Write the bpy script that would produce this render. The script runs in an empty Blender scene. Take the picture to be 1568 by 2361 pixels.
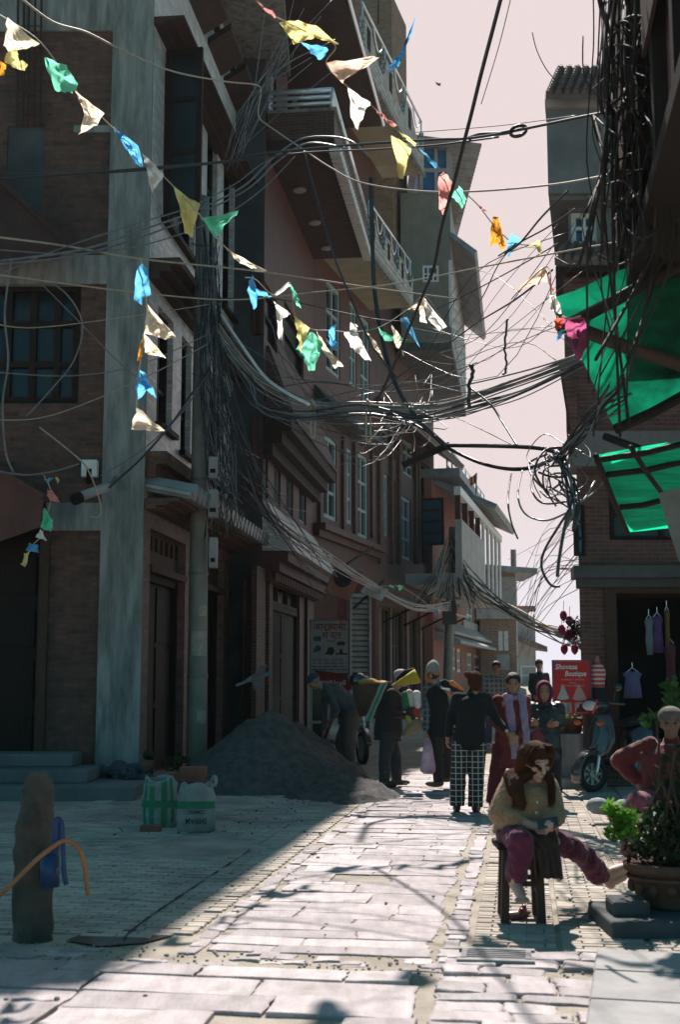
import bpy, bmesh, math, random
from mathutils import Vector, Matrix, noise
random.seed(7)
R = random.random
def ru(a, b): return a + (b - a) * R()
C = bpy.context.scene.collection
F0, CX, CY, EYE = 2900.0, 784.0, 1180.5, 1.5
TH = math.atan((1560 - CY) / F0)
ST, CT = math.sin(TH), math.cos(TH)
def V(*a): return Vector(a if len(a) > 1 else a[0])
# ---- the picture's pixel grid (1568 wide) read as directions from the eye -------------
def ray(px, py):
    a = (px - CX) / F0; b = (CY - py) / F0
    return Vector((a, CT - b * ST, ST + b * CT))
def P(px, py, Y):
    d = ray(px, py); return Vector((0, 0, EYE)) + d * (Y / d.y)
def G(px, py, z=0.0):
    d = ray(px, py); return Vector((0, 0, EYE)) + d * ((z - EYE) / d.z)

# ---- mesh builder -------------------------------------------------------------------
class MB:
    def __init__(s): s.v = []; s.f = []
    def face(s, *pts):
        b = len(s.v); s.v.extend(Vector(p) for p in pts); s.f.append(tuple(range(b, b + len(pts))))
    def add(s, vs, fs):
        b = len(s.v); s.v.extend(Vector(p) for p in vs); s.f.extend(tuple(i + b for i in f) for f in fs)
    def hexa(s, p):   # 8 points: bottom ring then top ring
        s.add(p, [(3, 2, 1, 0), (4, 5, 6, 7), (0, 1, 5, 4), (1, 2, 6, 5), (2, 3, 7, 6), (3, 0, 4, 7)])
    def box(s, lo, hi, fr=None):
        (a, b, c), (d, e, f) = lo, hi
        p = [(a, b, c), (d, b, c), (d, e, c), (a, e, c), (a, b, f), (d, b, f), (d, e, f), (a, e, f)]
        s.hexa([fr(*q) for q in p] if fr else p)
    def obox(s, c, x, y, z):  # oriented box: centre and three half vectors
        c = Vector(c); s.hexa([c - x - y - z, c + x - y - z, c + x + y - z, c - x + y - z, c - x - y + z, c + x - y + z, c + x + y + z, c - x + y + z])
    def loft(s, rings, caps=True):
        n = len(rings[0]); b = len(s.v)
        for r in rings: s.v.extend(Vector(p) for p in r)
        for k in range(len(rings) - 1):
            for i in range(n):
                j = (i + 1) % n
                s.f.append((b + k * n + i, b + k * n + j, b + k * n + n + j, b + k * n + n + i))
        if caps:
            s.f.append(tuple(b + i for i in range(n))[::-1]); e = b + (len(rings) - 1) * n
            s.f.append(tuple(e + i for i in range(n)))
    def tube(s, pts, r, n=6, caps=True):
        pts = [Vector(p) for p in pts]; rs = r if isinstance(r, (list, tuple)) else [r] * len(pts)
        rings = []; up = None
        for i, p in enumerate(pts):
            t = (pts[min(i + 1, len(pts) - 1)] - pts[max(i - 1, 0)])
            if t.length < 1e-9: t = Vector((0, 0, 1))
            t.normalize()
            if up is None: up = Vector((0, 0, 1)) if abs(t.z) < .9 else Vector((1, 0, 0))
            x = t.cross(up)
            if x.length < 1e-6: x = t.orthogonal()
            x.normalize(); y = x.cross(t); up = y
            rings.append([p + (x * math.cos(q) + y * math.sin(q)) * rs[i] for q in (2 * math.pi * k / n for k in range(n))])
        s.loft(rings, caps)
    def bar(s, p, q, w, h=None, up=(0, 0, 1)):
        p, q = Vector(p), Vector(q); h = h or w; t = (q - p)
        x = t.cross(Vector(up)); x = x if x.length > 1e-6 else t.orthogonal(); x.normalize(); y = x.cross(t.normalized())
        s.obox((p + q) / 2, t / 2, x * (w / 2), y * (h / 2))
    def lathe(s, c, prof, n=20, M=None):
        c = Vector(c); rings = []
        for r, z in prof:
            ring = [Vector((r * math.cos(2 * math.pi * k / n), r * math.sin(2 * math.pi * k / n), z)) for k in range(n)]
            rings.append([c + (M @ p if M else p) for p in ring])
        s.loft(rings)
    def ell(s, c, r, M=None, nu=14, nv=9):
        c = Vector(c); r = (r, r, r) if not isinstance(r, (tuple, list)) else r
        vs = []; fs = []
        for j in range(1, nv):
            ph = math.pi * j / nv
            for i in range(nu):
                th = 2 * math.pi * i / nu
                vs.append(Vector((r[0] * math.sin(ph) * math.cos(th), r[1] * math.sin(ph) * math.sin(th), r[2] * math.cos(ph))))
        vs += [Vector((0, 0, r[2])), Vector((0, 0, -r[2]))]; t, bo = len(vs) - 2, len(vs) - 1
        for j in range(nv - 2):
            for i in range(nu):
                k = (i + 1) % nu; fs.append((j * nu + i, (j + 1) * nu + i, (j + 1) * nu + k, j * nu + k))
        for i in range(nu):
            k = (i + 1) % nu; fs.append((t, i, k)); fs.append((bo, (nv - 2) * nu + k, (nv - 2) * nu + i))
        s.add([c + (M @ p if M else p) for p in vs], fs)
    def cap(s, p, q, r1, r2, n=12):   # tapered limb piece with round ends
        p, q = Vector(p), Vector(q); s.ell(p, r1, None, n, 8); s.ell(q, r2, None, n, 8)
        if (q - p).length > 1e-5: s.tube([p, q], [r1, r2], n)
    def chain(s, pr, n=12):
        for (p, r1), (q, r2) in zip(pr, pr[1:]): s.cap(p, q, r1, r2, n)
    def build(s, name, mat, parent=None, smooth=False, bevel=0, label=None, recalc=True, local=False):
        o0 = Vector((0, 0, 0))
        if parent is not None and not local:
            q = parent
            while q is not None: o0 = o0 + q.location; q = q.parent
        me = bpy.data.meshes.new(name)
        me.from_pydata([p - o0 for p in s.v], [], s.f)
        if recalc:
            bm = bmesh.new(); bm.from_mesh(me); bmesh.ops.remove_doubles(bm, verts=bm.verts, dist=1e-5); bmesh.ops.recalc_face_normals(bm, faces=bm.faces); bm.to_mesh(me); bm.free()
        uv = me.uv_layers.new(name='UVMap'); co = [v.co + o0 for v in me.vertices]
        for p in me.polygons:
            nn = p.normal
            if abs(nn.z) > .75: tx, ty = Vector((1, 0, 0)), Vector((0, 1, 0))
            else:
                tx = Vector((-nn.y, nn.x, 0)).normalized(); ty = Vector((0, 0, 1))
            for li in p.loop_indices:
                q = co[me.loops[li].vertex_index]; uv.data[li].uv = (q.dot(tx), q.dot(ty))
            p.use_smooth = smooth
        me.materials.append(mat)
        ob = bpy.data.objects.new(name, me); C.objects.link(ob)
        if parent is not None: ob.parent = parent
        if bevel:
            m = ob.modifiers.new('bevel', 'BEVEL'); m.width = bevel; m.segments = 2; m.limit_method = 'ANGLE'
        if label: ob['label'] = label
        return ob

def tag(o, label, cat, group=None):
    o['label'] = label; o['category'] = cat
    if group: o['group'] = group
    return o
def thing(name, label, cat, loc=(0, 0, 0), group=None, rz=0):
    o = bpy.data.objects.new(name, None); C.objects.link(o); o.empty_display_size = .2
    o.location = loc; o.rotation_euler = (0, 0, rz); return tag(o, label, cat, group)
def struct(o, kind='structure'): o['kind'] = kind; return o
def smooth_path(pts, k=6):
    pts = [Vector(p) for p in pts]
    if len(pts) < 3: return pts
    out = []
    for i in range(len(pts) - 1):
        a, b, c, d = pts[max(i - 1, 0)], pts[i], pts[i + 1], pts[min(i + 2, len(pts) - 1)]
        for j in range(k):
            t = j / k
            out.append(.5 * ((2 * b) + (c - a) * t + (2 * a - 5 * b + 4 * c - d) * t * t + (3 * b - a - 3 * c + d) * t ** 3))
    return out + [pts[-1]]

class Fac:   # a vertical wall plane through two ground points; u along it, d towards its front, z up
    def __init__(s, A, B):
        s.A = Vector((A[0], A[1], 0)); t = Vector((B[0] - A[0], B[1] - A[1], 0)); s.L = t.length; s.t = t.normalized()
        s.n = Vector((s.t.y, -s.t.x, 0))
    def __call__(s, u, d, z): return s.A + s.t * u + s.n * d + Vector((0, 0, z))
    def uz(s, px, py, d=0.0):
        r = ray(px, py); o = Vector((0, 0, EYE)); k = ((s.A + s.n * d - o).dot(s.n)) / r.dot(s.n)
        w = o + r * k; return (w - s.A).dot(s.t), w.z
    def rect(s, xl, xr, yt, yb, d=0.0):
        ym = (yt + yb) / 2
        u0 = s.uz(xl, ym, d)[0]; u1 = s.uz(xr, ym, d)[0]
        return u0, u1, s.uz(xl, yb, d)[1], s.uz(xl, yt, d)[1]
    def off(s, d): return Fac(tuple((s.A + s.n * d)[:2]), tuple((s.A + s.n * d + s.t * s.L)[:2]))
# ---- materials ------------------------------------------------------------------------
def nd(nt, typ, **kw):
    n = nt.nodes.new(typ)
    for k, v in kw.items():
        if k in n.inputs.keys() if hasattr(n.inputs, 'keys') else False: n.inputs[k].default_value = v
        else: setattr(n, k, v)
    return n
def rgba(c): return (c[0], c[1], c[2], 1)
def mixc(nt, fac, a, b, blend='MIX'):
    m = nt.nodes.new('ShaderNodeMix'); m.data_type = 'RGBA'; m.blend_type = blend
    for sk, v in ((m.inputs[0], fac), (m.inputs[6], a), (m.inputs[7], b)):
        if isinstance(v, bpy.types.NodeSocket): nt.links.new(v, sk)
        else: sk.default_value = rgba(v) if isinstance(v, (tuple, list)) else v
    return m.outputs[2]
def noise_fac(nt, co, scale, detail=6, lo=.35, hi=.65, rough=.6):
    n = nt.nodes.new('ShaderNodeTexNoise'); n.inputs['Scale'].default_value = scale; n.inputs['Detail'].default_value = detail; n.inputs['Roughness'].default_value = rough
    nt.links.new(co, n.inputs['Vector'])
    r = nt.nodes.new('ShaderNodeMapRange'); r.inputs[1].default_value = lo; r.inputs[2].default_value = hi
    nt.links.new(n.outputs['Fac'], r.inputs[0]); return r.outputs[0]
def M(name, c, c2=None, sc=6, r=.85, bump=.0, bsc=60, met=0, spec=.3, brick=None, stain=None, grid=None, trans=0, stretch=None, sheen=0, lines=None, coat=0, tcol=None, isl=0):
    m = bpy.data.materials.new(name); m.use_nodes = True; nt = m.node_tree; b = nt.nodes['Principled BSDF']; L = nt.links
    tc = nt.nodes.new('ShaderNodeTexCoord'); co = tc.outputs['Object']
    if brick or grid == 'uv' or lines: uvc = tc.outputs['UV']
    if stretch:
        mp = nt.nodes.new('ShaderNodeMapping'); mp.inputs['Scale'].default_value = stretch; L.new(co, mp.inputs[0]); co2 = mp.outputs[0]
    else: co2 = co
    c2 = c2 or tuple(x * .72 for x in c)
    col = mixc(nt, noise_fac(nt, co2, sc), c, c2); hgt = None
    if brick:
        bw, bh, mo, mcol = brick
        t = nt.nodes.new('ShaderNodeTexBrick'); t.inputs['Scale'].default_value = 1; t.inputs['Brick Width'].default_value = bw; t.inputs['Row Height'].default_value = bh
        t.inputs['Mortar Size'].default_value = mo; t.inputs['Mortar Smooth'].default_value = .3; t.inputs['Bias'].default_value = 0
        wob = nt.nodes.new('ShaderNodeTexNoise'); wob.inputs['Scale'].default_value = 3; L.new(uvc, wob.inputs['Vector'])
        wm = nt.nodes.new('ShaderNodeVectorMath'); wm.operation = 'MULTIPLY_ADD'; wm.inputs[1].default_value = (.05, .035, 0); L.new(wob.outputs['Color'], wm.inputs[0]); L.new(uvc, wm.inputs[2])
        L.new(wm.outputs[0], t.inputs['Vector'])
        t.inputs['Color1'].default_value = (1, 1, 1, 1); t.inputs['Color2'].default_value = (.55, .55, .55, 1); t.inputs['Mortar'].default_value = (1, 1, 1, 1)
        col = mixc(nt, .85, col, t.outputs['Color'], 'MULTIPLY')
        col = mixc(nt, t.outputs['Fac'], col, mcol)
        inv = nt.nodes.new('ShaderNodeMath'); inv.operation = 'SUBTRACT'; inv.inputs[0].default_value = 1; L.new(t.outputs['Fac'], inv.inputs[1]); hgt = inv.outputs[0]
    if grid:   # woven checks: (spacing, line share, line colour)
        sp, wd, gc = grid
        sx = nt.nodes.new('ShaderNodeSeparateXYZ'); L.new(co, sx.inputs[0])
        out = None
        for k in (0, 2):
            q = nt.nodes.new('ShaderNodeMath'); q.operation = 'MULTIPLY'; q.inputs[1].default_value = 1 / sp; L.new(sx.outputs[k], q.inputs[0])
            fr = nt.nodes.new('ShaderNodeMath'); fr.operation = 'FRACT'; L.new(q.outputs[0], fr.inputs[0])
            lt = nt.nodes.new('ShaderNodeMath'); lt.operation = 'LESS_THAN'; lt.inputs[1].default_value = wd; L.new(fr.outputs[0], lt.inputs[0])
            if out is None: out = lt.outputs[0]
            else:
                mx = nt.nodes.new('ShaderNodeMath'); mx.operation = 'MAXIMUM'; L.new(out, mx.inputs[0]); L.new(lt.outputs[0], mx.inputs[1]); out = mx.outputs[0]
        col = mixc(nt, out, col, gc)
    if lines:  # horizontal stripes (spacing, share, colour)
        sp, wd, gc = lines
        sx = nt.nodes.new('ShaderNodeSeparateXYZ'); L.new(co, sx.inputs[0])
        q = nt.nodes.new('ShaderNodeMath'); q.operation = 'MULTIPLY'; q.inputs[1].default_value = 1 / sp; L.new(sx.outputs[2], q.inputs[0])
        fr = nt.nodes.new('ShaderNodeMath'); fr.operation = 'FRACT'; L.new(q.outputs[0], fr.inputs[0])
        lt = nt.nodes.new('ShaderNodeMath'); lt.operation = 'LESS_THAN'; lt.inputs[1].default_value = wd; L.new(fr.outputs[0], lt.inputs[0])
        col = mixc(nt, lt.outputs[0], col, gc)
    if stain:   # blotchy dirt and run marks; painted shade blotches on the dark tarpaulin
        sc_, sf, scol = stain
        mp = nt.nodes.new('ShaderNodeMapping'); mp.inputs['Scale'].default_value = (1, 1, .22); L.new(co, mp.inputs[0])
        f = noise_fac(nt, mp.outputs[0], sc_, 8, .48, .72, .65); mm = nt.nodes.new('ShaderNodeMath'); mm.operation = 'MULTIPLY'; mm.inputs[1].default_value = sf; L.new(f, mm.inputs[0])
        col = mixc(nt, mm.outputs[0], col, scol)
    if isl:
        ge = nt.nodes.new('ShaderNodeNewGeometry'); ir = nt.nodes.new('ShaderNodeMapRange'); ir.inputs[3].default_value = isl; ir.inputs[4].default_value = 1.06; L.new(ge.outputs['Random Per Island'], ir.inputs[0])
        vm = nt.nodes.new('ShaderNodeVectorMath'); vm.operation = 'SCALE'; L.new(col, vm.inputs[0]); L.new(ir.outputs[0], vm.inputs['Scale']); col = vm.outputs[0]
    L.new(col, b.inputs['Base Color']); b.inputs['Roughness'].default_value = r; b.inputs['Metallic'].default_value = met; b.inputs['Specular IOR Level'].default_value = spec
    if coat: b.inputs['Coat Weight'].default_value = coat
    if sheen: b.inputs['Sheen Weight'].default_value = sheen; b.inputs['Sheen Roughness'].default_value = .4
    if bump or hgt:
        bp = nt.nodes.new('ShaderNodeBump'); bp.inputs['Strength'].default_value = bump or .5; bp.inputs['Distance'].default_value = .02
        n = nt.nodes.new('ShaderNodeTexNoise'); n.inputs['Scale'].default_value = bsc; n.inputs['Detail'].default_value = 5; L.new(co2, n.inputs['Vector'])
        if hgt:
            ad = nt.nodes.new('ShaderNodeMath'); ad.operation = 'MULTIPLY_ADD'; ad.inputs[1].default_value = .5; L.new(n.outputs['Fac'], ad.inputs[0]); L.new(hgt, ad.inputs[2]); L.new(ad.outputs[0], bp.inputs['Height'])
        else: L.new(n.outputs['Fac'], bp.inputs['Height'])
        L.new(bp.outputs[0], b.inputs['Normal'])
    if trans:
        tr = nt.nodes.new('ShaderNodeBsdfTranslucent'); mx = nt.nodes.new('ShaderNodeMixShader'); mx.inputs[0].default_value = trans
        if tcol: tr.inputs[0].default_value = rgba(tcol)
        else: L.new(col, tr.inputs[0])
        L.new(b.outputs[0], mx.inputs[1]); L.new(tr.outputs[0], mx.inputs[2])
        L.new(mx.outputs[0], nt.nodes['Material Output'].inputs['Surface'])
    return m
mort = (.16, .15, .14)
BRICK = M('rough_brick', (.215, .092, .062), (.10, .050, .038), 6, .9, .9, 30, brick=(.235, .072, .011, (.075, .075, .07)), stain=(2.2, .6, (.05, .047, .045)))
BRICK_FINE = M('face_brick', (.145, .066, .050), (.09, .044, .037), 4, .65, .4, 40, brick=(.22, .06, .005, (.13, .11, .10)), stain=(1, .4, (.08, .06, .05)))
BRICK_PALE_LIT = M('pale_sunlit_brick', (.80, .77, .75), (.58, .53, .51), 4, .36, .35, 40, spec=.7, brick=(.22, .06, .006, (.42, .39, .38)), stain=(1.4, .4, (.3, .27, .26)))  # near-white tone puts grazing sunlight into the left house's brick colour
BRICK_FAR = M('orange_brick', (.34, .19, .13), (.26, .13, .095), 5, .9, .3, 20, brick=(.24, .075, .012, (.3, .27, .24)))
CONC = M('concrete', (.30, .31, .30), (.16, .17, .165), 3.5, .9, .6, 45, stain=(4.5, .9, (.075, .08, .078)), stretch=(2.2, 2.2, .25))
BRICK_MID = M('pier_brick', (.27, .155, .125), (.18, .105, .09), 4, .6, .5, 40, brick=(.22, .06, .006, (.14, .12, .11)), stain=(1.4, .4, (.1, .08, .07)))
CONC_T = M('dark_render', (.17, .175, .175), (.12, .125, .125), 2, .85, .2, 40, stain=(1.6, .5, (.08, .08, .08)))
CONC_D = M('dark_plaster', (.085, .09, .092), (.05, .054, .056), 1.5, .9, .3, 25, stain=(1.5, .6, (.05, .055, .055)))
CONC_L = M('light_concrete', (.33, .325, .31), (.23, .225, .22), 3, .9, .3, 50, stain=(2.5, .4, (.2, .19, .17)))
WOODD = M('dark_wood', (.026, .018, .015), (.014, .010, .009), 7, .6, .3, 50, spec=.15, stretch=(8, 8, 1))
WOODM = M('brown_wood', (.075, .045, .032), (.045, .028, .02), 7, .65, .3, 50, spec=.2, stretch=(8, 8, 1))
SOFFIT = M('brown_soffit', (.055, .032, .028), (.036, .022, .020), 4, .8, .3, 30)
SOFFIT_L = M('pale_soffit', (.30, .28, .20), (.24, .22, .16), 2, .85, .1, 30)
FRAME_T = M('teal_grey_frame', (.32, .37, .37), (.24, .29, .30), 6, .55, .1, 40)
FRAME_W = M('white_frame', (.70, .70, .70), (.55, .55, .55), 6, .5)
GLASS = M('dark_glass', (.010, .014, .017), (.016, .022, .026), 3, .18, spec=.35)
GLASS_B = M('blue_glass', (.02, .10, .16), (.02, .06, .10), 3, .15, spec=.6)
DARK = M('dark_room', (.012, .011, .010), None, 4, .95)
REDPL = M('red_plaster', (.125, .046, .037), (.08, .034, .028), 2.5, .6, .25, 40, stain=(1.6, .4, (.09, .05, .045)))
PINKPL = M('pink_plaster', (.33, .15, .12), (.25, .115, .095), 2.5, .85, .2, 40)
GREYPL = M('grey_plaster', (.38, .37, .36), (.28, .27, .27), 2, .85, .2, 40, stain=(1.6, .5, (.2, .19, .19)))
TILE_F = M('fishscale_tile', (.56, .53, .49), (.45, .42, .39), 5, .7, .5, 40, brick=(.16, .16, .018, (.16, .14, .13)))
STEEL = M('steel_rail', (.72, .75, .80), (.62, .65, .7), 5, .22, met=.6, spec=.5)
TIN = M('corrugated_tin', (.30, .32, .34), (.2, .2, .2), 2, .55, .2, 20, met=.3)
TILE = M('roof_tile', (.16, .11, .095), (.10, .07, .06), 4, .6, .4, 30)
CABLE = M('black_cable', (.018, .02, .022), (.012, .012, .014), 9, .38, spec=.6)
CABLE_P = M('pale_cord', (.42, .36, .26), (.3, .26, .2), 9, .6)
CABLE_G = M('grey_cable', (.16, .17, .18), (.1, .1, .11), 9, .4, spec=.6)
SAND = M('grey_sand', (.105, .10, .092), (.05, .049, .046), 9, .95, 1.0, 38)
DUST = M('dusty_ground', (.37, .33, .27), (.27, .24, .195), 2.2, .95, .7, 60, stain=(1.1, .5, (.15, .13, .11)))
SLAB = M('flagstone', (.45, .405, .405), (.32, .285, .28), 5, .72, .4, 26, spec=.35, stain=(5, .65, (.20, .185, .155)), stretch=(2.2, .5, 1), isl=.64)
PBRICK = M('paving_brick', (.46, .41, .345), (.34, .30, .25), 1.4, .85, .5, 40, stain=(.7, .5, (.19, .165, .14)), isl=.72)
POLEC = M('pole_concrete', (.25, .25, .215), (.18, .18, .16), 3, .8, .3, 40, stain=(2.6, .55, (.16, .15, .13)))
TERRA = M('terracotta', (.14, .068, .042), (.08, .044, .031), 5, .85, .5, 30, stain=(2, .4, (.1, .08, .06)))
SKIN = M('skin', (.36, .19, .12), (.30, .15, .095), 9, .55, .08, 90, spec=.4)
SKIN_L = M('fair_skin', (.52, .31, .23), (.46, .26, .19), 9, .55, .08, 90, spec=.4)
HAIR = M('black_hair', (.018, .013, .010), (.03, .018, .012), 30, .5, .4, 120, spec=.3, stretch=(30, 30, 2))
HAIR_B = M('brown_hair', (.045, .020, .010), (.09, .035, .012), 30, .62, .5, 120, spec=.2, stretch=(30, 30, 2), trans=.35, tcol=(.42, .17, .05))
def leafmat(n, c, c2): return M(n, c, c2, 12, .5, trans=.45)
LEAF = leafmat('dark_leaf', (.018, .045, .014), (.012, .026, .009))
LEAF_LIT = leafmat('sunlit_leaf', (.16, .34, .03), (.08, .22, .02))
# ---- world, sun, camera ----------------------------------------------------------------
sc = bpy.context.scene
AZ, EL = math.radians(2.5), math.radians(53)
SUN = Vector((math.sin(AZ) * math.cos(EL), math.cos(AZ) * math.cos(EL), math.sin(EL)))
w = bpy.data.worlds.new('World'); sc.world = w; w.use_nodes = True; nt = w.node_tree
bg = nt.nodes['Background']; sky = nt.nodes.new('ShaderNodeTexSky'); sky.sky_type = 'NISHITA'; sky.sun_disc = False
sky.sun_elevation = EL; sky.sun_rotation = AZ; sky.altitude = 1300; sky.air_density = 1.2; sky.dust_density = 3; sky.ozone_density = 1.5
geo = nt.nodes.new('ShaderNodeNewGeometry'); tcw = nt.nodes.new('ShaderNodeTexCoord')
dt = nt.nodes.new('ShaderNodeVectorMath'); dt.operation = 'DOT_PRODUCT'; nrm = nt.nodes.new('ShaderNodeVectorMath'); nrm.operation = 'NORMALIZE'
nt.links.new(tcw.outputs['Generated'], nrm.inputs[0]); nt.links.new(nrm.outputs[0], dt.inputs[0]); hd = Vector((SUN.x, SUN.y, .25)).normalized(); dt.inputs[1].default_value = hd
mr = nt.nodes.new('ShaderNodeMapRange'); mr.interpolation_type = 'SMOOTHSTEP'; mr.inputs[1].default_value = .55; mr.inputs[2].default_value = .98; nt.links.new(dt.outputs['Value'], mr.inputs[0])
SKYCOL, SKYSTR, SKYBASE = (1.0, .855, .845), .46, .060
m1 = nt.nodes.new('ShaderNodeVectorMath'); m1.operation = 'SCALE'; m1.inputs['Scale'].default_value = SKYBASE; tn = nt.nodes.new('ShaderNodeVectorMath'); tn.operation = 'MULTIPLY'; tn.inputs[1].default_value = (.47, 1.10, 1.0); nt.links.new(sky.outputs[0], tn.inputs[0]); nt.links.new(tn.outputs[0], m1.inputs[0])
m2 = nt.nodes.new('ShaderNodeMix'); m2.data_type = 'RGBA'; nt.links.new(mr.outputs[0], m2.inputs[0]); nt.links.new(m1.outputs[0], m2.inputs[6]); m2.inputs[7].default_value = rgba(tuple(x * SKYSTR for x in SKYCOL))
hz = nt.nodes.new('ShaderNodeSeparateXYZ'); nt.links.new(nrm.outputs[0], hz.inputs[0]); hr = nt.nodes.new('ShaderNodeMapRange'); hr.interpolation_type = 'SMOOTHSTEP'; hr.inputs[1].default_value = -.02; hr.inputs[2].default_value = .17; hr.inputs[3].default_value = 1; hr.inputs[4].default_value = 0; nt.links.new(hz.outputs[2], hr.inputs[0])
hm_ = nt.nodes.new('ShaderNodeMath'); hm_.operation = 'MULTIPLY'; nt.links.new(hr.outputs[0], hm_.inputs[0]); nt.links.new(mr.outputs[0], hm_.inputs[1])
m3 = nt.nodes.new('ShaderNodeMix'); m3.data_type = 'RGBA'; nt.links.new(hm_.outputs[0], m3.inputs[0]); nt.links.new(m2.outputs[2], m3.inputs[6]); m3.inputs[7].default_value = (.49, .475, .53, 1)
nt.links.new(m3.outputs[2], bg.inputs[0]); bg.inputs[1].default_value = 1.0
sd = bpy.data.lights.new('sun', 'SUN'); sd.energy = 4.8; sd.angle = math.radians(.55); sd.color = (1.0, .905, .86)
so = bpy.data.objects.new('sun', sd); C.objects.link(so); so.rotation_euler = (-SUN).to_track_quat('-Z', 'Y').to_euler(); so.location = SUN * 60
cd = bpy.data.cameras.new('camera'); co_ = bpy.data.objects.new('camera', cd); C.objects.link(co_); sc.camera = co_
co_.location = (0, 0, EYE); co_.rotation_euler = (math.pi / 2 + TH, 0, 0)
cd.sensor_fit = 'VERTICAL'; cd.sensor_height = 36; cd.sensor_width = 24; cd.lens = 36 * F0 / 2361; cd.clip_end = 2000; cd.clip_start = .05
cd.dof.use_dof = True; cd.dof.focus_distance = 15; cd.dof.aperture_fstop = 3.2
vs = sc.view_settings; vs.view_transform = 'Standard'; vs.look = 'None'; vs.gamma = 1; vs.exposure = .86; vs.use_curve_mapping = False
sc.cycles.max_bounces = 8; sc.cycles.diffuse_bounces = 4; sc.cycles.use_denoising = True
# ---- ground ----------------------------------------------------------------------------
SA = math.atan((1205 - CX) / F0)
SV, TV = Vector((math.sin(SA), math.cos(SA), 0)), Vector((math.cos(SA), -math.sin(SA), 0))
def ST_(s, t, z=0.0): return SV * s + TV * t + Vector((0, 0, z))
def st(p): return p.dot(SV), p.dot(TV)
def gz(y): return 0 if y < 20 else min(.02 * (y - 20), 1.2)
g = MB(); ys = [-60, -5, 0, 5, 10, 15, 20, 26, 34, 44, 56, 70, 80, 120, 400]; xs = [-300, -40, -8, -4, 0, 4, 8, 40, 300]
for a, b in zip(ys, ys[1:]):
    for c, d in zip(xs, xs[1:]): g.face((c, a, gz(a)), (d, a, gz(a)), (d, b, gz(b)), (c, b, gz(b)))
struct(g.build('ground', DUST))
def slab(mb, S0, S1, T0, T1, h, jit=.012, tilt=.006, n=3, ch=.008, z0=-.01):
    c = [(S0, T0), (S1, T0), (S1, T1), (S0, T1)]; out = []
    for i in range(4):
        a, b = c[i], c[(i + 1) % 4]
        for k in range(n):
            q = k / n; out.append((a[0] + (b[0] - a[0]) * q + ru(-jit, jit), a[1] + (b[1] - a[1]) * q + ru(-jit, jit)))
    ms, mt = (S0 + S1) / 2, (T0 + T1) / 2; ts, tt = ru(-tilt, tilt), ru(-tilt, tilt)
    zf = lambda s, t: h + (s - ms) / max(.1, S1 - S0) * 2 * ts + (t - mt) / max(.1, T1 - T0) * 2 * tt
    def ins(s, t):
        k = min(.3, ch * 2 / max(.05, min(S1 - S0, T1 - T0))); return s + (ms - s) * k, t + (mt - t) * k
    r0 = [ST_(s, t, z0) for s, t in out]; r1 = [ST_(s, t, zf(s, t) - ch) for s, t in out]; r2 = []
    for s, t in out:
        a, b = ins(s, t); r2.append(ST_(a, b, zf(a, b)))
    mb.loft([r0, r1, r2])
TLF, TRT = -1.764, -.536
fl = MB(); s = 7.0
while s < 24:
    dS = ru(.15, .42) if R() < .7 else ru(.10, .16)
    t = TLF + ru(-.05, .05)
    while t < TRT - .12:
        w_ = ru(.32, .75); t2 = min(t + w_, TRT + ru(-.03, .03))
        if TRT - t2 < .15: t2 = TRT + ru(-.03, .03)
        if R() < .97: slab(fl, s, s + dS - ru(.003, .012), t, t2 - ru(.003, .010), ru(.006, .012), tilt=.003, ch=.0035)
        t = t2
    s += dS
struct(fl.build('flagstone_paving', SLAB))
kb = MB()   # rows of little kerb stones both sides of the flagstones
for T0, wd in ((TLF - .13, .10), (TRT + .06, .11)):
    s = 6.9
    while s < 22:
        dS = ru(.10, .26)
        if R() < .9: slab(kb, s, s + dS - .02, T0 + ru(-.015, .015), T0 + wd + ru(-.015, .015), ru(.008, .016), jit=.010, tilt=.004, n=2, ch=.004)
        s += dS
struct(kb.build('gutter_stones', SLAB))
def bricks(mb, S0, S1, T0, T1, bl=.215, bw=.072, hole=None):
    s = S0; k = 0
    while s < S1:
        t = T0 - (k % 2) * bl / 2
        while t < T1:
            a, b = max(t, T0), min(t + bl - .005, T1)
            if b - a > .04 and R() < .975 and not (hole and hole(s, a)):
                h = ru(.010, .0145); dz = ru(-.002, .002); e = bw - ru(.003, .008)
                q = [ST_(s, a, 0), ST_(s + e, a, 0), ST_(s + e, b, 0), ST_(s, b, 0)]
                p = [ST_(s + .004, a + .004, h), ST_(s + e - .004, a + .004, h + dz), ST_(s + e - .004, b - .004, h + dz), ST_(s + .004, b - .004, h)]
                bs = len(mb.v); mb.v.extend(q + p)
                mb.f += [(bs + 4, bs + 5, bs + 6, bs + 7)] + [(bs + i, bs + (i + 1) % 4, bs + 4 + (i + 1) % 4, bs + 4 + i) for i in range(4)]
            t += bl
        s += bw; k += 1
lb = MB(); bricks(lb, 7.25, 19.5, TLF - 3.4, TLF - .17, hole=lambda s, t: noise.noise(Vector((s * .5, t * .8, 3))) > .32); struct(lb.build('left_brick_paving', PBRICK, recalc=False))
rb = MB(); TR0 = TRT + .22
for i in range(5):   # five lanes of brick with dirt joints between
    bricks(rb, 7.25 + ru(-.1, .1), 21.5, TR0 + i * .5, TR0 + i * .5 + .47, bl=.235 if i % 2 else .205)
struct(rb.build('right_brick_paving', PBRICK, recalc=False))
ns = MB()   # the crossing in front: big worn slabs
rows = [3.0, 3.42, 3.78, 4.22, 4.56, 4.98, 5.30, 5.72, 6.02, 6.36, 6.62]
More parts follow.
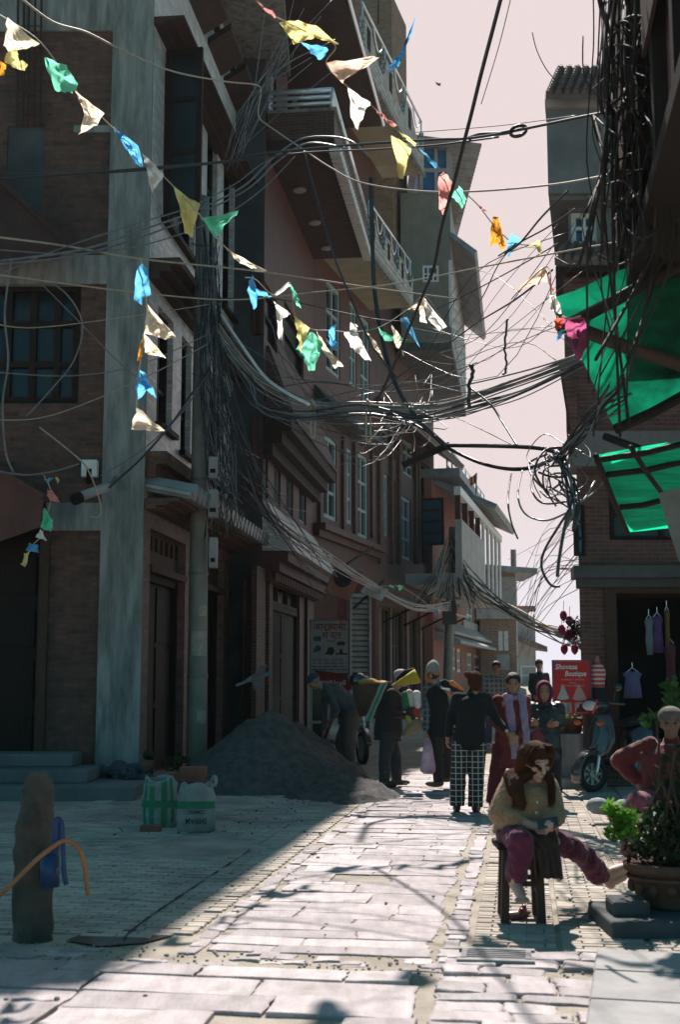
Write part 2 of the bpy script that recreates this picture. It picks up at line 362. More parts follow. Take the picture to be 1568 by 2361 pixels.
for a, b in zip(rows, rows[1:]):
    t = -5.2 + ru(0, .4)
    while t < -.62:
        wd = ru(.5, .98); e = min(t + wd, -.5 + ru(-.08, .05))
        if R() < .96: slab(ns, a, b - ru(.010, .026), t, e - ru(.010, .028), ru(.014, .026), jit=.008, tilt=.005, n=5, ch=.004)
        t = e if e - t > .2 else t + .3
struct(ns.build('crossing_slabs', SLAB))
cb = MB(); s = 4.2
while s < 7.0:
    dS = ru(.12, .22); t = -.44
    while t < .62:
        wd = ru(.16, .42)
        if R() < .93: slab(cb, s, s + dS - ru(.012, .026), t, t + wd - ru(.01, .026), ru(.010, .03), jit=.012, tilt=.006, n=3, ch=.006)
        t += wd
    s += dS
for k in range(22):
    s, t = ru(6.66, 6.92), ru(-4.2, -.5); slab(cb, s, s + ru(.05, .12), t, t + ru(.08, .28), ru(.004, .012), jit=.02, tilt=.004, n=2, ch=.004)
struct(cb.build('crossing_cobbles', SLAB))
jt = MB(); q = smooth_path([G(x, y) for x, y in ((270, 2185), (330, 2130), (470, 2035), (560, 1975), (690, 1890))], 8)
for a, b in zip(q, q[1:]):
    w_ = ru(.003, .014)
    if R() < .3: continue
    jt.face(a + TV * -w_ + V(0, 0, .0165), b + TV * -w_ + V(0, 0, .0165), b + TV * w_ + V(0, 0, .0165), a + TV * w_ + V(0, 0, .0165))
struct(jt.build('paving_joint', M('dark_dirt', (.05, .043, .036), None, 6, .95)))
# stone ledge at lower right
pl = MB(); a = G(1385, 2168); b = G(1349, 2420)
A_, B_ = Vector((a.x, a.y, 0)), Vector((b.x, b.y, 0)); out = (A_ - B_).normalized(); rt = Vector((out.y, -out.x, 0))
for k, (q0, q1) in enumerate(((-.4, .52), (.53, 1.08), (1.09, 1.55))):
    p = [B_ + out * q0, B_ + out * q1, B_ + out * q1 + rt * 2.2, B_ + out * q0 + rt * 2.2]; hh = .075 + .004 * k
    pl.loft([[v + V(0, 0, -.02) for v in p], [v + V(0, 0, hh - .015) for v in p], [v + V(0, 0, hh) + ((B_ + out * .6 + rt) - v) * .01 for v in p]])
struct(pl.build('stone_ledge', CONC_L))
# ---- house kit --------------------------------------------------------------------------
def wall(mb, F, u0, u1, z0, z1, ops, t=.22, d=0.0):
    us = sorted({u0, u1, *[min(max(o[k], u0), u1) for o in ops for k in (0, 1)]}); zs = sorted({z0, z1, *[min(max(o[k], z0), z1) for o in ops for k in (2, 3)]})
    for a, b in zip(us, us[1:]):
        for c, e in zip(zs, zs[1:]):
            if b - a < 1e-4 or e - c < 1e-4: continue
            m, n = (a + b) / 2, (c + e) / 2
            if any(o[0] < m < o[1] and o[2] < n < o[3] for o in ops): continue
            mb.face(F(a, d, c), F(b, d, c), F(b, d, e), F(a, d, e))
    for a, b, c, e in ops:
        for p, q in (((a, c), (a, e)), ((a, e), (b, e)), ((b, e), (b, c)), ((b, c), (a, c))):
            mb.face(F(p[0], d, p[1]), F(q[0], d, q[1]), F(q[0], d - t, q[1]), F(p[0], d - t, p[1]))
def shell(mb, F, u0, u1, z0, z1, D, d=0.0):  # the sides, back and roof behind a street wall
    mb.face(F(u0, d, z0), F(u0, d - D, z0), F(u0, d - D, z1), F(u0, d, z1)); mb.face(F(u1, d, z0), F(u1, d, z1), F(u1, d - D, z1), F(u1, d - D, z0))
    mb.face(F(u0, d - D, z0), F(u1, d - D, z0), F(u1, d - D, z1), F(u0, d - D, z1)); mb.face(F(u0, d, z1), F(u1, d, z1), F(u1, d - D, z1), F(u0, d - D, z1))
def window(F, r, par, fm=None, gm=None, nx=2, nz=2, d=-.12, fw=.07, name='window', trans=None, sill=None):
    fm = fm or WOODD; gm = gm or GLASS
    a, b, c, e = r; b_ = lambda *q: m.box(q[:3], q[3:], F); m = MB(); y0, y1 = d - .04, d + .05
    m.box((a, y0, c), (a + fw, y1, e), F); m.box((b - fw, y0, c), (b, y1, e), F); m.box((a + fw, y0, e - fw), (b - fw, y1, e), F); m.box((a + fw, y0, c), (b - fw, y1, c + fw), F)
    for k in range(1, nx): u = a + (b - a) * k / nx; m.box((u - fw * .4, y0 + .01, c + fw), (u + fw * .4, y1 - .012, e - fw), F)
    for k in range(1, nz):
        z = c + (e - c) * k / nz
        for j in range(nx):
            q0 = a + (b - a) * j / nx + (fw if j == 0 else fw * .4); q1 = a + (b - a) * (j + 1) / nx - (fw if j == nx - 1 else fw * .4)
            m.box((q0, y0 + .015, z - fw * .35), (q1, y1 - .015, z + fw * .35), F)
    o = m.build(name, fm, par)
    g_ = MB(); g_.face(F(a + .01, d - .03, c + .01), F(b - .01, d - .03, c + .01), F(b - .01, d - .03, e - .01), F(a + .01, d - .03, e - .01)); g_.face(F(a + .01, d - .036, c + .01), F(a + .01, d - .036, e - .01), F(b - .01, d - .036, e - .01), F(b - .01, d - .036, c + .01)); g_.build('pane', gm, o)
    if sill: q = MB(); q.box((a - .08, -.02, c - .08), (b + .08, .1, c - .003), F); q.build('sill', sill, o)
    return o
def door(F, r, par, m_=None, d=-.2, leaves=2, lintel=True):
    a, b, c, e = r; m = MB(); m.box((a, d - .06, c), (a + .09, d + .08, e), F); m.box((b - .09, d - .06, c), (b, d + .08, e), F); m.box((a + .09, d - .06, e - .1), (b - .09, d + .08, e), F)
    o = m.build('door_frame', m_ or WOODM, par)
    for k in range(leaves):
        p = MB(); q0 = a + .09 + (b - a - .18) * k / leaves + .004; q1 = a + .09 + (b - a - .18) * (k + 1) / leaves - .004
        p.box((q0, d - .05, c), (q1, d - .01, e - .1), F)
        for j in range(3): z0 = c + .12 + (e - c - .2) * j / 3; p.box((q0 + .07, d - .009, z0), (q1 - .07, d + .012, z0 + (e - c) / 3 - .14), F)
        p.build('door_leaf', WOODD, o)
    return o
def band(F, par, u0, u1, z0, z1, D, m=None, steps=3, name='string_course', dent=False):
    b = MB(); h = (z1 - z0) / steps
    for k in range(steps): b.box((u0, -.05, z0 + k * h), (u1, D * (k + 1) / steps, z0 + (k + 1) * h + (0 if k == steps - 1 else -.001)), F)
    if dent:
        u = u0 + .1
        while u < u1 - .1: b.box((u, D / steps + .002, z0 + .01), (u + .09, D / steps + .09, z0 + h - .012), F); u += .2
    return b.build(name, m or SOFFIT, par)
def deck(F, par, u0, u1, z0, z1, D, m, name, d0=0.0): b = MB(); b.box((u0, d0, z0), (u1, D, z1), F); return b.build(name, m, par)
def railing(pts, z0, z1, par, rows=3, step=1.2, r=.022, name='railing', m=None):
    b = MB()
    for p, q in zip(pts, pts[1:]):
        p, q = Vector(p), Vector(q); n = max(1, round((q - p).length / step))
        for k in range(rows): z = z0 + (z1 - z0) * (k + 1) / rows; b.tube([p + V(0, 0, z), q + V(0, 0, z)], r * (1.35 if k == rows - 1 else 1), 8)
        for k in range(n + 1): s = p.lerp(q, k / n); b.tube([s + V(0, 0, z0), s + V(0, 0, z1)], r, 8)
    return b.build(name, m or STEEL, par, smooth=True)
def eave(F, par, u0, u1, zi, zo, D, d0=-.3, th=.10, m=None, name='roof', pitch=.19):  # tiled lean-to roof with rounded tile ends
    b = MB(); b.hexa([F(u0, d0, zi), F(u1, d0, zi), F(u1, D, zo), F(u0, D, zo), F(u0, d0, zi + th), F(u1, d0, zi + th), F(u1, D, zo + th), F(u0, D, zo + th)])
    u = u0 + pitch / 2; n = V(0, 0, 1)
    while u < u1:
        b.tube([F(u, d0, zi + th + .015), F(u, D + .04, zo + th + .015)], pitch * .42, 6); u += pitch
    return b.build(name, m or TILE, par)

# ---- house 1: bare concrete frame with brick infill; its end wall faces us ----------------
p0 = G(318, 1820)
h1 = thing('brick_house', 'unplastered brick and concrete frame house at far left with stone steps before it', 'house', (p0.x, p0.y, 0))
E1 = Fac((p0.x - 5.5, p0.y), (p0.x, p0.y)); W1 = 5.5; H1 = 13.6
pxr = lambda F, *a, d=0.0: F.rect(*a, d=d)
op_door = pxr(E1, -150, 86, 1215, 1790); op_win = pxr(E1, -45, 183, 648, 930); op_up = pxr(E1, 12, 98, 292, 585)
m = MB(); wall(m, E1, 0, W1, -.2, H1, [op_door, op_win, op_up], .3); m.build('wall', BRICK, h1)
pr1 = G(318, 1820); e1 = None
# street wall, heading for the vanishing point at x=1080
def heading(px): a = math.atan((px - CX) / F0); return Vector((math.sin(a), math.cos(a), 0))
hd1 = heading(1090); q = p0 + hd1 * 6.7
S1 = Fac((p0.x, p0.y), (q.x, q.y)); L1 = S1.L
uL = lambda px, py=1500: S1.uz(px, py)[0]
wins = [pxr(S1, 377, 452, 110, 505), pxr(S1, 476, 500, 285, 655), pxr(S1, 514, 538, 350, 705),
        pxr(S1, 362, 398, 700, 975), pxr(S1, 417, 440, 770, 1040), pxr(S1, 462, 514, 830, 1090), pxr(S1, 531, 545, 900, 1140)]
ztop = S1.uz(440, 30, 0)[1]
wins += [(a, b, ztop + .75, ztop + 2.4) for a, b in ((.55, 1.6), (2.2, 3.2), (3.75, 4.7), (5.2, 6.2))]
shop = [pxr(S1, 341, 424, 1215, 1800), pxr(S1, 437, 514, 1258, 1775), pxr(S1, 526, 560, 1300, 1750)]
for k, o in enumerate(shop): shop[k] = (o[0], min(o[1], L1 - .05), .12, o[3])
wins = [(a, min(b, L1 - .03), c, d) for a, b, c, d in wins]
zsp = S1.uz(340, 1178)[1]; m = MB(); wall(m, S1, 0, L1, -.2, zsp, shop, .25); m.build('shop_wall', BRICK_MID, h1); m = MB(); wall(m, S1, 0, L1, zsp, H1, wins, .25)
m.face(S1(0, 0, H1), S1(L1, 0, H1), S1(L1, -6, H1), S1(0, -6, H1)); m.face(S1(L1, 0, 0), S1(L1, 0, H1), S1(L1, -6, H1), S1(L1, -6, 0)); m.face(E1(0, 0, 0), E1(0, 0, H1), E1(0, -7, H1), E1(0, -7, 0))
m.build('street_wall', BRICK_PALE_LIT, h1)
for k, r in enumerate(wins): window(S1, r, h1, WOODD, GLASS, 2, 3, d=-.14, fw=.09, sill=WOODD)
for k, r in enumerate(shop):
    g_ = MB(); a, b, c, e = r; zl = e - .55
    g_.box((a, -.22, zl - .06), (b, .03, zl + .04), S1); g_.box((a, -.18, zl + .04), (b, -.12, e), S1)
    n = 7
    for j in range(n): u = a + (b - a) * (j + .5) / n; g_.box((u - .04, -.119, zl + .28), (u + .04, -.08, e - .06), S1)
    g_.build('lintel', WOODM, h1)
    door(S1, (a, b, c, zl - .06), h1, WOODD, d=-.2)
zb = lambda px, py, d=0.0: S1.uz(px, py, d)[1]
band(S1, h1, 0, L1, zb(359, 65), zb(440, 70, .45), .45)
band(S1, h1, 0, L1, zb(348, 649), zb(371, 530, .45), .45)
band(S1, h1, 0, L1, zb(340, 1178), zb(346, 1106, .5), .5, m=BRICK, dent=True)
eave(S1, h1, 0, L1, zb(346, 1106, .5) + .16, zb(346, 1106, .5) + .02, .66, d0=0, th=.05, m=TIN, name='ledge_roof', pitch=.3)
for xl, xr, yt, yb in ((334, 428, 1040, 1100), (452, 540, 1130, 1190)):
    r = pxr(S1, xl, xr, yt, yb); band(S1, h1, max(.01, r[0]), r[1], r[2], r[3], .3, m=BRICK, steps=2, name='window_box')
for k in range(4):   # sloping sunshades over the top windows
    a, b, c, e = wins[7 + k]; s_ = MB(); s_.hexa([S1(a - .12, 0, c - .62), S1(b + .12, 0, c - .62), S1(b + .12, .42, c - .36), S1(a - .12, .42, c - .36), S1(a - .12, 0, c - .50), S1(b + .12, 0, c - .50), S1(b + .12, .42, c - .24), S1(a - .12, .42, c - .24)]); s_.build('window_box', SOFFIT, h1)
# casement standing open, towards us
r = wins[0]; m = MB(); a, c, e = r[0] + .02, r[2], r[3]; fw = .09; SH = Fac(tuple(S1(a, .02, 0)[:2]), tuple((S1(a, .02, 0) + V(.56, -.12, 0))[:2]))
m.box((0, -.03, c), (fw, .03, e), SH); m.box((SH.L - fw, -.03, c), (SH.L, .03, e), SH)
for z in (c, c + (e - c) * .36, c + (e - c) * .68, e - fw): m.box((fw, -.025, z), (SH.L - fw, .025, z + fw), SH)
o = m.build('open_casement', WOODD, h1); m = MB(); m.box((fw, -.008, c + fw), (SH.L - fw, .008, e - fw), SH); m.build('pane', GLASS, o)
# frame of concrete
m = MB()
def slabpx(F, mb, xl, xr, yt, yb, d0, d1): u0, u1, z0, z1 = F.rect(xl, xr, yt, yb); mb.box((u0, d0, z0), (u1, d1, z1), F)
cu0 = E1.uz(226, 1500)[0]; m.box((cu0, -.3, -.1), (W1 + .003, .05, H1 - .5), E1)
cu1 = E1.uz(100, 1400)[0]
for yt, yb in ((1160, 1224), (590, 656)): z0, z1 = E1.uz(200, yb)[1], E1.uz(200, yt)[1]; m.box((cu1 - 1.2 if yt < 1000 else cu1, -.1, z0), (cu0 - .002, .04, z1), E1)
z0 = E1.uz(200, 74)[1]; m.box((0, -.1, z0), (cu0 - .002, .045, z0 + .9), E1)
z0, z1 = E1.uz(200, 306)[1], E1.uz(200, 290)[1]; m.box((E1.uz(170, 300)[0], -.1, z0), (cu0 - .002, .02, z1), E1)
m.build('concrete_frame', CONC, h1)
m = MB(); m.box((0, -7, H1), (W1 + 1.7, .75, H1 + .16), E1); m.build('roof', CONC, h1)  # overhang stretched out of view, added to shade the lower-left paving
window(E1, op_win, h1, WOODD, GLASS, 4, 3, d=-.16, fw=.12)
m = MB(); a, b, c, e = op_up; m.box((a, -.28, c), (b, -.02, e), E1); m.build('column_stub', CONC_D, h1)
m = MB(); a, b, c, e = op_door; m.box((a, -.3, c), (b, -.22, e), E1)
for k in range(4): z = c + .3 + k * .72; m.box((a + .1, -.219, z), (b - .1, -.19, z + .5), E1)
m.build('door', WOODD, h1)
m = MB(); u0 = E1.uz(86, 1500)[0]; m.box((u0, -.1, 0), (u0 + .13, .06, E1.uz(95, 1245)[1]), E1); m.build('door_jamb', WOODM, h1)
m = MB()
for px in (38, 52, 63, 78, 92): a = P(px, 292, p0.y - .1); b = P(px + 3, -60, p0.y - .1); m.tube([a, b], .017, 6)
for py in (60, 110, 160, 210, 250): a = P(34, py, p0.y - .13); m.tube([a, a + V(.4, 0, 0)], .009, 5)
m.build('rebar', M('rusty_rebar', (.07, .045, .04), None, 9, .7, met=.4), h1)
# brown lean-to roofs over the far-left doorway and upper window
for nm, pts in (('wood_canopy', [(-60, 360), (152, 566), (132, 600), (-60, 610)]), ('red_canopy', [(-60, 1055), (100, 1150), (92, 1215), (-60, 1270)])):
    Y = p0.y - .75; m = MB(); tp = [P(x, y, Y) for x, y in pts]; bk = [P(x, y, p0.y - .06) for x, y in pts]
    m.loft([tp, bk]); m.bar(tp[0] + V(0, -.03, .02), tp[1] + V(0, -.03, .02), .07, .07); m.build(nm, SOFFIT if nm[0] == 'w' else REDPL, h1)
# steps of the house
sp = thing('stone_steps', 'worn stone steps before the doorway of the concrete frame house', 'steps', (p0.x - 1.4, p0.y - 1.6, 0))
for k, (yt, yb, xe, dep) in enumerate(((1876, 1935, 306, 1.0), (1838, 1885, 200, .6), (1793, 1830, 165, .25))):
    z1 = .17 * (k + 1); y0 = p0.y - .06 - dep * 1.25 - .3; xr = P(xe, yt, y0).x
    m = MB(); m.box((-7.0, y0, z1 - .17 - (.0 if k else .05)), (xr, p0.y - .055, z1 - .001 * k))
    m.build('step', CONC_T, sp, bevel=.02)
m = MB()
for k in range(46): c = P(ru(255, 340), 1840, p0.y - ru(.1, .5)); c.z = ru(0, .35); m.ell(c, (ru(.05, .16), ru(.05, .16), ru(.04, .11)), None, 7, 5)
tag(m.build('rubble_heap', CONC_D), 'low heap of dark rubble at the foot of the concrete column', 'rubble')
# electric box, tube lamp bracket on the column
bx = thing('meter_box', 'small white box fixed to the brick above the left column', 'electric box', tuple(P(208, 1083, p0.y - .1)))
m = MB(); a = P(191, 1103, p0.y); b = P(228, 1064, p0.y); m.box((a.x, p0.y - .16, a.z), (b.x, p0.y - .02, b.z)); m.build('case', FRAME_W, bx, bevel=.01)
m = MB(); a = P(203, 1120, p0.y); b = P(216, 1085, p0.y); m.box((a.x, p0.y - .163, a.z), (b.x, p0.y - .158, b.z)); m.build('slot', DARK, bx)
tl = thing('flood_lamp', 'grey tube shaped lamp on a bent pipe at the left column', 'lamp', tuple(P(215, 1138, p0.y - .6)))
m = MB(); m.tube([P(172, 1150, p0.y - .75), P(248, 1122, p0.y - .45)], .065, 14); m.build('tube', GREYPL, tl, smooth=True)
m = MB(); m.tube([P(168, 1153, p0.y - .77), P(186, 1146, p0.y - .7)], .078, 14); m.build('cap', DARK, tl, smooth=True)
m = MB(); m.tube(smooth_path([P(248, 1122, p0.y - .45), P(262, 1108, p0.y - .2), P(266, 1100, p0.y + .02)]), .025, 8); m.build('bracket', CABLE_G, tl, smooth=True)

# ---- house 2: dark plaster end wall, overhanging top floor --------------------------------
b2 = G(600, 1750); a2 = Vector((P(543, 1750, b2.y).x - .3, b2.y, 0))
c2 = G(720, 1708)
h2 = thing('balcony_house', 'tall dark house with a steel railed balcony jutting over the lane, second from left', 'house', (b2.x, b2.y, 0))
E2 = Fac(tuple(a2[:2]), tuple(b2[:2])); S2 = Fac(tuple(b2[:2]), tuple(c2[:2])); L2 = S2.L; H2 = 14.6
zz = lambda F, px, py, d=0.0: F.uz(px, py, d)[1]
d2 = [pxr(S2, 584, 612, 1335, 1760), pxr(S2, 622, 690, 1300, 1740)]; d2 = [(a, b, .1, e) for a, b, c, e in d2]
w2 = [pxr(S2, 603, 618, 955, 1140), pxr(S2, 632, 647, 975, 1160), pxr(S2, 660, 676, 1005, 1180), pxr(S2, 690, 706, 1030, 1200), pxr(S2, 606, 640, 640, 770), pxr(S2, 655, 700, 690, 810)]
zf = zz(S2, 760, 358, 1.35)   # underside of the jutting floor
zf = S2.uz(768, 330, 1.35)[1]
m = MB(); wall(m, S2, 0, L2, -.2, H2, d2 + w2 + [(.5, 1.2, zf + .9, zf + 3.0), (2.6, 3.6, zf + .9, zf + 3.0)], .2); shell(m, S2, 0, L2, -.2, H2, 4); m.build('street_wall', REDPL, h2)
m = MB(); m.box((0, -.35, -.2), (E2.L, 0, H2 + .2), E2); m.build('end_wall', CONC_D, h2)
for k, r in enumerate(w2): window(S2, r, h2, FRAME_T if k < 4 else WOODD, GLASS, 1, 2, d=-.1, fw=.07)
window(S2, (.5, 1.2, zf + .9, zf + 3.0), h2, FRAME_W, GLASS, 1, 2); window(S2, (2.6, 3.6, zf + .9, zf + 3.0), h2, WOODD, GLASS, 2, 2)
for r in d2: door(S2, (r[0], r[1], r[2], r[3] - .75), h2, WOODM, d=-.12); window(S2, (r[0], r[1], r[3] - .74, r[3]), h2, WOODM, GLASS, 3, 1, d=-.1, name='fanlight')
for px in (577, 616, 705): m = MB(); u = S2.uz(px, 1500)[0]; m.box((max(u - .2, .01), -.02, 0), (u + .2, .07, zz(S2, px, 1300 if px < 700 else 1330)), S2); m.build('brick_pier', BRICK_FINE, h2)
zl = zz(S2, 600, 1228, .55); band(S2, h2, 0, L2, zl - .55, zl, .5, m=REDPL, dent=True); 
m = MB(); m.hexa([S2(.02, 0, zl + .02), S2(L2, 0, zl + .02), S2(L2, .62, zl + .02), S2(.02, .62, zl + .02), S2(.02, 0, zl + 1.0), S2(L2, 0, zl + 1.0), S2(L2, .03, zl + 1.0), S2(.02, .03, zl + 1.0)]); m.build('sloping_parapet', BRICK_PALE_LIT, h2)
zl2 = zz(S2, 640, 930, .5); m = MB(); m.hexa([S2(.3, 0, zl2), S2(L2, 0, zl2), S2(L2, .6, zl2), S2(.3, .6, zl2), S2(.3, 0, zl2 + 1.5), S2(L2, 0, zl2 + 1.5), S2(L2, .05, zl2 + 1.5), S2(.3, .05, zl2 + 1.5)]); m.build('sloping_parapet', BRICK_FINE, h2)
band(S2, h2, 0, L2, zl2 - .7, zl2 - .01, .55, m=SOFFIT)
JO = 1.35; zr0 = S2.uz(770, 246, JO)[1]; zr1 = S2.uz(755, 146, JO)[1]
deck(S2, h2, .1, L2, zf, zf + .2, JO, SOFFIT, 'balcony_floor')
m = MB(); m.box((.1, JO - .14, zf + .2), (L2, JO, zr0 - .06), S2); m.box((.1, .02, zf + .2), (.24, JO - .141, zr0 - .06), S2); m.build('parapet', BRICK_FINE, h2)
m = MB(); m.box((.06, JO - .18, zr0 - .06), (L2, JO + .05, zr0), S2); m.box((.06, .02, zr0 - .06), (.28, JO - .181, zr0), S2); m.build('coping', CONC, h2)
m = MB(); u = .2
while u < L2: m.tube([S2(u, JO - .1, zf - .02), S2(u, JO + .12, zf - .05)], .085, 8); u += .2
m.build('drip_tiles', FRAME_W, h2)  # white colour stands in for sun on the tile ends
railing([S2(.16, .05, 0), S2(.16, JO - .06, 0), S2(L2, JO - .06, 0)], zr0, zr1, h2, 3, 1.3, .042)
for px, py in ((690, 437), (725, 512), (752, 570)):
    for k in range(40):
        pass
    r_ = ray(px, py); t_ = (zf - .012 - EYE) / r_.z; c = V(0, 0, EYE) + r_ * t_; m = MB(); m.lathe(c, [(.01, .01), (.14, .008), (.15, -.02), (.12, -.045), (.01, -.05)], 16); m.build('ceiling_lamp', CONC_L, h2, smooth=True)
zo = S2.uz(850, 110, 2.1)[1] if False else 14.9
g0, g1 = Vector((P(818, 0, 24.9).x, 24.9, 0)), Vector((P(878, 234, 29.4).x, 29.4, 0))
dr = (g1 - g0).normalized(); EV = Fac(tuple((g0 - dr * 7.4)[:2]), tuple(g1[:2])); m = MB()
m.hexa([EV(0, -3.2, 14.95), EV(EV.L, -3.2, 14.95), EV(EV.L, 0, 14.9), EV(0, 0, 14.9), EV(0, -3.2, 15.9), EV(EV.L, -3.2, 15.9), EV(EV.L, 0, 15.0), EV(0, 0, 15.0)]); u = .1
while u < EV.L: m.tube([EV(u, -3.2, 15.92), EV(u, .05, 15.03)], .08, 6); u += .2
m.build('roof', SOFFIT, h2)
m = MB(); m.tube([EV(0, .06, 14.93), EV(EV.L, .06, 14.93)], .045, 8); m.build('gutter', STEEL, h2)

# ---- house 3: red plaster, two balconies with scalloped fish-scale parapets ----------------
a3 = Vector((c2.x, c2.y, 0)) + S2.t * .02; hd3 = heading(1600); e3 = a3 + hd3 * 9.5
S3 = Fac(tuple(a3[:2]), tuple(e3[:2])); L3 = S3.L; H3 = 19
uA, uB = 0.0, S3.uz(868, 1200)[0]
h3 = thing('red_house', 'red plastered house with teal window frames and two scalloped tile balconies', 'house', tuple(a3))
w3 = [pxr(S3, 743, 776, 998, 1190), pxr(S3, 798, 812, 1030, 1205), pxr(S3, 822, 848, 1040, 1235), pxr(S3, 752, 784, 640, 850), pxr(S3, 806, 822, 690, 885), pxr(S3, 832, 852, 725, 930)]
g3 = [pxr(S3, 722, 800, 1320, 1705), pxr(S3, 808, 842, 1330, 1690), pxr(S3, 848, 868, 1365, 1680)]; g3 = [(max(a, .1), b, .15, e) for a, b, c, e in g3]
m = MB(); wall(m, S3, 0, uB, -.2, H3, w3 + g3, .25); m.build('street_wall', REDPL, h3)
for r in w3: window(S3, r, h3, FRAME_T, GLASS, 2, 3, d=-.08, fw=.11)
for px in (736, 790, 816, 856): m = MB(); u = S3.uz(px, 1100)[0]; m.box((max(.02, u - .13), -.02, zz(S3, px, 1240)), (u + .13, .08, zz(S3, px, 985 + (px - 736) * .45)), S3); m.build('pilaster', BRICK_FINE, h3)
zc = zz(S3, 793, 950, .5); m = MB(); m.hexa([S3(.1, 0, zc - .2), S3(uB, 0, zc - .2), S3(uB, .5, zc - .1), S3(.1, .5, zc - .1), S3(.1, 0, zc + .55), S3(uB, 0, zc + .55), S3(uB, .5, zc), S3(.1, .5, zc)]); m.build('cornice', CONC_D, h3)
zl3 = zz(S3, 734, 1197, .3); band(S3, h3, .05, uB, zl3 - .32, zl3, .3, m=REDPL, steps=2)
Q = 1.3
def scallop(F, d, u0, u1, z0, z1, par, n):
    # wavy topped parapet: each bay a curve falling from a square post with a slot
    prof = []; bay = (u1 - u0) / n
    for k in range(n):
        b0 = u0 + k * bay
        prof += [(b0, z1), (b0 + bay * .30, z1)]
        for j in range(7): x = j / 6; prof.append((b0 + bay * (.32 + .5 * x), z1 - (z1 - z0) * (.08 + .42 * (1 - (1 - x) ** 2.2))))
        for j in range(4): x = (j + 1) / 4; prof.append((b0 + bay * (.82 + .16 * x), z1 - (z1 - z0) * .5 * (1 - x ** 2)))
    prof.append((u1, z1)); m = MB()
    fr = [F(u, d, z) for u, z in prof]; bk = [F(u, d - .14, z) for u, z in prof]
    for i in range(len(prof) - 1):
        if prof[i + 1][0] - prof[i][0] < 1e-5: continue
        a, b = prof[i][0], prof[i + 1][0]
        m.hexa([F(a, d - .14, z0), F(b, d - .14, z0), F(b, d, z0), F(a, d, z0), bk[i], bk[i + 1], fr[i + 1], fr[i]])
    o = m.build('scalloped_parapet', TILE_F, par)
    for k in range(n): s = MB(); b0 = u0 + k * bay; s.box((b0 + bay * .10, d + .003, z1 - (z1 - z0) * .55), (b0 + bay * .22, d + .02, z1 - (z1 - z0) * .12), F); s.build('slot', DARK, o)
    r = MB(); r.tube([F(u0, d - .07, z1 + .38), F(u1, d - .07, z1 + .38)], .035, 8)
    for k in range(n + 1): u = min(u1 - .03, u0 + k * bay + .05); r.tube([F(u, d - .07, z1 - .3), F(u, d - .07, z1 + .38)], .025, 6)
    for k in range(n):
        b0 = u0 + k * bay; r.tube(smooth_path([F(b0 + bay * .5, d - .07, z1 + .36), F(b0 + bay * .58, d - .07, z1 + .05), F(b0 + bay * .7, d - .07, z1 - .1), F(b0 + bay * .85, d - .07, z1 + .1), F(b0 + bay * .92, d - .07, z1 + .36)], 4), .022, 6)
    r.build('railing', STEEL, par, smooth=True)
for (bx0, by0), (bx1, by1), (tx, ty) in (((869, 598), (953, 703), (862, 505)), ((881, 222), (978, 402), (848, 50))):
    ua, z_ = S3.uz(bx0, by0, Q); ub = S3.uz(bx1, by1, Q)[0]; zt = S3.uz(tx, ty, Q)[1]; ua = max(.02, S3.uz(tx, ty, Q)[0] - .3)
    deck(S3, h3, ua, ub, z_, z_ + .16, Q - .03, SOFFIT_L, 'balcony_floor'); scallop(S3, Q, ua, ub, z_ - .02, min(zt, z_ + 2.1), h3, 3)
    m = MB(); m.box((ua, Q - .02, z_ - .14), (ub, Q + .05, z_ - .022), S3); m.build('drip_edge', CONC, h3); 
    m = MB(); m.box((ub - .14, .02, z_ + .16), (ub, Q - .15, z_ + 1.1), S3); m.build('end_parapet', GREYPL, h3)
m = MB(); r_ = S3.uz(955, 110, -.8); u0 = S3.uz(950, 200, -.3)[0]; z1 = S3.uz(960, 105, -.3)[1]
m.box((0, -5, H3 - .1), (uB, .2, H3 + .06), S3); m.build('roof', CONC, h3)
m = MB(); ua = S3.uz(905, 300, .2)[0]; m.box((ua, -3, 13), (ua + 2.1, .2, S3.uz(960, 112, .2)[1]), S3); m.build('stair_tower', M('ochre_brick', (.25, .15, .085), (.2, .11, .07), 4, .9, .3, 30, brick=(.24, .075, .01, (.2, .17, .14))), h3)

# ---- house 4: narrow dark brick with tall carved windows --------------------------------------
h4 = thing('carved_window_house', 'narrow dark brick house with tall teal windows and an open blue shutter', 'house', tuple(S3(uB, 0, 0)))
uE = S3.uz(1003, 1300)[0]; u4 = uB + .01
w4 = [pxr(S3, 886, 896, 1090, 1235), pxr(S3, 902, 912, 1105, 1250), pxr(S3, 924, 948, 1140, 1285), pxr(S3, 968, 996, 1060, 1300), pxr(S3, 882, 912, 960, 1040), pxr(S3, 930, 955, 1010, 1090)]
g4 = [pxr(S3, 873, 900, 1395, 1675), pxr(S3, 905, 930, 1400, 1670), pxr(S3, 940, 962, 1420, 1665), pxr(S3, 970, 996, 1440, 1660)]; g4 = [(a, b, .3, e) for a, b, c, e in g4]
m = MB(); wall(m, S3, u4, uE, -.2, 14.2, w4 + g4, .25); shell(m, S3, u4, uE, -.2, 14.2, 4); m.build('street_wall', BRICK_FINE, h4)
for r in w4: window(S3, r, h4, FRAME_T if r[0] < w4[3][0] else WOODD, GLASS, 2, 3, d=-.1, fw=.1)
for px in (872, 900, 917, 956, 963): m = MB(); u = S3.uz(px, 1200)[0]; m.box((u - .12, -.02, zz(S3, px, 1300)), (u + .12, .1, zz(S3, px, 1000)), S3); m.build('pilaster', BRICK, h4)
for px in (870, 935, 966, 999): m = MB(); u = S3.uz(px, 1500)[0]; m.box((u - .14, -.02, .2), (u + .14, .09, zz(S3, px, 1400)), S3); m.build('painted_pier', M('faded_paint', (.20, .11, .09), (.14, .08, .07), 3, .85, .2, 40), h4)
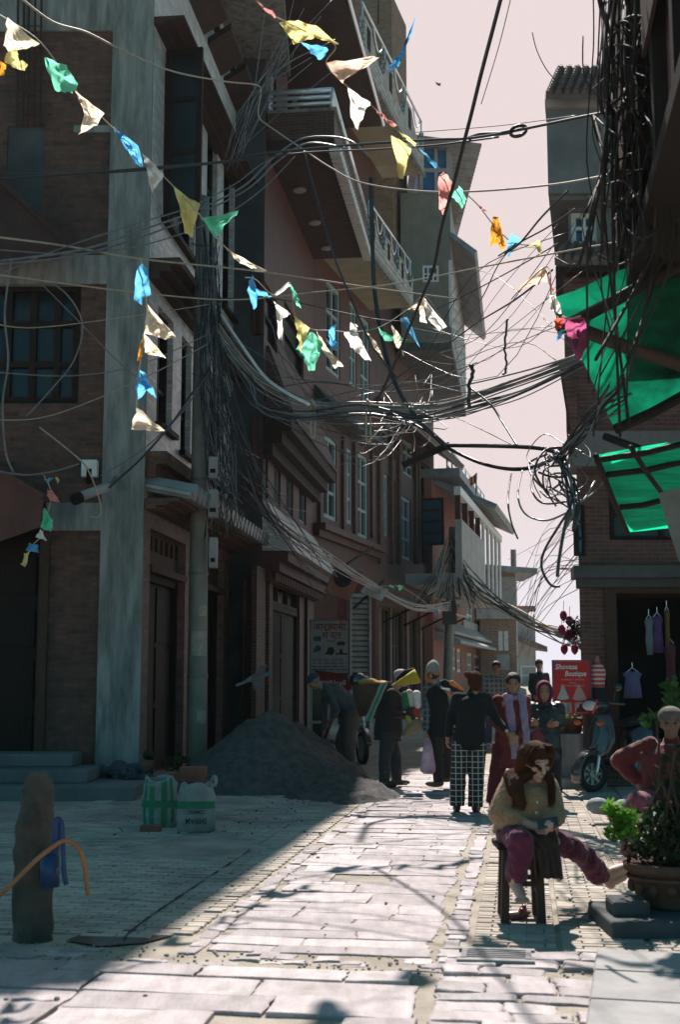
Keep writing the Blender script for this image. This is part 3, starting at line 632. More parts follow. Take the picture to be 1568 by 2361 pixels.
for r in g4: door(S3, r, h4, WOODM, d=-.12, leaves=3)
m = MB(); r = S3.rect(970, 1003, 1150, 1258); SW = Fac(tuple(S3(r[0], .02, 0)[:2]), tuple((S3(r[0], .02, 0) + V(.75, -.25, 0))[:2])); c, e = r[2], r[3]
m.box((0, -.03, c), (.08, .03, e), SW); m.box((SW.L - .08, -.03, c), (SW.L, .03, e), SW)
for k in range(5): z = c + (e - c - .08) * k / 4; m.box((.08, -.025, z), (SW.L - .08, .025, z + .08), SW)
o = m.build('open_shutter', WOODD, h4); m = MB(); m.box((.08, -.01, c + .08), (SW.L - .08, .01, e - .08), SW); m.build('pane', GLASS_B, o)
zt4 = S3.uz(900, 945, .9)[1]; eave(S3, h4, u4, uE + .3, zt4 + .7, zt4, 1.0, d0=0, th=.1, name='roof')

# ---- house 5: glazed upper floor jutting out above everything ------------------------------
n5, f5 = V(P(1041, 700, 38).x, 38, 0), V(P(1071, 700, 48).x, 48, 0); S5 = Fac(tuple(n5[:2]), tuple(f5[:2])); L5 = S5.L
h5 = thing('glazed_balcony_house', 'house with a white glazed gallery and blue sheeted rooftop, jutting far over the lane', 'house', tuple(n5))
E5 = Fac((P(925, 700, 38).x, 38), tuple(n5[:2])); z5a, zs5 = P(1041, 790, 38).z, P(1041, 600, 38).z
lo = zs5 - 1.35; w5 = [E5.rect(975, 1012, 612, 650)]
m = MB(); wall(m, E5, 0, E5.L, z5a, zs5 + 2.2, w5, .2); m.face(E5(0, 0, z5a), E5(0, -10, z5a), E5(0, -10, zs5 + 2.2), E5(0, 0, zs5 + 2.2)); m.box((.02, -10, zs5 + 2.1), (E5.L + .4, -.02, zs5 + 2.2), E5); m.box((0.02, -9.9, 0), (E5.L - 1.9, -2, z5a), E5); m.build('end_wall', M('olive_plaster', (.20, .20, .17), (.15, .15, .13), 2, .85, .2, 40, stain=(1.5, .5, (.1, .1, .09))), h5)
window(E5, w5[0], h5, FRAME_W, GLASS_B, 3, 2, d=-.06, fw=.06)
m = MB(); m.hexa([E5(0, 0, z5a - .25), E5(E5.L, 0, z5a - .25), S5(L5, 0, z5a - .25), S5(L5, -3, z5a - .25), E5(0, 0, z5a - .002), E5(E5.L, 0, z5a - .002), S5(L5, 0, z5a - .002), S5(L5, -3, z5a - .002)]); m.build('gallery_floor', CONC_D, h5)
m = MB(); m.box((.01, -.3, zs5), (L5, -.01, zs5 + 2.1), S5); m.box((.01, -.25, z5a), (L5, -.03, z5a + .5), S5); m.build('street_wall', GREYPL, h5)
m = MB(); nn = 7
for k in range(nn + 1): u = .05 + (L5 - .1) * k / nn; m.box((u - .06, -.1, z5a + .5), (u + .06, .03, zs5), S5)
for j in range(1, 6): z = z5a + .5 + (zs5 - z5a - .5) * j / 6; m.box((.06, -.08, z - .03), (L5, .01, z + .03), S5)
m.build('gallery_frame', FRAME_W, h5); m = MB(); m.box((.02, -.14, z5a + .5), (L5, -.11, zs5), S5); m.build('pane', GLASS_B, h5)
eave(S5, h5, -.1, L5, zs5 + .75, zs5 + .1, .75, d0=0, th=.08, m=TIN, name='gallery_eave')
zR = P(1041, 335, 38).z; m = MB(); u0 = E5.uz(968, 400)[0]; m.box((u0, -6, zs5 + 2.2), (E5.L, -.1, zR - .1), E5); m.build('rooftop_room', M('blue_sheet', (.03, .20, .42), (.02, .14, .32), 2, .5, trans=.3), h5)
m = MB(); q = zs5 + 2.2
for u in (u0, (u0 + E5.L) / 2, E5.L - .1): m.box((u, -.099, q), (u + .1, -.02, zR - .1), E5)
m.box((u0, -.098, q + (zR - q) * .45), (E5.L, -.03, q + (zR - q) * .45 + .12), E5); m.box((E5.L + .001, -5, q), (E5.L + .1, -.1, zR - .1), E5); m.build('frame', GREYPL, h5)
m = MB(); k = 0; u = -8.2; r0_, r1_ = u0 - .2, E5.L + .95
while u < .6:
    z = zR + .02 * (u + 8) * 0; dz = .05 if k % 2 else 0; dz2 = .05 - dz
    m.hexa([E5(r0_, u, zR + dz), E5(r1_, u, zR - .3 + dz), E5(r1_, u + .16, zR - .3 + dz2), E5(r0_, u + .16, zR + dz2), E5(r0_, u, zR + dz + .02), E5(r1_, u, zR - .28 + dz), E5(r1_, u + .16, zR - .28 + dz2), E5(r0_, u + .16, zR + dz2 + .02)]); u += .161; k += 1
m.build('tin_roof', TIN, h5)
# shop roof and shutter things along houses 3 and 4
aw = thing('shop_awning', 'dark sagging tin awning above the far shops of the narrow dark brick house', 'awning', tuple(S3(uB, .4, zz(S3, 870, 1390))))
m = MB(); r0 = S3.uz(880, 1370, .1); r1 = S3.uz(1000, 1440, .1); m.hexa([S3(r0[0], .1, r0[1]), S3(uE, .1, r0[1]), S3(uE, 1.2, r0[1] - .35), S3(r0[0], 1.2, r0[1] - .35), S3(r0[0], .1, r0[1] + .06), S3(uE, .1, r0[1] + .06), S3(uE, 1.2, r0[1] - .29), S3(r0[0], 1.2, r0[1] - .29)]); m.build('sheet', TIN, aw)
m = MB()
for k in range(4): u = r0[0] + .2 + (uE - r0[0] - .4) * k / 3; m.bar(S3(u, .1, r0[1] - .8), S3(u, 1.1, r0[1] - .34), .05)
m.build('bracket', WOODD, aw)

# ---- houses 6, 7, 8 far down the lane ---------------------------------------------------------
b6 = Vector((P(1001, 1640, 43).x, 43, 0)); hd6 = heading(1420); S6 = Fac(tuple(b6[:2]), tuple((b6 + hd6 * 12)[:2])); L6 = S6.uz(1113, 1500)[0]
h6 = thing('colonnade_house', 'far red and grey house with white columned gallery under a sloping eave', 'house', tuple(b6))
w6 = [pxr(S6, 1040, 1055, 1340, 1455), pxr(S6, 1076, 1092, 1385, 1445), pxr(S6, 1095, 1111, 1390, 1455), pxr(S6, 1038, 1052, 1490, 1545), pxr(S6, 1055, 1064, 1495, 1550), pxr(S6, 1078, 1090, 1505, 1560), pxr(S6, 1094, 1108, 1510, 1565), pxr(S6, 1012, 1026, 1200, 1245)]
m = MB(); z6 = S6.uz(1003, 1110)[1]; wall(m, S6, 0, L6, .2, z6, w6, .25); shell(m, S6, 0, L6, .2, z6, 5); m.build('street_wall', PINKPL, h6)
for r in w6: window(S6, r, h6, FRAME_W, GLASS, 2, 2, d=-.1, fw=.12)
m = MB(); zA, zB = S6.uz(1064, 1470)[1], S6.uz(1064, 1420)[1]; m.box((S6.uz(1066, 1450)[0], .01, S6.uz(1070, 1480)[1]), (L6, .08, S6.uz(1070, 1430)[1]), S6); m.build('plaster_band', GREYPL, h6)
for py, px, D in ((1478, 1070, .9), (1452, 1040, .7)): z = S6.uz(px, py, D)[1]; m = MB(); m.hexa([S6(.3, 0, z), S6(L6, 0, z), S6(L6, D, z - .1), S6(.3, D, z - .1), S6(.3, 0, z + .5), S6(L6, 0, z + .5), S6(L6, D, z), S6(.3, D, z)]); m.build('ledge', GREYPL, h6)
D6 = 1.7; zg = S6.uz(1080, 1330, D6)[1]; zt = S6.uz(1120, 1205, D6)[1]; uG0, uG1 = S6.uz(1066, 1290, D6)[0], S6.uz(1160, 1290, D6)[0]
m = MB(); m.box((uG0, 0, zg - .3), (uG1, D6, zg), S6); m.box((uG0, D6 - .2, zg), (uG0 + (uG1 - uG0) * .45, D6, zg + 1.6), S6); m.build('gallery', GREYPL, h6)
for k in range(6): m = MB(); u = uG0 + (uG1 - uG0) * (.42 + .57 * k / 5); m.tube([S6(u, D6 - .12, zg), S6(u, D6 - .12, zt)], .06, 10); m.build('column', FRAME_W, h6)
m = MB(); m.box((uG0, D6 - .22, zt), (uG1, D6 - .02, zt + .25), S6); m.build('beam', FRAME_W, h6)
for k in range(4): m = MB(); u = uG0 + .1 + (uG1 - uG0) * .4 * k / 3; m.box((u, D6 - .21, zg + 1.61), (u + .12, D6 - .05, zt), S6); m.build('gallery_post', WOODM, h6)
eave(S6, h6, .2, uG1 + .1, zt + 1.5, zt + .3, D6 + .45, d0=-.5, th=.12, name='roof', m=TIN)
zr = S6.uz(1030, 1095, .5)[1]; railing([S6(.3, .5, 0), S6(L6 * .8, .5, 0)], zr, zr + 1.1, h6, 3, 1.4, .03)
m = MB(); m.box((-.2, -3, z6), (L6 * .7, 1.0, z6 + .3), S6); m.build('roof', TIN, h6)
rf_ = thing('rooftop_flag', 'small striped flag flying on the roof of the far colonnade house', 'flag', tuple(P(1092, 1130, 46)))
m = MB(); m.tube([P(1098, 1140, 46), P(1099, 1090, 46)], .03, 6); m.build('pole', CABLE_G, rf_)
for k, c_ in enumerate(((.03, .06, .3), (.7, .5, .05), (.5, .03, .03), (.6, .6, .55), (.65, .25, .03))):
    m = MB(); x = 1098 - 4.2 * k; pts_ = [P(x, 1092 + 3 * k, 46 - .1 * k), P(x - 4.2, 1095 + 3 * k, 46.1 - .1 * k), P(x - 4.2, 1116 + 3 * k, 46.2 - .1 * k), P(x, 1112 + 3 * k, 46 - .1 * k)]; m.loft([pts_, [p + V(0, .02, 0) for p in pts_]]); m.build('stripe', M('flag_stripe', c_, None, 8, .8, trans=.5), rf_)
h7 = thing('brick_end_house', 'orange brick house end with two small windows, closing the view down the lane', 'house', (7, 56, 0))
x0, x1 = P(1108, 1500, 56).x, P(1192, 1500, 56).x; E7 = Fac((x0, 56), (x1, 56)); z7 = P(1150, 1315, 56).z
w7 = [E7.rect(1150, 1160, 1455, 1500), E7.rect(1163, 1173, 1455, 1500)]; g7 = [E7.rect(1147, 1180, 1508, 1545)]
m = MB(); wall(m, E7, 0, E7.L, .3, z7, w7 + g7, .2); m.build('end_wall', BRICK_FAR, h7)
S7 = Fac((x1, 56), (x1 + .145 * 12, 68)); m = MB(); wall(m, S7, 0, S7.L, .3, z7, [(.6, 2.6, 1.6, 7.2)], .2); m.face(E7(0, 0, z7), E7(E7.L, 0, z7), E7(E7.L, -12, z7), E7(0, -12, z7)); m.build('street_wall', BRICK_FAR, h7)
window(S7, (.6, 2.6, 1.6, 7.2), h7, FRAME_W, GLASS_B, 3, 4, d=0, fw=.12)
for r in w7: window(E7, r, h7, FRAME_W, GLASS, 1, 3, d=-.06, fw=.09)
for r in g7: m = MB(); m.box((r[0], -.12, r[2]), (r[1], -.06, r[3]), E7); m.build('shutter', GREYPL, h7)
z7b = E7.uz(1150, 1412)[1]; m = MB(); m.box((-.2, .01, z7b - .3), (E7.L + .5, .35, z7b + .15), E7); m.box((-.2, .02, z7b + .16), (E7.L, .06, z7 - .3), E7); m.build('plaster_storey', GREYPL, h7)
m = MB(); m.hexa([E7(-.3, -4, z7), E7(E7.L + .9, -4, z7 - .2), E7(E7.L + .9, .6, z7 - .2), E7(-.3, .6, z7), E7(-.3, -4, z7 + .25), E7(E7.L + .9, -4, z7 + .05), E7(E7.L + .9, .6, z7 + .05), E7(-.3, .6, z7 + .25)]); m.build('roof', TIN, h7)
h8 = thing('eaved_far_house', 'small far house with hanging eave and white railing behind the orange brick end', 'house', (10, 72, 0))
x0, x1 = P(1185, 1500, 72).x, P(1245, 1500, 72).x; E8 = Fac((x0, 72), (x1, 72)); zA = P(1200, 1420, 72).z
m = MB(); m.box((0, -8, .3), (E8.L * .85, 0, zA), E8); m.build('wall', GREYPL, h8)
ze = P(1230, 1500, 72).z; m = MB(); m.hexa([E8(.2, -6, ze + 1.2), E8(E8.L + .1, -6, ze + .2), E8(E8.L + .3, .9, ze - .1), E8(0, .9, ze + .6), E8(.2, -6, ze + 1.5), E8(E8.L + .1, -6, ze + .5), E8(E8.L + .3, .9, ze + .2), E8(0, .9, ze + .9)]); m.build('roof', TILE, h8)
m = MB(); m.box((.1, .01, ze + 2.2), (E8.L * .8, .8, ze + 2.5), E8); m.build('upper_ledge', PINKPL, h8)
railing([E8(.3, .8, 0), E8(E8.L, .8, 0)], ze - 1.9, ze - .9, h8, 2, 1.2, .03, m=FRAME_W)
# ---- text ------------------------------------------------------------------------------
def text(body, size, org, ux, uy, mat, par, name='lettering', shear=0, bold=0, sx=1.0, align='LEFT', lift=.004):
    cu = bpy.data.curves.new('t', 'FONT'); cu.body = body; cu.size = 1; cu.shear = shear; cu.offset = bold; cu.align_x = align; cu.resolution_u = 3
    ob = bpy.data.objects.new('t', cu); C.objects.link(ob); bpy.context.view_layer.update()
    me = bpy.data.meshes.new_from_object(ob.evaluated_get(bpy.context.evaluated_depsgraph_get())); bpy.data.objects.remove(ob)
    ux, uy = Vector(ux).normalized(), Vector(uy).normalized(); n = ux.cross(uy); m = MB(); org = Vector(org)
    vs_ = [org + ux * (v.co.x * size * sx) + uy * (v.co.y * size) + n * lift for v in me.vertices]
    m.add(vs_, [tuple(p.vertices) for p in me.polygons]); bpy.data.meshes.remove(me)
    return m.build(name, mat, par, recalc=False)
# ---- corner house on the right: wall towards us with a dress shop in it --------------------
YR = 17.5; xa = P(1340, 1500, YR).x; rb_ = V(xa, YR, 0)
hR = thing('corner_house', 'dark brick corner house at right with a dress shop and tiled roofs above', 'house', tuple(rb_))

class Skew(Fac):   # a wall whose depth runs off to the right, along the lane
    def __call__(s, u, d, z): return Fac.__call__(s, u - min(d, 0) * .21, d, z)
ER = Skew((xa, YR), (xa + 6, YR)); zR_ = lambda py: P(1400, py, YR).z; uR = lambda px, py=1300: P(px, py, YR).x - xa
shopR = (uR(1418), uR(1418) + 1.9, .2, zR_(1368)); winR = (uR(1405, 1180), uR(1405, 1180) + 1.5, zR_(1245), zR_(1120))
m = MB(); wall(m, ER, 0, 6, -.1, zR_(640), [shopR, winR], 1.6); m.face(ER(0, 0, 0), ER(0, -9, 0), ER(0, -9, zR_(640)), ER(0, 0, zR_(640))); m.build('wall', BRICK_FINE, hR)
window(ER, winR, hR, WOODD, GLASS, 2, 2, d=-.15)
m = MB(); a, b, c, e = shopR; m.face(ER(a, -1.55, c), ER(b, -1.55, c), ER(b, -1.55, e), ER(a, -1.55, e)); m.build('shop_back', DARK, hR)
m = MB(); m.box((a - .16, -.1, c), (a - .001, .05, e + .16), ER); m.box((a, -.1, e + .001), (b, .05, e + .16), ER); m.build('door_frame', WOODM, hR)
m = MB(); z0, z1 = zR_(1335), zR_(1308); m.box((-.12, -.2, z0), (6, .28, z1), ER); m.box((-.05, -.2, z0 - .12), (6, .14, z0 - .002), ER); m.build('ledge', CONC_D, hR)
m = MB(); u = uR(1316); z0, z1 = zR_(1082), zR_(1003); m.box((u, -.5, z0), (6, .3, z1), ER); m.build('jutting_beam', CONC_T, hR)
m = MB(); z2, z3 = zR_(850), zR_(640); u2 = uR(1288, 850); m.box((u2 + .05, -3, z1 + .002), (6, .25, z3), ER); m.hexa([ER(u - .02, .26, z1), ER(u + .12, .26, z1), ER(u + .12, .40, z1), ER(u - .02, .40, z1), ER(u2 - .04, .26, z2), ER(u2 + .1, .26, z2), ER(u2 + .1, .40, z2), ER(u2 - .04, .40, z2)]); m.build('upper_wall', BRICK_FINE, hR)
def pent(F, par, u0, u1, zlo, zhi, dlo, dhi, name='roof'):
    m = MB(); n = 11
    m.hexa([F(u0, dlo, zlo), F(u1, dlo, zlo), F(u1, dhi, zhi), F(u0 + .25, dhi, zhi), F(u0, dlo, zlo + .07), F(u1, dlo, zlo + .07), F(u1, dhi, zhi + .07), F(u0 + .25, dhi, zhi + .07)])
    for k in range(n):   # tile courses
        q = k / n; d = dlo + (dhi - dlo) * q; z = zlo + (zhi - zlo) * q + .085; u = u0 + .25 * q + .06
        while u < u1: m.tube([F(u, d, z), F(u, d + (dhi - dlo) / n * 1.1, z + (zhi - zlo) / n - .012)], .055, 6); u += .125
    return m.build(name, TILE, par)
u3 = uR(1264, 600); pent(ER, hR, u3, 3.2, zR_(640), zR_(560), .55, -.25)
m = MB(); m.box((u3 + .02, -2.5, zR_(652)), (3.2, .5, zR_(641)), ER); m.build('eave_board', WOODD, hR)
wU = (uR(1316, 500), uR(1376, 500), zR_(575), zR_(470)); m = MB(); u4_ = uR(1310, 500); wall(m, ER, u4_, 5, zR_(640), zR_(455), [wU], .3, d=-.3); m.face(ER(u4_, -.3, zR_(640)), ER(u4_, -4, zR_(640)), ER(u4_, -4, zR_(455)), ER(u4_, -.3, zR_(455))); m.build('middle_wall', CONC_T, hR)
window(ER, wU, hR, FRAME_W, GLASS_B, 2, 3, d=-.42)
u5_ = uR(1260, 350); m = MB(); m.box((u5_, -4, zR_(452)), (5, .1, zR_(228)), ER); m.box((u5_ + .03, -3.9, zR_(462)), (5, .02, zR_(452) - .002), ER); m.build('jutting_room', CONC_T, hR)
m = MB(); m.box((u5_ - .03, -4, zR_(258)), (5, .16, zR_(240)), ER); m.build('string_course', CONC_L, hR)
pent(ER, hR, u5_ - .05, 3.2, zR_(228) - .17, zR_(165), .34, -.02)
m = MB(); uc = uR(1376, 150); m.box((uc, -1.5, zR_(186)), (5, -.6, zR_(112)), ER); m.build('chimney', REDPL, hR)
m = MB()
for k in range(9): x = uc + .02 + k * .09; m.tube([ER(x, -.62, zR_(112)), ER(x, -.62, zR_(112) + .06)], .012, 5)
m.tube([ER(uc, -.62, zR_(112) + .06), ER(uc + .8, -.62, zR_(112) + .06)], .015, 5); m.build('roof_rail', STEEL, hR)
m = MB(); SWR = Fac((P(1326, 1230, YR - .4).x, YR - .42), (P(1350, 1230, YR - .4).x, YR - .3)); z0, z1 = zR_(1288), zR_(1172); ll = SWR.L
for q in ((0, -.03, z0, .05, .03, z1), (ll - .05, -.03, z0, ll, .03, z1)): m.box(q[:3], q[3:], SWR)
for k in range(4): z = z0 + (z1 - z0 - .05) * k / 3; m.box((.05, -.02, z), (ll - .05, .02, z + .05), SWR)
o = m.build('open_casement', WOODD, hR); m = MB(); m.box((.05, -.006, z0 + .05), (ll - .05, .006, z1 - .05), SWR); m.build('pane', GLASS_B, o)
# lattice mast on the roof behind
mt = thing('lattice_mast', 'steel lattice mast rising behind the chimney at upper right', 'mast', tuple(P(1405, 130, 19.5)))
m = MB(); A0, A1 = P(1392, 140, 19.5), P(1386, -60, 19.5); B0, B1 = P(1432, 140, 19.5), P(1424, -60, 19.5); m.tube([A0, A1], .02, 6); m.tube([B0, B1], .02, 6)
for k in range(5): q0, q1 = k / 5, (k + 1) / 5; m.tube([A0.lerp(A1, q0), B0.lerp(B1, q1)], .013, 5); m.tube([B0.lerp(B1, q0), A0.lerp(A1, q1)], .013, 5)
m.build('lattice', CABLE_G, mt)
# near house on the right edge, its upper storey overhanging
nh = thing('near_house', 'dark timber upper storey at the right edge with bundles of wire before it', 'house', (2.42, 10, 0))
NF = Fac((2.42 + .145 * .6, 10.6), (2.42 - .145 * 4.6, 5.4)); NF.n = -NF.n
m = MB(); wn = NF.L
def NB(u, d, z): return NF.A + NF.t * u + Vector((NF.t.y, -NF.t.x, 0)) * d + Vector((0, 0, z))
z0n = 4.7
m.hexa([NB(0, 0, z0n), NB(wn, 0, z0n), NB(wn, -3, z0n), NB(0, -3, z0n), NB(0, 0, 8.6), NB(wn, 0, 8.6), NB(wn, -3, 8.6), NB(0, -3, 8.6)]); m.build('wall', BRICK_FINE, nh)
m = MB()
for k in range(6): m = MB(); u = .1 + (wn - .3) * k / 5; m.hexa([NB(u, .001, z0n), NB(u + .14, .001, z0n), NB(u + .14, .09, z0n), NB(u, .09, z0n), NB(u, .001, 8.5), NB(u + .14, .001, 8.5), NB(u + .14, .09, 8.5), NB(u, .09, 8.5)]); m.build('timber_post', WOODD, nh)
m = MB(); m.hexa([NB(-.1, .1, z0n - .12), NB(wn, .1, z0n - .12), NB(wn, -3, z0n - .12), NB(-.1, -3, z0n - .12), NB(-.1, .1, z0n - .002), NB(wn, .1, z0n - .002), NB(wn, -3, z0n - .002), NB(-.1, -3, z0n - .002)]); m.build('floor_beam', WOODD, nh)
for k in range(2):
    u = .9 + k * 2; m = MB(); m.hexa([NB(u, .095, 5.5), NB(u + .8, .095, 5.5), NB(u + .8, .12, 5.5), NB(u, .12, 5.5), NB(u, .095, 6.9), NB(u + .8, .095, 6.9), NB(u + .8, .12, 6.9), NB(u, .12, 6.9)]); m.build('shutter', WOODM, nh)
# ---- green tarpaulins ------------------------------------------------------------------------
TARP_D = M('shade_mottled_tarp', (.003, .21, .105), (.001, .018, .011), 1.6, .7, .5, 9, trans=.6, stretch=(1, 1, 2), stain=(3.5, .8, (.002, .03, .018)))  # dark mottling puts shadows of wires and leaves into the colour
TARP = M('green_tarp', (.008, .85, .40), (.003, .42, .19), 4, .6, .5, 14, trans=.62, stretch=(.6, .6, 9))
def sheet(nm, lab, cs, nx=14, ny=10, amp=.05, mat=TARP, cat='tarpaulin', th=.006):
    m = MB(); g_ = []
    for j in range(ny + 1):
        row = []
        for i in range(nx + 1):
            a, b = i / nx, j / ny; p = (cs[0] * (1 - a) + cs[1] * a) * (1 - b) + (cs[3] * (1 - a) + cs[2] * a) * b
            k = noise.noise(Vector((p.x * 2.2, p.y * 2.2, p.z * 3))) * amp - amp * 1.6 * (4 * a * (1 - a)) * (4 * b * (1 - b)); row.append(p + V(0, 0, k))
        g_.append(row)
    for j in range(ny):
        for i in range(nx): m.face(g_[j][i], g_[j][i + 1], g_[j + 1][i + 1], g_[j + 1][i])
    return tag(m.build(nm, mat, smooth=True, recalc=True), lab, cat)
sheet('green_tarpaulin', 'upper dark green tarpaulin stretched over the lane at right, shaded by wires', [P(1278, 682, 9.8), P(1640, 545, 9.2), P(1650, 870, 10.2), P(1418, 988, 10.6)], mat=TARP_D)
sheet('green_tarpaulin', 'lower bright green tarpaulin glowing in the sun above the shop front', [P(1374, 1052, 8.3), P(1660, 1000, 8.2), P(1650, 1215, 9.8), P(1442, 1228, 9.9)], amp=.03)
tarp_bars = [((1292, 742, 9.6), (1600, 850, 9.8), .055, WOODM, 'thick brown pole under the upper tarpaulin, sloping down to the right'), ((1288, 760, 9.7), (1600, 590, 9.1), .05, WOODD, 'dark beam crossing the upper tarpaulin, rising to the right'),
    ((1420, 990, 10.5), (1600, 900, 10.1), .045, WOODD, 'dark pole along the lower edge of the upper tarpaulin'), ((1395, 1006, 9.3), (1610, 1075, 8.8), .03, WOODD, 'dark pole between the two tarpaulins, falling to the right'),
    ((1372, 1062, 8.2), (1600, 1018, 8.1), .022, WOODD, 'thin batten along the top of the bright lower tarpaulin'), ((1400, 1095, 8.5), (1590, 1062, 8.5), .022, WOODD, 'upper thin batten across the bright lower tarpaulin'),
    ((1430, 1170, 9.0), (1540, 1150, 9.0), .022, WOODD, 'lower thin batten across the bright lower tarpaulin'), ((1375, 1050, 8.2), (1448, 1228, 9.7), .02, WOODD, 'left slanting batten of the bright lower tarpaulin'), ((1455, 1030, 8.1), (1530, 1140, 8.8), .018, WOODD, 'short dark brace inside the bright lower tarpaulin')]
for a, b, r_, mt_, lab in tarp_bars: m = MB(); m.tube([P(*a), P(*a).lerp(P(*b), .5) + V(0, 0, -.015), P(*b)], r_, 9); tag(m.build('awning_pole', mt_, smooth=True), lab, 'pole', 'poles holding the green tarpaulins')
sheet('white_cloth', 'grey white cloth hanging at the right end of the bright green tarpaulin', [P(1518, 1140, 8.7), P(1640, 1100, 8.6), P(1640, 1330, 8.6), P(1566, 1290, 8.7)], 6, 8, .03, M('grey_cloth', (.22, .21, .20), (.15, .14, .135), 5, .9, trans=.3), 'cloth')
# ---- dress shop things --------------------------------------------------------------------------
def garment(lab, px, py, w_, h_, mat, Y=17.2, cat='dress', flare=1.2, hang=True):
    c = P(px, py, Y); m = MB(); rings = []
    for k, (q, wf) in enumerate(((0, .34), (.08, 1), (.3, .72), (.6, .85), (1, flare))):
        n = 14; rings.append([c + V(math.cos(2 * math.pi * i / n) * w_ * wf / 2 * (1 + .07 * math.sin(i * 3)), math.sin(2 * math.pi * i / n) * .05 * (1 + .3 * math.sin(i * 4)), -q * h_) for i in range(n)])
    m.loft(rings); t = thing('hanging_garment', lab, cat, tuple(c), 'clothes hung at the dress shop'); m.build('cloth', mat, t, smooth=True)
    m = MB(); m.tube([c + V(-w_ * .35, 0, -.02), c + V(0, 0, .05), c + V(w_ * .35, 0, -.02)], .008, 6); m.tube([c + V(0, 0, .05), c + V(0, 0, .12)], .006, 6); m.build('hanger', STEEL, t)
    return t
garment('pale violet blouse hung low in the doorway of the dress shop', 1459, 1548, .26, .36, M('violet_cloth', (.11, .105, .19), (.08, .075, .15), 8, .8), flare=.95, cat='blouse')
garment('pale teal scarf hung high inside the dress shop', 1497, 1425, .12, .5, M('teal_cloth', (.12, .17, .18), (.09, .13, .14), 8, .8), cat='scarf', flare=.6)
garment('purple shiny dress hung high inside the dress shop', 1516, 1420, .16, .5, M('purple_cloth', (.08, .03, .12), (.05, .02, .08), 8, .5), flare=1)
garment('dark red long garment hanging at the right of the shop doorway', 1545, 1480, .16, .95, M('dark_red_cloth', (.08, .018, .028), (.05, .012, .018), 8, .7), flare=1)
garment('ochre yellow scarf hanging beside the purple shiny dress', 1538, 1405, .07, .6, M('ochre_cloth', (.11, .075, .015), (.08, .05, .01), 8, .7), flare=.8, cat='scarf')
mq = thing('mannequin', 'mannequin in red striped top and black skirt beside the red shop sign', 'mannequin', tuple(P(1379, 1740, 17.0)))
c = P(1378, 1527, 17.0); m = MB(); m.lathe(c + V(0, 0, -.33), [(.02, .34), (.05, .31), (.09, .27), (.115, .2), (.10, .1), (.09, 0), (.02, -.01)], 16); m.build('striped_top', M('striped_cloth', (.62, .10, .09), (.5, .07, .07), 6, .8, lines=(.058, .4, (.6, .5, .45))), mq, smooth=True)
m = MB(); m.lathe(c + V(0, 0, -.9), [(.02, .57), (.10, .565), (.15, .3), (.19, 0), (.02, .0)], 16); m.build('skirt', M('black_cloth', (.02, .02, .022), None, 6, .8), mq, smooth=True)
m = MB(); m.cap(c, c + V(0, 0, .06), .035, .03); m.build('neck', SKIN, mq, smooth=True); m = MB(); m.tube([c + V(0, 0, -.89), c + V(0, 0, -1.36)], .02, 8); m.lathe(c + V(0, 0, -1.38), [(.14, 0), (.14, .02), (.02, .03)], 14); m.build('stand', WOODM, mq, smooth=True)
# red boutique sign
YS = 16.9; sg = thing('shop_sign', 'red dress shop signboard with white lettering and dresses, standing on posts', 'sign', tuple(P(1318, 1745, YS)))
a, b = P(1279, 1646, YS), P(1361, 1524, YS); SW_, SH_ = b.x - a.x, b.z - a.z; O = V(a.x, YS, a.z)
REDS = M('sign_red', (.52, .018, .014), (.44, .015, .012), 3, .5); WHT = M('sign_white', (.75, .73, .70), None, 3, .6)
m = MB(); m.box((a.x, YS, a.z), (b.x, YS + .03, b.z)); m.build('board', REDS, sg)
m = MB(); e = .014; m.box((a.x - e, YS - .012, a.z), (a.x - .001, YS + .04, b.z + e)); m.box((b.x + .001, YS - .012, a.z), (b.x + e, YS + .04, b.z + e)); m.box((a.x, YS - .012, b.z + .001), (b.x, YS + .04, b.z + e)); m.build('frame', M('blue_frame', (.03, .10, .22), None, 4, .4), sg)
for x in (a.x + .06, b.x - .06): m = MB(); m.box((x - .02, YS + .031, .1), (x + .02, YS + .06, b.z)); m.build('post', WOODM, sg)
X_, Z_ = (1, 0, 0), (0, 0, 1)
text('Shovasa', .098, O + V(.02, -.002, SH_ * .845), X_, Z_, WHT, sg, shear=.25, bold=.02, sx=.95); text('Boutique', .098, O + V(SW_ * .30, -.002, SH_ * .715), X_, Z_, WHT, sg, shear=.25, bold=.02, sx=.8)
for k, s_ in enumerate(('Suryabinayak 7, Bhaktapur', 'Contact:', '9841791567, 9808791567')): text(s_, .034, O + V(SW_ * .52, -.002, SH_ * (.635 - .06 * k)), X_, Z_, M('sign_pink', (.7, .42, .38), None, 3, .6) if k == 0 else bpy.data.materials['sign_pink'], sg, sx=.85, align='CENTER')
def flat(par, name, mat, pts, lift=.006): m = MB(); m.loft([[O + V(x * SW_, -lift, z * SH_) for x, z in pts], [O + V(x * SW_, -.001, z * SH_) for x, z in pts]]); return m.build(name, mat, par)
flat(sg, 'printed_gown', M('print_grey', (.42, .44, .42), (.3, .32, .3), 30, .6), [(.21, .55), (.28, .55), (.29, .5), (.33, .42), (.41, .29), (.30, .265), (.18, .265), (.08, .29), (.17, .42), (.2, .5)])
flat(sg, 'printed_gown', M('print_rose', (.5, .2, .17), (.4, .3, .27), 30, .6), [(.66, .55), (.70, .56), (.74, .5), (.80, .42), (.89, .28), (.78, .25), (.62, .25), (.50, .28), (.58, .42), (.63, .5)])
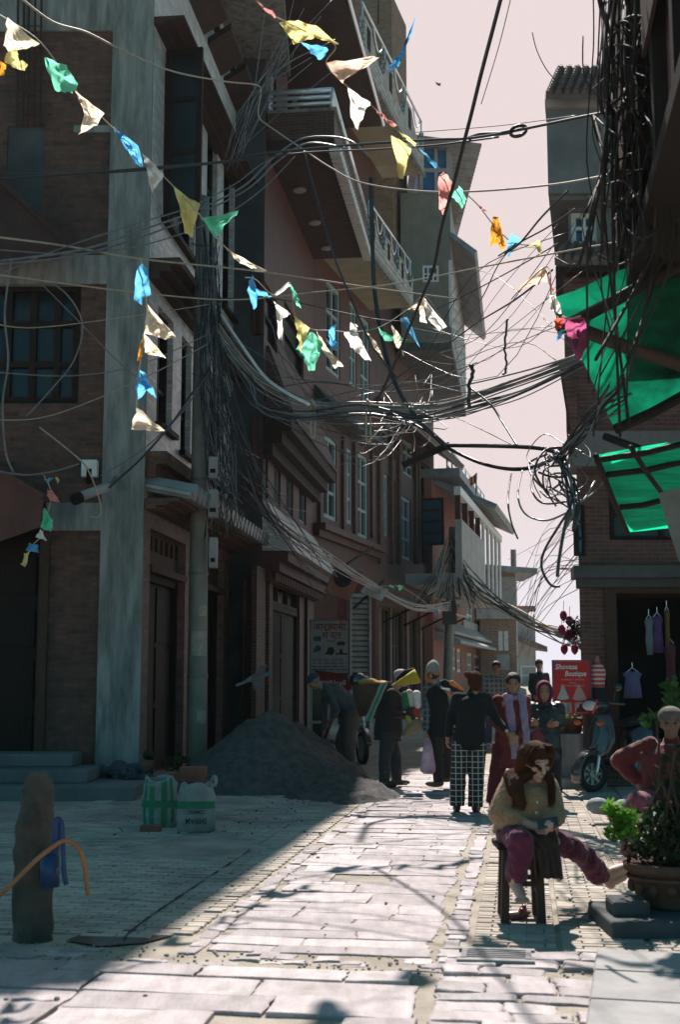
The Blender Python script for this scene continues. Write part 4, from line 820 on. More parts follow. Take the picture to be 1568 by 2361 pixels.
flat(sg, 'printed_photo', M('print_pale', (.42, .36, .33), (.25, .2, .22), 12, .6), [(.18, .02), (.47, .02), (.47, .215), (.18, .215)]); flat(sg, 'printed_photo', bpy.data.materials['print_pale'], [(.56, .02), (.88, .02), (.88, .215), (.56, .215)])
flat(sg, 'printed_figure', M('print_violet', (.25, .18, .26), None, 9, .6), [(.33, .03), (.45, .03), (.41, .12), (.41, .2), (.37, .2), (.36, .12)], .009)
flat(sg, 'printed_figure', M('print_maroon', (.16, .02, .02), None, 9, .6), [(.58, .03), (.86, .03), (.84, .1), (.77, .13), (.76, .19), (.69, .19), (.68, .13), (.61, .1)], .009)
# low wall with flower pots
lw = tag(MB().build('x', CONC) if False else (lambda m: (m.box((P(1283, 1700, 17.6).x, 17.55, -.05), (P(1350, 1700, 17.6).x + .2, 18.3, P(1300, 1692, 17.6).z)), m.box((P(1283, 1700, 17.6).x - .25, 17.2, -.05), (P(1350, 1700, 17.6).x + .2, 17.54, .14)), m.build('low_wall', CONC, bevel=.02))[-1])(MB()), 'low concrete wall carrying flower pots in front of the red sign', 'wall')
zl_ = P(1300, 1692, 17.6).z
def leaves(mb, c, rad, n, s, flat_=0):
    c = Vector(c)
    for _ in range(n):
        while True:
            q = V(ru(-1, 1), ru(-1, 1), ru(-1, 1))
            if q.length < 1: break
        p = c + V(q.x * rad[0], q.y * rad[1], q.z * rad[2]); d = V(ru(-1, 1), ru(-1, 1), ru(-.5, .9)).normalized(); e = d.orthogonal().normalized(); e.rotate(Matrix.Rotation(ru(0, 6.28), 3, d)); k = s * ru(.6, 1.3)
        mb.face(p, p + d * k * .5 + e * k * .34, p + d * k, p + d * k * .5 - e * k * .34)
def flowerpot(lab, c, r, h, plant, leafm, grp=None, ornament=False):
    t = thing('flower_pot', lab, 'flower pot', tuple(c), grp); m = MB(); m.lathe(c, [(.02, 0), (r * .68, 0), (r * .74, h * .1), (r * .92, h * .78), (r * 1.02, h * .8), (r * 1.04, h * .98), (r * .93, h), (r * .88, h * .9), (.02, h * .86)], 24)
    o = m.build('pot', TERRA, t, smooth=True)
    if ornament:
        m = MB()
        for k in range(14): a = 2 * math.pi * k / 14; m.ell(c + V(math.cos(a) * r * .86, math.sin(a) * r * .86, h * .45), (r * .11, r * .11, h * .13), None, 8, 6)
        m.tube([c + V(math.cos(2 * math.pi * k / 24) * r * .93, math.sin(2 * math.pi * k / 24) * r * .93, h * .66) for k in range(25)], r * .05, 6); m.build('relief', TERRA, o, smooth=True)
    m = MB(); plant(m, c + V(0, 0, h)); m.build('foliage', leafm, t, recalc=False); return t
flowerpot('large terracotta pot of pale green plants on the low wall', V(P(1324, 1692, 17.75).x, 17.8, zl_), .155, .21, lambda m, c: leaves(m, c + V(0, 0, .05), (.16, .14, .07), 160, .06), leafmat('pale_leaf', (.25, .36, .12), (.15, .25, .07)))
flowerpot('small terracotta pot with orange flowers on the low wall', V(P(1298, 1692, 17.7).x, 17.75, zl_), .09, .14, lambda m, c: leaves(m, c + V(0, 0, .02), (.09, .08, .03), 60, .05), M('orange_petal', (.62, .25, .02), (.3, .2, .03), 20, .7, trans=.4))
# big planter with shrubs near us
YPt = 7.95; ctr = V(P(1548, 2050, YPt).x, YPt, .075)
st1 = thing('stone_block', 'stepped dark stone block beneath the big carved planter', 'stone block', (ctr.x, YPt, 0))
m = MB(); xl = P(1398, 2105, 7.6).x; m.box((xl, 7.45, .0), (xl + 1.4, 8.15, .105)); m.build('lower_step', CONC_D, st1, bevel=.015); m = MB(); xl = P(1404, 2080, 7.75).x; m.box((xl, 7.62, .1), (xl + .22, 7.86, .19)); m.build('upper_block', CONC_D, st1, bevel=.02)
ctr.z = .107
def shrub(m, c):
    leaves(m, c + V(-.02, 0, .14), (.30, .26, .20), 900, .055); leaves(m, c + V(.10, .05, .42), (.17, .17, .30), 520, .045)
big = flowerpot('big carved terracotta planter with dense dark green shrubs, nearest on the right', ctr, .275, .27, shrub, LEAF, None, True)
m = MB()
for k in range(9): a = ctr + V(ru(-.16, .14), ru(-.15, .1), .24); m.tube(smooth_path([a, a + V(ru(-.08, .08), 0, .25), a + V(ru(-.16, .14), ru(-.1, .1), ru(.5, .85))], 4), .008, 5)
m.build('stem', WOODM, big)
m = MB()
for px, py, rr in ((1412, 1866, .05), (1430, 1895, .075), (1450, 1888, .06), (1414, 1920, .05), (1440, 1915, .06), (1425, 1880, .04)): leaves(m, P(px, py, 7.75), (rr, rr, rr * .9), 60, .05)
m.build('sunlit_leaves', LEAF_LIT, big, recalc=False)  # sunlit brightness is put into these leaves' colour
fb = thing('leafy_plant', 'bright leafed plant in the gloom behind the person in the red sweater', 'plant', tuple(P(1500, 1700, 11.6)))
m = MB(); leaves(m, P(1508, 1655, 11.6), (.08, .1, .10), 26, .10); leaves(m, P(1560, 1600, 11.9), (.12, .15, .2), 60, .10); m.build('foliage', leafmat('mid_leaf', (.05, .13, .02), (.03, .08, .015)), fb, recalc=False); m = MB(); m.tube([P(1520, 1760, 11.7), P(1515, 1640, 11.7)], .012, 6); m.build('stem', WOODM, fb)
rk = tag((lambda m: ([m.ell(P(1380 + 60 * k / 4, 1868, 13.2) + V(0, 0, ru(.0, .05)), (ru(.08, .16), ru(.1, .16), ru(.07, .11)), None, 9, 6) for k in range(5)], m.build('grey_sack', M('sack_grey', (.26, .28, .28), (.18, .2, .2), 5, .8, .4, 20), smooth=True))[-1])(MB()), 'grey sack lying on the bricks at right below the scooter', 'sack')
# red lanterns on the corner wire
ln = [(1300, 1420), (1314, 1432), (1296, 1452), (1310, 1465), (1322, 1458), (1302, 1497), (1326, 1497)]
LNM = M('red_paper', (.35, .03, .06), (.25, .02, .10), 9, .6, trans=.4)
for k, (px, py) in enumerate(ln):
    c = P(px, py, 18.5); t = thing('paper_lantern', ['small red lantern hanging highest on the corner bush wire', 'red lantern just right of the highest one', 'left red lantern of the middle cluster', 'middle red lantern of the middle cluster', 'right red lantern of the middle cluster', 'lone red lantern hanging low at left above the red sign', 'lone red lantern hanging low at right above the red sign'][k], 'lantern', tuple(c), 'red lanterns by the corner house')
    m = MB(); m.lathe(c, [(.01, .075), (.03, .07), (.055, .02), (.05, -.03), (.02, -.07), (.005, -.08)], 10); m.build('shade', LNM, t, smooth=True); m = MB(); m.tube([c + V(0, 0, .07), c + V(.01, 0, .22)], .004, 5); m.build('cord', CABLE, t)
tw = thing('dry_twigs', 'spray of dry twigs and leaves leaning from the corner house above the lanterns', 'twigs', tuple(P(1345, 1460, 18.3))); m = MB()
for k in range(26): a = P(1346, ru(1440, 1500), 18.3); m.tube(smooth_path([a, P(ru(1318, 1340), ru(1425, 1475), 18.3), P(ru(1296, 1330), ru(1425, 1500), 18.3)], 4), .005, 4)
leaves(m, P(1325, 1450, 18.3), (.16, .1, .2), 70, .06); m.build('twig', WOODD, tw, recalc=False)
CABLE_M = M('shade_brown_cable', (.028, .022, .018), (.016, .013, .011), 9, .75, spec=.3)  # dull brown stands in for shade on the right-hand cables
# ---- poles -----------------------------------------------------------------------------------
def pole(lab, base, top, r0, r1, grp='concrete electricity poles'):
    t = thing('utility_pole', lab, 'utility pole', tuple(base), grp); m = MB(); n = 10; base, top = Vector(base), Vector(top)
    m.tube([base.lerp(top, k / n) for k in range(n + 1)], [r0 + (r1 - r0) * k / n for k in range(n + 1)], 18); m.build('shaft', POLEC, t, smooth=True); return t
PB = V(P(452, 1790, 18.5).x, 18.5, 0); PT = P(467, 455, 18.5); up1 = pole('tall round concrete pole before the brick house, wrapped in wires, nearest', PB, PT, .155, .10)
for z, r_ in ((1.5, .151), (3.0, .142), (4.4, .134)): m = MB(); c = PB.lerp(PT, z / PT.z); m.tube([c + V(0, 0, -.02), c + V(0, 0, .02)], r_ + .006, 18); m.build('steel_band', CABLE_G, up1)
for yt, yb, xl, xr in ((1455, 1512, 446, 478), (1638, 1668, 460, 478), (1395, 1420, 462, 477)):
    m = MB(); z0, z1 = P(460, yb, 18.35).z, P(460, yt, 18.35).z; c = PB.lerp(PT, z0 / PT.z); a0 = -math.pi / 2 + (xl - 458) / 24 * 1.1; a1 = -math.pi / 2 + min(1.2, (xr - 458) / 22 * 1.2); rr = .153
    for k in range(6): q0, q1 = a0 + (a1 - a0) * k / 6, a0 + (a1 - a0) * (k + 1) / 6; m.hexa([c + V(math.cos(q0) * rr, math.sin(q0) * rr, 0), c + V(math.cos(q1) * rr, math.sin(q1) * rr, 0), c + V(math.cos(q1) * (rr - .012), math.sin(q1) * (rr - .012), 0), c + V(math.cos(q0) * (rr - .012), math.sin(q0) * (rr - .012), 0)] + [c + V(math.cos(q) * s, math.sin(q) * s, z1 - z0) for q, s in ((q0, rr), (q1, rr), (q1, rr - .012), (q0, rr - .012))])
    m.build('paper_notice', M('notice_paper', (.40, .37, .30), (.28, .26, .22), 18, .9) if yt == 1455 else bpy.data.materials['notice_paper'], up1)
for px, y0, y1, w_ in ((492, 1055, 1105, 22), (492, 1130, 1195, 24), (492, 1240, 1310, 20)):
    bx_ = thing('meter_box', {1055: 'upper grey meter box on the wired pole', 1130: 'middle grey meter box on the wired pole', 1240: 'lowest pale striped box on the wired pole'}[y0], 'electric box', tuple(P(px, y1, 18.3)), 'boxes on the wired pole')
    a, b = P(px - w_ / 2, y1, 18.3), P(px + w_ / 2, y0, 18.3); m = MB(); m.box((a.x, 18.2, a.z), (b.x, 18.36, b.z)); m.build('case', GREYPL, bx_, bevel=.015); m = MB(); m.box((a.x + .03, 18.19, a.z + .08), (b.x - .03, 18.199, a.z + .14)); m.build('label', DARK, bx_)
P2 = V(P(1031, 1690, 38).x, 38, .3); T2 = P(1044, 1215, 38); up2 = pole('second concrete pole far down the lane under a fan of wires', P2, T2, .16, .11)
m = MB(); c = P(1040, 1378, 37.8); m.bar(P(1018, 1376, 37.8), P(1062, 1380, 37.8), .08); m.bar(P(1022, 1395, 37.8), P(1060, 1397, 37.8), .08); m.build('cross_arm', CABLE_G, up2)
m = MB(); m.box(tuple(P(1020, 1440, 37.9)), tuple(P(1052, 1385, 37.7))); m.build('junction_box', CABLE, up2)
# ---- single cables ------------------------------------------------------------------------------
CG = 'cables strung over the lane'
def cable(lab, pts, r=.010, mat=None, k=6, nm='cable', grp=CG, wob=.0):
    q = smooth_path([P(*p) for p in pts], k)
    if wob: q = [p + V(ru(-wob, wob), ru(-wob, wob), ru(-wob, wob)) for p in q]
    m = MB(); m.tube(q, r, 6); return tag(m.build(nm, mat or CABLE, smooth=True), lab, nm.split('_')[-1], grp)
cable('pale cord from the upper left corner that kinks and drops beside the dark plaster column', [(40, -10, 10.5), (120, 50, 11), (200, 75, 11.5), (290, 120, 12.5), (400, 165, 14), (520, 188, 16), (594, 197, 17.5), (600, 222, 17.5), (596, 268, 17.4), (628, 296, 17.2), (700, 345, 16.5), (760, 385, 16), (830, 420, 15.5), (960, 440, 14.5), (1100, 441, 13.5), (1280, 425, 12.5), (1420, 400, 10.5)], .011, CABLE_P)
cable('thick black cable right across the lane that carries a ring knot near the right houses', [(-20, 414, 12.5), (190, 400, 13), (370, 385, 13.5), (520, 372, 14), (600, 355, 14), (800, 335, 13.5), (1000, 322, 12.5), (1080, 319, 12), (1180, 303, 11.5), (1340, 270, 10.8), (1440, 252, 10.2)], .014)
cable('second black cable just beneath the thick one with the knot, at left', [(-20, 402, 13), (250, 398, 13.4), (520, 374, 14.2), (700, 352, 14.4), (850, 345, 14), (1000, 335, 13), (1150, 316, 12)], .010)
cb_ = thing('cable_ring', 'coil of black cable knotted on the thick cable against the sky', 'cable ring', tuple(P(1196, 302, 11.4))); m = MB()
for k in range(2): m.tube([P(1196 + 19 * math.cos(a) , 301 + 12 * math.sin(a) - 4 * math.cos(a) + k * 2, 11.4 + .03 * k) for a in (2 * math.pi * j / 20 for j in range(21))], .013, 6)
m.build('loop', CABLE, cb_, smooth=True); m = MB(); m.tube(smooth_path([P(1082, 319, 12), P(1110, 310, 11.9), P(1150, 308, 11.7), P(1180, 303, 11.4)]), .022, 7); m.build('binding', CABLE, cb_, smooth=True)
sw = [('first', (-20, 604, 12), (190, 575, 12.6), (320, 532, 13.2), (440, 490, 14), (560, 430, 14.6), (625, 368, 15), (690, 322, 15.2), (760, 315, 15), (810, 326, 14.6), (850, 360, 14.5)),
      ('second', (-20, 610, 12.1), (170, 590, 12.7), (330, 545, 13.3), (450, 497, 14.1), (570, 436, 14.7), (640, 372, 15.1), (710, 330, 15.2), (800, 342, 15)),
      ('third', (-20, 575, 12.2), (180, 585, 12.7), (350, 560, 13.3), (500, 505, 14.1), (600, 440, 14.7), (680, 360, 15.1)),
      ('fourth', (-20, 640, 12.2), (120, 580, 12.5), (300, 520, 13.1), (430, 480, 14), (540, 425, 14.6), (600, 380, 15), (665, 345, 15.2))]
for nm, *pts in sw: cable(f'{nm} of four black cables sweeping up from the left edge to the balcony', pts, .012 if nm in ('first', 'second') else .008, CABLE_G)  # grey replaces black here, putting the sunlight into the colour
cable('straight dark cable falling steeply from the top edge against the sky', [(1160, -20, 9), (1135, 75, 9.2), (1110, 170, 9.4), (1088, 260, 9.7), (1072, 322, 10), (1045, 430, 10.6), (1020, 520, 11.2), (1000, 620, 11.8), (965, 705, 12.5), (905, 850, 13.2), (870, 925, 13.6)], .017)
cable('thick dark pole-like cable dropping from the balcony and bending to the timber bar', [(855, 410, 18.5), (860, 600, 18.5), (866, 690, 18.5), (882, 780, 18.3), (906, 868, 18), (951, 952, 17.7), (1026, 1027, 17.4)], .036, k=5)
cable('thin cable beside the pole-like one, from the upper balcony to the wire bundle', [(700, 345, 15), (760, 560, 14.6), (810, 690, 14.3), (860, 800, 14.1), (915, 870, 14)], .012)
cable('yellowish twisted cable sagging across from left edge to glazed gallery', [(-20, 545, 12), (150, 567, 12.6), (325, 597, 13.4), (600, 626, 15), (840, 661, 16.5), (1060, 690, 18)], .011, CABLE_P)
cable('second yellowish cable under the first, rising to the right houses', [(-20, 632, 12), (330, 676, 13.5), (540, 691, 14.8), (720, 674, 15.2), (900, 656, 14.8), (1100, 618, 13.5), (1290, 582, 12), (1440, 555, 11)], .009, CABLE_P)
cable('faint cable rising from the pole towards the sky at mid height', [(480, 690, 18), (640, 690, 17), (900, 740, 16), (1010, 710, 15.4), (1150, 640, 14), (1290, 560, 12.5)], .007)
cable('lit steel service cable slanting from the pole to the wire bundle', [(510, 727, 18.2), (560, 800, 17.3), (610, 868, 16.5), (660, 905, 15.8), (712, 932, 15.2)], .020, FRAME_W)  # white carries the light along this cable as colour
import itertools
BUN = [(500, 765), (575, 860), (640, 905), (712, 931), (850, 938), (1010, 936), (1180, 885), (1345, 822)]
bd = thing('cable_bundle', 'sagging main bundle of lit cables tied with rope, crossing from the pole to the right', 'cable bundle', tuple(P(850, 938, 14.5)))
for k in range(9):
    dy = (k - 4) * 3.2; q = [P(x + ru(-6, 6), y + dy * (1.6 if x < 700 else .8) + ru(-4, 4), Y) for (x, y), Y in zip(BUN, (18.2, 18.2, 18.2, 18.1, 17.9, 17.5, 16.5, 14.5))]
    m = MB(); m.tube(smooth_path(q, 6), ru(.006, .012), 6); m.build('strand', CABLE_P if k % 3 == 0 else CABLE_G, bd, smooth=True)  # paler strand colours stand in for sunlight on the bundle
for px, L_, nm in ((722, 95, 0), (850, 110, 1)):
    m = MB(); a = P(px, 930, 18.1 if px == 722 else 17.9); s = 14.6 / F0
    m.tube(smooth_path([a + V(-.03, 0, .02), a + V(-.035, 0, -.25 * L_ / 95), a + V(-.03, 0, -.48 * L_ / 95), a + V(.02, 0, -.5 * L_ / 95), a + V(.03, 0, -.3 * L_ / 95), a + V(.02, 0, .02)], 6), .016, 6); m.build('hanging_rope', CABLE_P, bd, smooth=True)
    m = MB(); m.tube([a + V(-.03, -.04, .05), a + V(.0, -.06, 0), a + V(.04, -.04, -.05), a + V(.05, .03, 0), a + V(-.02, .04, .05)], .022, 6); m.build('knot', CABLE_P, bd, smooth=True)
b2_ = thing('cable_bundle', 'lower slacker bundle of dark cables just beneath the rope tied one', 'cable bundle', tuple(P(840, 950, 14.6)))
for k in range(6):
    q = [P(x + ru(-8, 8), y + k * 4 - 8 + ru(-5, 5), Y) for x, y, Y in ((520, 800, 18.2), (575, 880, 18.2), (605, 935, 18.2), (700, 958, 18.1), (840, 945, 17.9), (960, 962, 17.6), (1060, 948, 17.3), (1200, 908, 16.4), (1345, 832, 14.5))]
    m = MB(); m.tube(smooth_path(q, 6), ru(.007, .013), 6); m.build('strand', CABLE_G if k % 2 else CABLE, b2_, smooth=True)
for lab, pts, r_ in (('upper of three level cables above the tied bundle', [(640, 893, 20.2), (750, 880, 19.6), (870, 903, 18.7), (1000, 897, 17.7), (1080, 886, 16.9), (1200, 858, 14.9), (1345, 815, 10.8)], .010),
        ('middle of three level cables above the tied bundle', [(660, 870, 20.2), (760, 884, 19.5), (900, 888, 18.4), (1010, 868, 17.7), (1100, 836, 16.9)], .008), ('lowest of three level cables above the tied bundle', [(712, 930, 19.2), (800, 905, 18.9), (950, 880, 17.9), (1080, 905, 16.6), (1200, 880, 14.9)], .008),
        ('cable rising from the tied bundle to the orange flag', [(855, 930, 18.4), (930, 860, 17.9), (1010, 810, 17.3), (1100, 745, 16.6), (1190, 690, 12.4), (1275, 622, 11.5)], .010), ('thin cable from the tied bundle up to the blue flag on the right', [(870, 925, 18.4), (985, 840, 17.9), (1060, 760, 17.3), (1110, 690, 13), (1150, 610, 12.5), (1190, 560, 12)], .006),
        ('cable from the blue flag up to the right house', [(1165, 585, 12.4), (1200, 560, 12), (1250, 500, 11.6), (1310, 440, 11)], .010), ('second cable from the blue flag up to the right house', [(1150, 590, 12.4), (1205, 556, 12.1), (1262, 525, 11.7), (1330, 480, 11)], .008),
        ('thick dark upper cable between timber bar and the right tangle', [(1026, 1027, 17.3), (1110, 1028, 16.6), (1200, 1030, 15), (1260, 1036, 14.4), (1300, 1050, 13.9)], .030), ('thick dark lower cable between timber bar and the right tangle', [(1026, 1030, 17.3), (1110, 1068, 16.6), (1190, 1082, 15.1), (1260, 1066, 14.5), (1310, 1020, 13.8), (1370, 960, 10.5)], .026),
        ('dark cable crossing the sky from the tied bundle down to the tangle', [(1085, 895, 16.9), (1130, 930, 16.5), (1160, 975, 16.1), (1195, 1030, 14.9)], .014), ('thin cable sloping under the tied bundle', [(1045, 960, 17), (1100, 985, 16.5), (1190, 1030, 14.9)], .006),
        ('lit cable from the tied bundle down to the timber bar', [(885, 945, 18.3), (950, 975, 17.9), (1010, 1010, 17.4)], .018), ('left hanging loop of cable under the right tangle', [(1205, 1085, 14.6), (1195, 1140, 12), (1212, 1185, 12), (1260, 1200, 11.8), (1312, 1180, 11.4)], .010), ('right hanging loop of cable under the right tangle', [(1232, 1080, 14.6), (1226, 1125, 12), (1252, 1160, 11.8), (1310, 1156, 11.4)], .010),
        ('cable dangling low with a kinked end below the right tangle', [(1318, 1170, 11.3), (1288, 1215, 11.4), (1256, 1270, 11.5), (1250, 1310, 11.5), (1270, 1348, 11.5), (1292, 1352, 11.5)], .012), ('thick blurred cable end hanging straight below the right tangle', [(1312, 1175, 8), (1300, 1230, 8), (1290, 1290, 8), (1286, 1330, 8)], .012), ('cable hanging from the far eave with a loose end', [(1180, 1090, 16.1), (1172, 1150, 12.6), (1180, 1205, 12.6), (1195, 1243, 12.6)], .010),
        ('first of five pale cables from the left wall to the pole, topmost', [(-20, 745, 13.5), (90, 755, 14), (330, 725, 16), (480, 702, 18)], .007), ('second of five pale cables from the left wall to the pole', [(-20, 858, 13.5), (170, 866, 14.5), (330, 838, 16), (480, 770, 18)], .008), ('third of five pale cables from the left wall to the pole', [(-20, 968, 13.5), (120, 957, 14.3), (330, 872, 16), (480, 792, 18)], .007),
        ('fourth of five pale cables from the left wall to the pole', [(230, 1098, 15.9), (330, 1035, 16.3), (420, 950, 17.4), (478, 860, 18.2)], .009), ('thick fifth cable from the lamp tube up to the pole', [(250, 1125, 15.9), (330, 1052, 16.2), (400, 970, 17), (440, 910, 17.6), (482, 850, 18.2)], .016), ('thin cable falling diagonally across the left window', [(60, 620, 13), (170, 730, 14.2), (290, 850, 15.6), (370, 905, 16.6)], .006),
        ('cable hanging in a wide bow before the left window', [(20, 640, 13), (130, 660, 13.3), (188, 740, 13.6), (170, 830, 13.6), (115, 900, 13.6), (60, 960, 13.4)], .008), ('long slack cable down the far left edge', [(25, 600, 12.5), (10, 720, 12.5), (18, 830, 12.5), (5, 930, 12.5), (12, 1040, 12.5), (30, 1090, 12.6)], .010), ('pale cable looping below the lamp tube', [(90, 985, 14.8), (160, 1040, 15.2), (200, 1080, 15.4), (228, 1150, 15.6), (230, 1190, 15.6), (205, 1190, 15.6)], .010), ('cable along the canopy at far left', [(-20, 1085, 14), (60, 1095, 14.5), (130, 1085, 15), (180, 1070, 15.5)], .012),
        ('very thin wire across the upper sky', [(960, 305, 16), (1150, 290, 14), (1340, 265, 12)], .005), ('thin wire curving down the open sky', [(1228, 75, 12), (1240, 120, 12), (1268, 170, 12), (1310, 205, 12)], .005), ('thin straight wire beside the steep dark cable at top', [(1180, -10, 10), (1150, 110, 10.4), (1110, 240, 11)], .004), ('thin antenna rod on the roof above the parapets', [(872, -10, 30), (873, 55, 30)], .03)):
    cable(lab, pts, r_, CABLE_P if 'pale' in lab and R() < .4 else CABLE_G if 'left' in lab or 'level' in lab else CABLE)  # grey on the left cables carries their sunlight in the colour
cable('thin wire dangling in the sky with knots and a frayed end', [(1170, 735, 12.5), (1164, 790, 12.5), (1166, 830, 12.5), (1168, 856, 12.5), (1160, 862, 12.5)], .012, wob=.01)
cable('short frayed rope hanging from a cable in the sky', [(1086, 842, 13.2), (1090, 865, 13.2), (1082, 890, 13.2), (1084, 938, 13.2)], .02, wob=.015)
m = MB(); m.bar(P(930, 1072, 17.2), P(1036, 1026, 17.4), .06, .09); tag(m.build('timber_bar', WOODD), 'short dark timber bar holding cables at mid height over the lane', 'bar')
# ---- tangles: each bundle hangs together ---------------------------------------------------------
def tangle(lab, strands, rr=(.004, .010), mat=CABLE, nm='cable_tangle'):
    t = thing(nm, lab, 'cable tangle', tuple(P(*strands[0][0])), 'tangles of wire'); mats = [mat, CABLE, CABLE_G] if mat is not CABLE_M else [mat] * 3
    n = len(strands) if len(strands) <= 100 else 3
    for j in range(n):
        m = MB()
        for s in strands[j::n]: m.tube(smooth_path([P(*p) for p in s], 5), ru(*rr), 5)
        m.build('strand', mats[j % 3], t, smooth=True)
    return t
S_ = []
for k in range(26):   # fan from the near pole down and along the houses
    x1 = ru(500, 720); y1 = 1000 + (x1 - 500) * 1.25 + ru(-40, 60); S_.append([(488 + ru(-12, 14), ru(720, 780), 18.2), (500 + ru(-10, 25), ru(820, 940), 18.2), (x1 * .55 + 230 + ru(-12, 12), y1 - ru(60, 150), 18.4), (x1, y1, 18.9), (x1 + ru(30, 90), y1 + ru(20, 90), 20)])
tangle('dense fan of thin dark wires spreading down from the near pole', S_, (.003, .008))
S_ = [[(478 + ru(-30, 30), ru(480, 720), 18.25), (480 + ru(-26, 36), ru(760, 900), 18.2), (482 + ru(-22, 60), ru(940, 1080), 18.25), (484 + ru(-15, 80), ru(1100, 1260), 18.3)] for k in range(46)] + [[(440 + 26 * math.cos(a) + 28, y + 6 * math.sin(a), 18.5 - .17 * math.sin(a)) for a in (math.pi * j / 6 for j in range(7))] for y in (560, 590, 640, 700, 720, 745, 770, 800, 860)]
tangle('wires wound and dangling close along the near pole', S_, (.004, .010))
S_ = []
for k in range(13): o = ru(-12, 12); S_.append([(560 + ru(-8, 8), 1130 + o, 18.9), (650, 1215 + o + ru(-8, 8), 20), (760, 1288 + o + ru(-8, 8), 23), (860, 1350 + o * .8, 27), (960, 1400 + o * .6 + ru(-6, 6), 31), (1040, 1395 + o, 37)])
tangle('long run of wires sagging along the red house above the shops', S_, (.005, .010))
S_ = []
for k in range(44):
    s = ru(-1, 1); S_.append([(1042 + ru(-8, 8), 1230 + ru(0, 50), 37.5), (1042 + s * 40, 1330 + ru(-20, 30), 37.2), (1042 + s * 90 + ru(-10, 10), 1385 + ru(-20, 30), 36.8)])
for k in range(16): S_.append([(1045, 1250 + ru(0, 60), 37.5), (1100, 1345 + ru(-20, 30), 37), (1200, 1420 + ru(-15, 15), 34), (1290, 1475 + ru(-30, 10), 28), (1345, 1500 + ru(-60, 10), 20)])
for k in range(12): S_.append([(1032, 1240, 37.4), (1012 + ru(-8, 4), 1310, 37.2), (1003 + ru(-4, 6), 1345 + ru(-10, 8), 37), (985, 1372, 36)])
tangle('wide fan of pale wires around the far second pole', S_, (.010, .020), CABLE_P)
S_ = []
for k in range(22): y = ru(1180, 1330); S_.append([(1160 + ru(0, 60), y + ru(60, 240), 32), (1250, y + ru(20, 110), 26), (1345, y + ru(-60, 60), 18)])
tangle('faint criss-cross of thin wires over the far end of the lane', S_, (.004, .008))
S_ = []
for k in range(64):
    x = ru(1385, 1565); q = [(x + ru(-25, 25), -40, ru(7.6, 9.4)), (x + ru(-40, 30), ru(110, 230), ru(7.6, 9.4)), (x + ru(-45, 35), ru(280, 430), ru(7.6, 9.4)), (x + ru(-55, 25), ru(480, 640), ru(7.8, 9.4))]
    if k % 5 == 0: q.append((1395 + ru(-40, 60), ru(820, 1010), ru(7.9, 9)))
    S_.append(q)
tangle('heavy curtain of cables hanging down the right edge of the lane', S_, (.004, .013), CABLE_M)
S_ = []
for k in range(26):
    c, y, r_ = ru(1410, 1545), ru(100, 560), ru(30, 100); a0 = ru(0, 6.28); S_.append([(c + r_ * ru(.7, 1.2) * math.cos(a0 + j * .9), y + r_ * 1.4 * math.sin(a0 + j * .9), ru(7.6, 9)) for j in range(6)])
tangle('loose coils and loops among the curtain of cables at right', S_, (.004, .009), CABLE_M)
S_ = []
for k in range(15): S_.append([(ru(515, 565), ru(330, 400), 18.8), (ru(560, 650), ru(180, 260), 19), (ru(600, 800), ru(-30, 160), 20)])
tangle('thin wires fanning up from the pole top over the balcony front', S_, (.005, .009), CABLE_G)
S_ = []
for k in range(18): x = ru(480, 640); S_.append([(x, ru(700, 900), 18.6), (x + ru(60, 200), ru(880, 1010), 18.7), (x + ru(220, 420), ru(900, 1080), 19), (ru(880, 1060), ru(860, 1060), 20)])
tangle('thin slack wires strung from the pole across the red house front', S_, (.004, .008), CABLE_G)
S_ = []
for k in range(14): S_.append([(ru(880, 1060), ru(690, 960), 19), (ru(1060, 1180), ru(560, 880), 17), (ru(1270, 1360), ru(430, 840), 14)])
tangle('thin wires crossing the open sky to the right houses', S_, (.003, .007))
S_ = []
for k in range(18):
    a0 = ru(0, 6.28); r_ = ru(25, 75); cx_, cy_ = 1295 + ru(-45, 45), 1085 + ru(-40, 60); S_.append([(cx_ + r_ * ru(.7, 1.2) * math.cos(a0 + j * 1.0), cy_ + r_ * ru(.5, 1.1) * math.sin(a0 + j), ru(13.4, 14.6)) for j in range(ru(3, 6).__int__())])
for k in range(10): S_.append([(1290 + ru(-20, 20), 1050, 11.4), (1310 + ru(-15, 20), 1110, 11.3), (1325 + ru(-15, 15), 1170, 11.2), (1320 + ru(-20, 20), 1195 + ru(0, 30), 11.2)])
for k in range(12): S_.append([(1290 + ru(-20, 20), 1060 + ru(-20, 20), 11.5), (1350, 985 + ru(-30, 30), 10.8), (1420 + ru(-20, 40), 900 + ru(-60, 60), 9.5)])
tangle('knot of black cable coils between the tarpaulin and the sky', S_, (.006, .014))
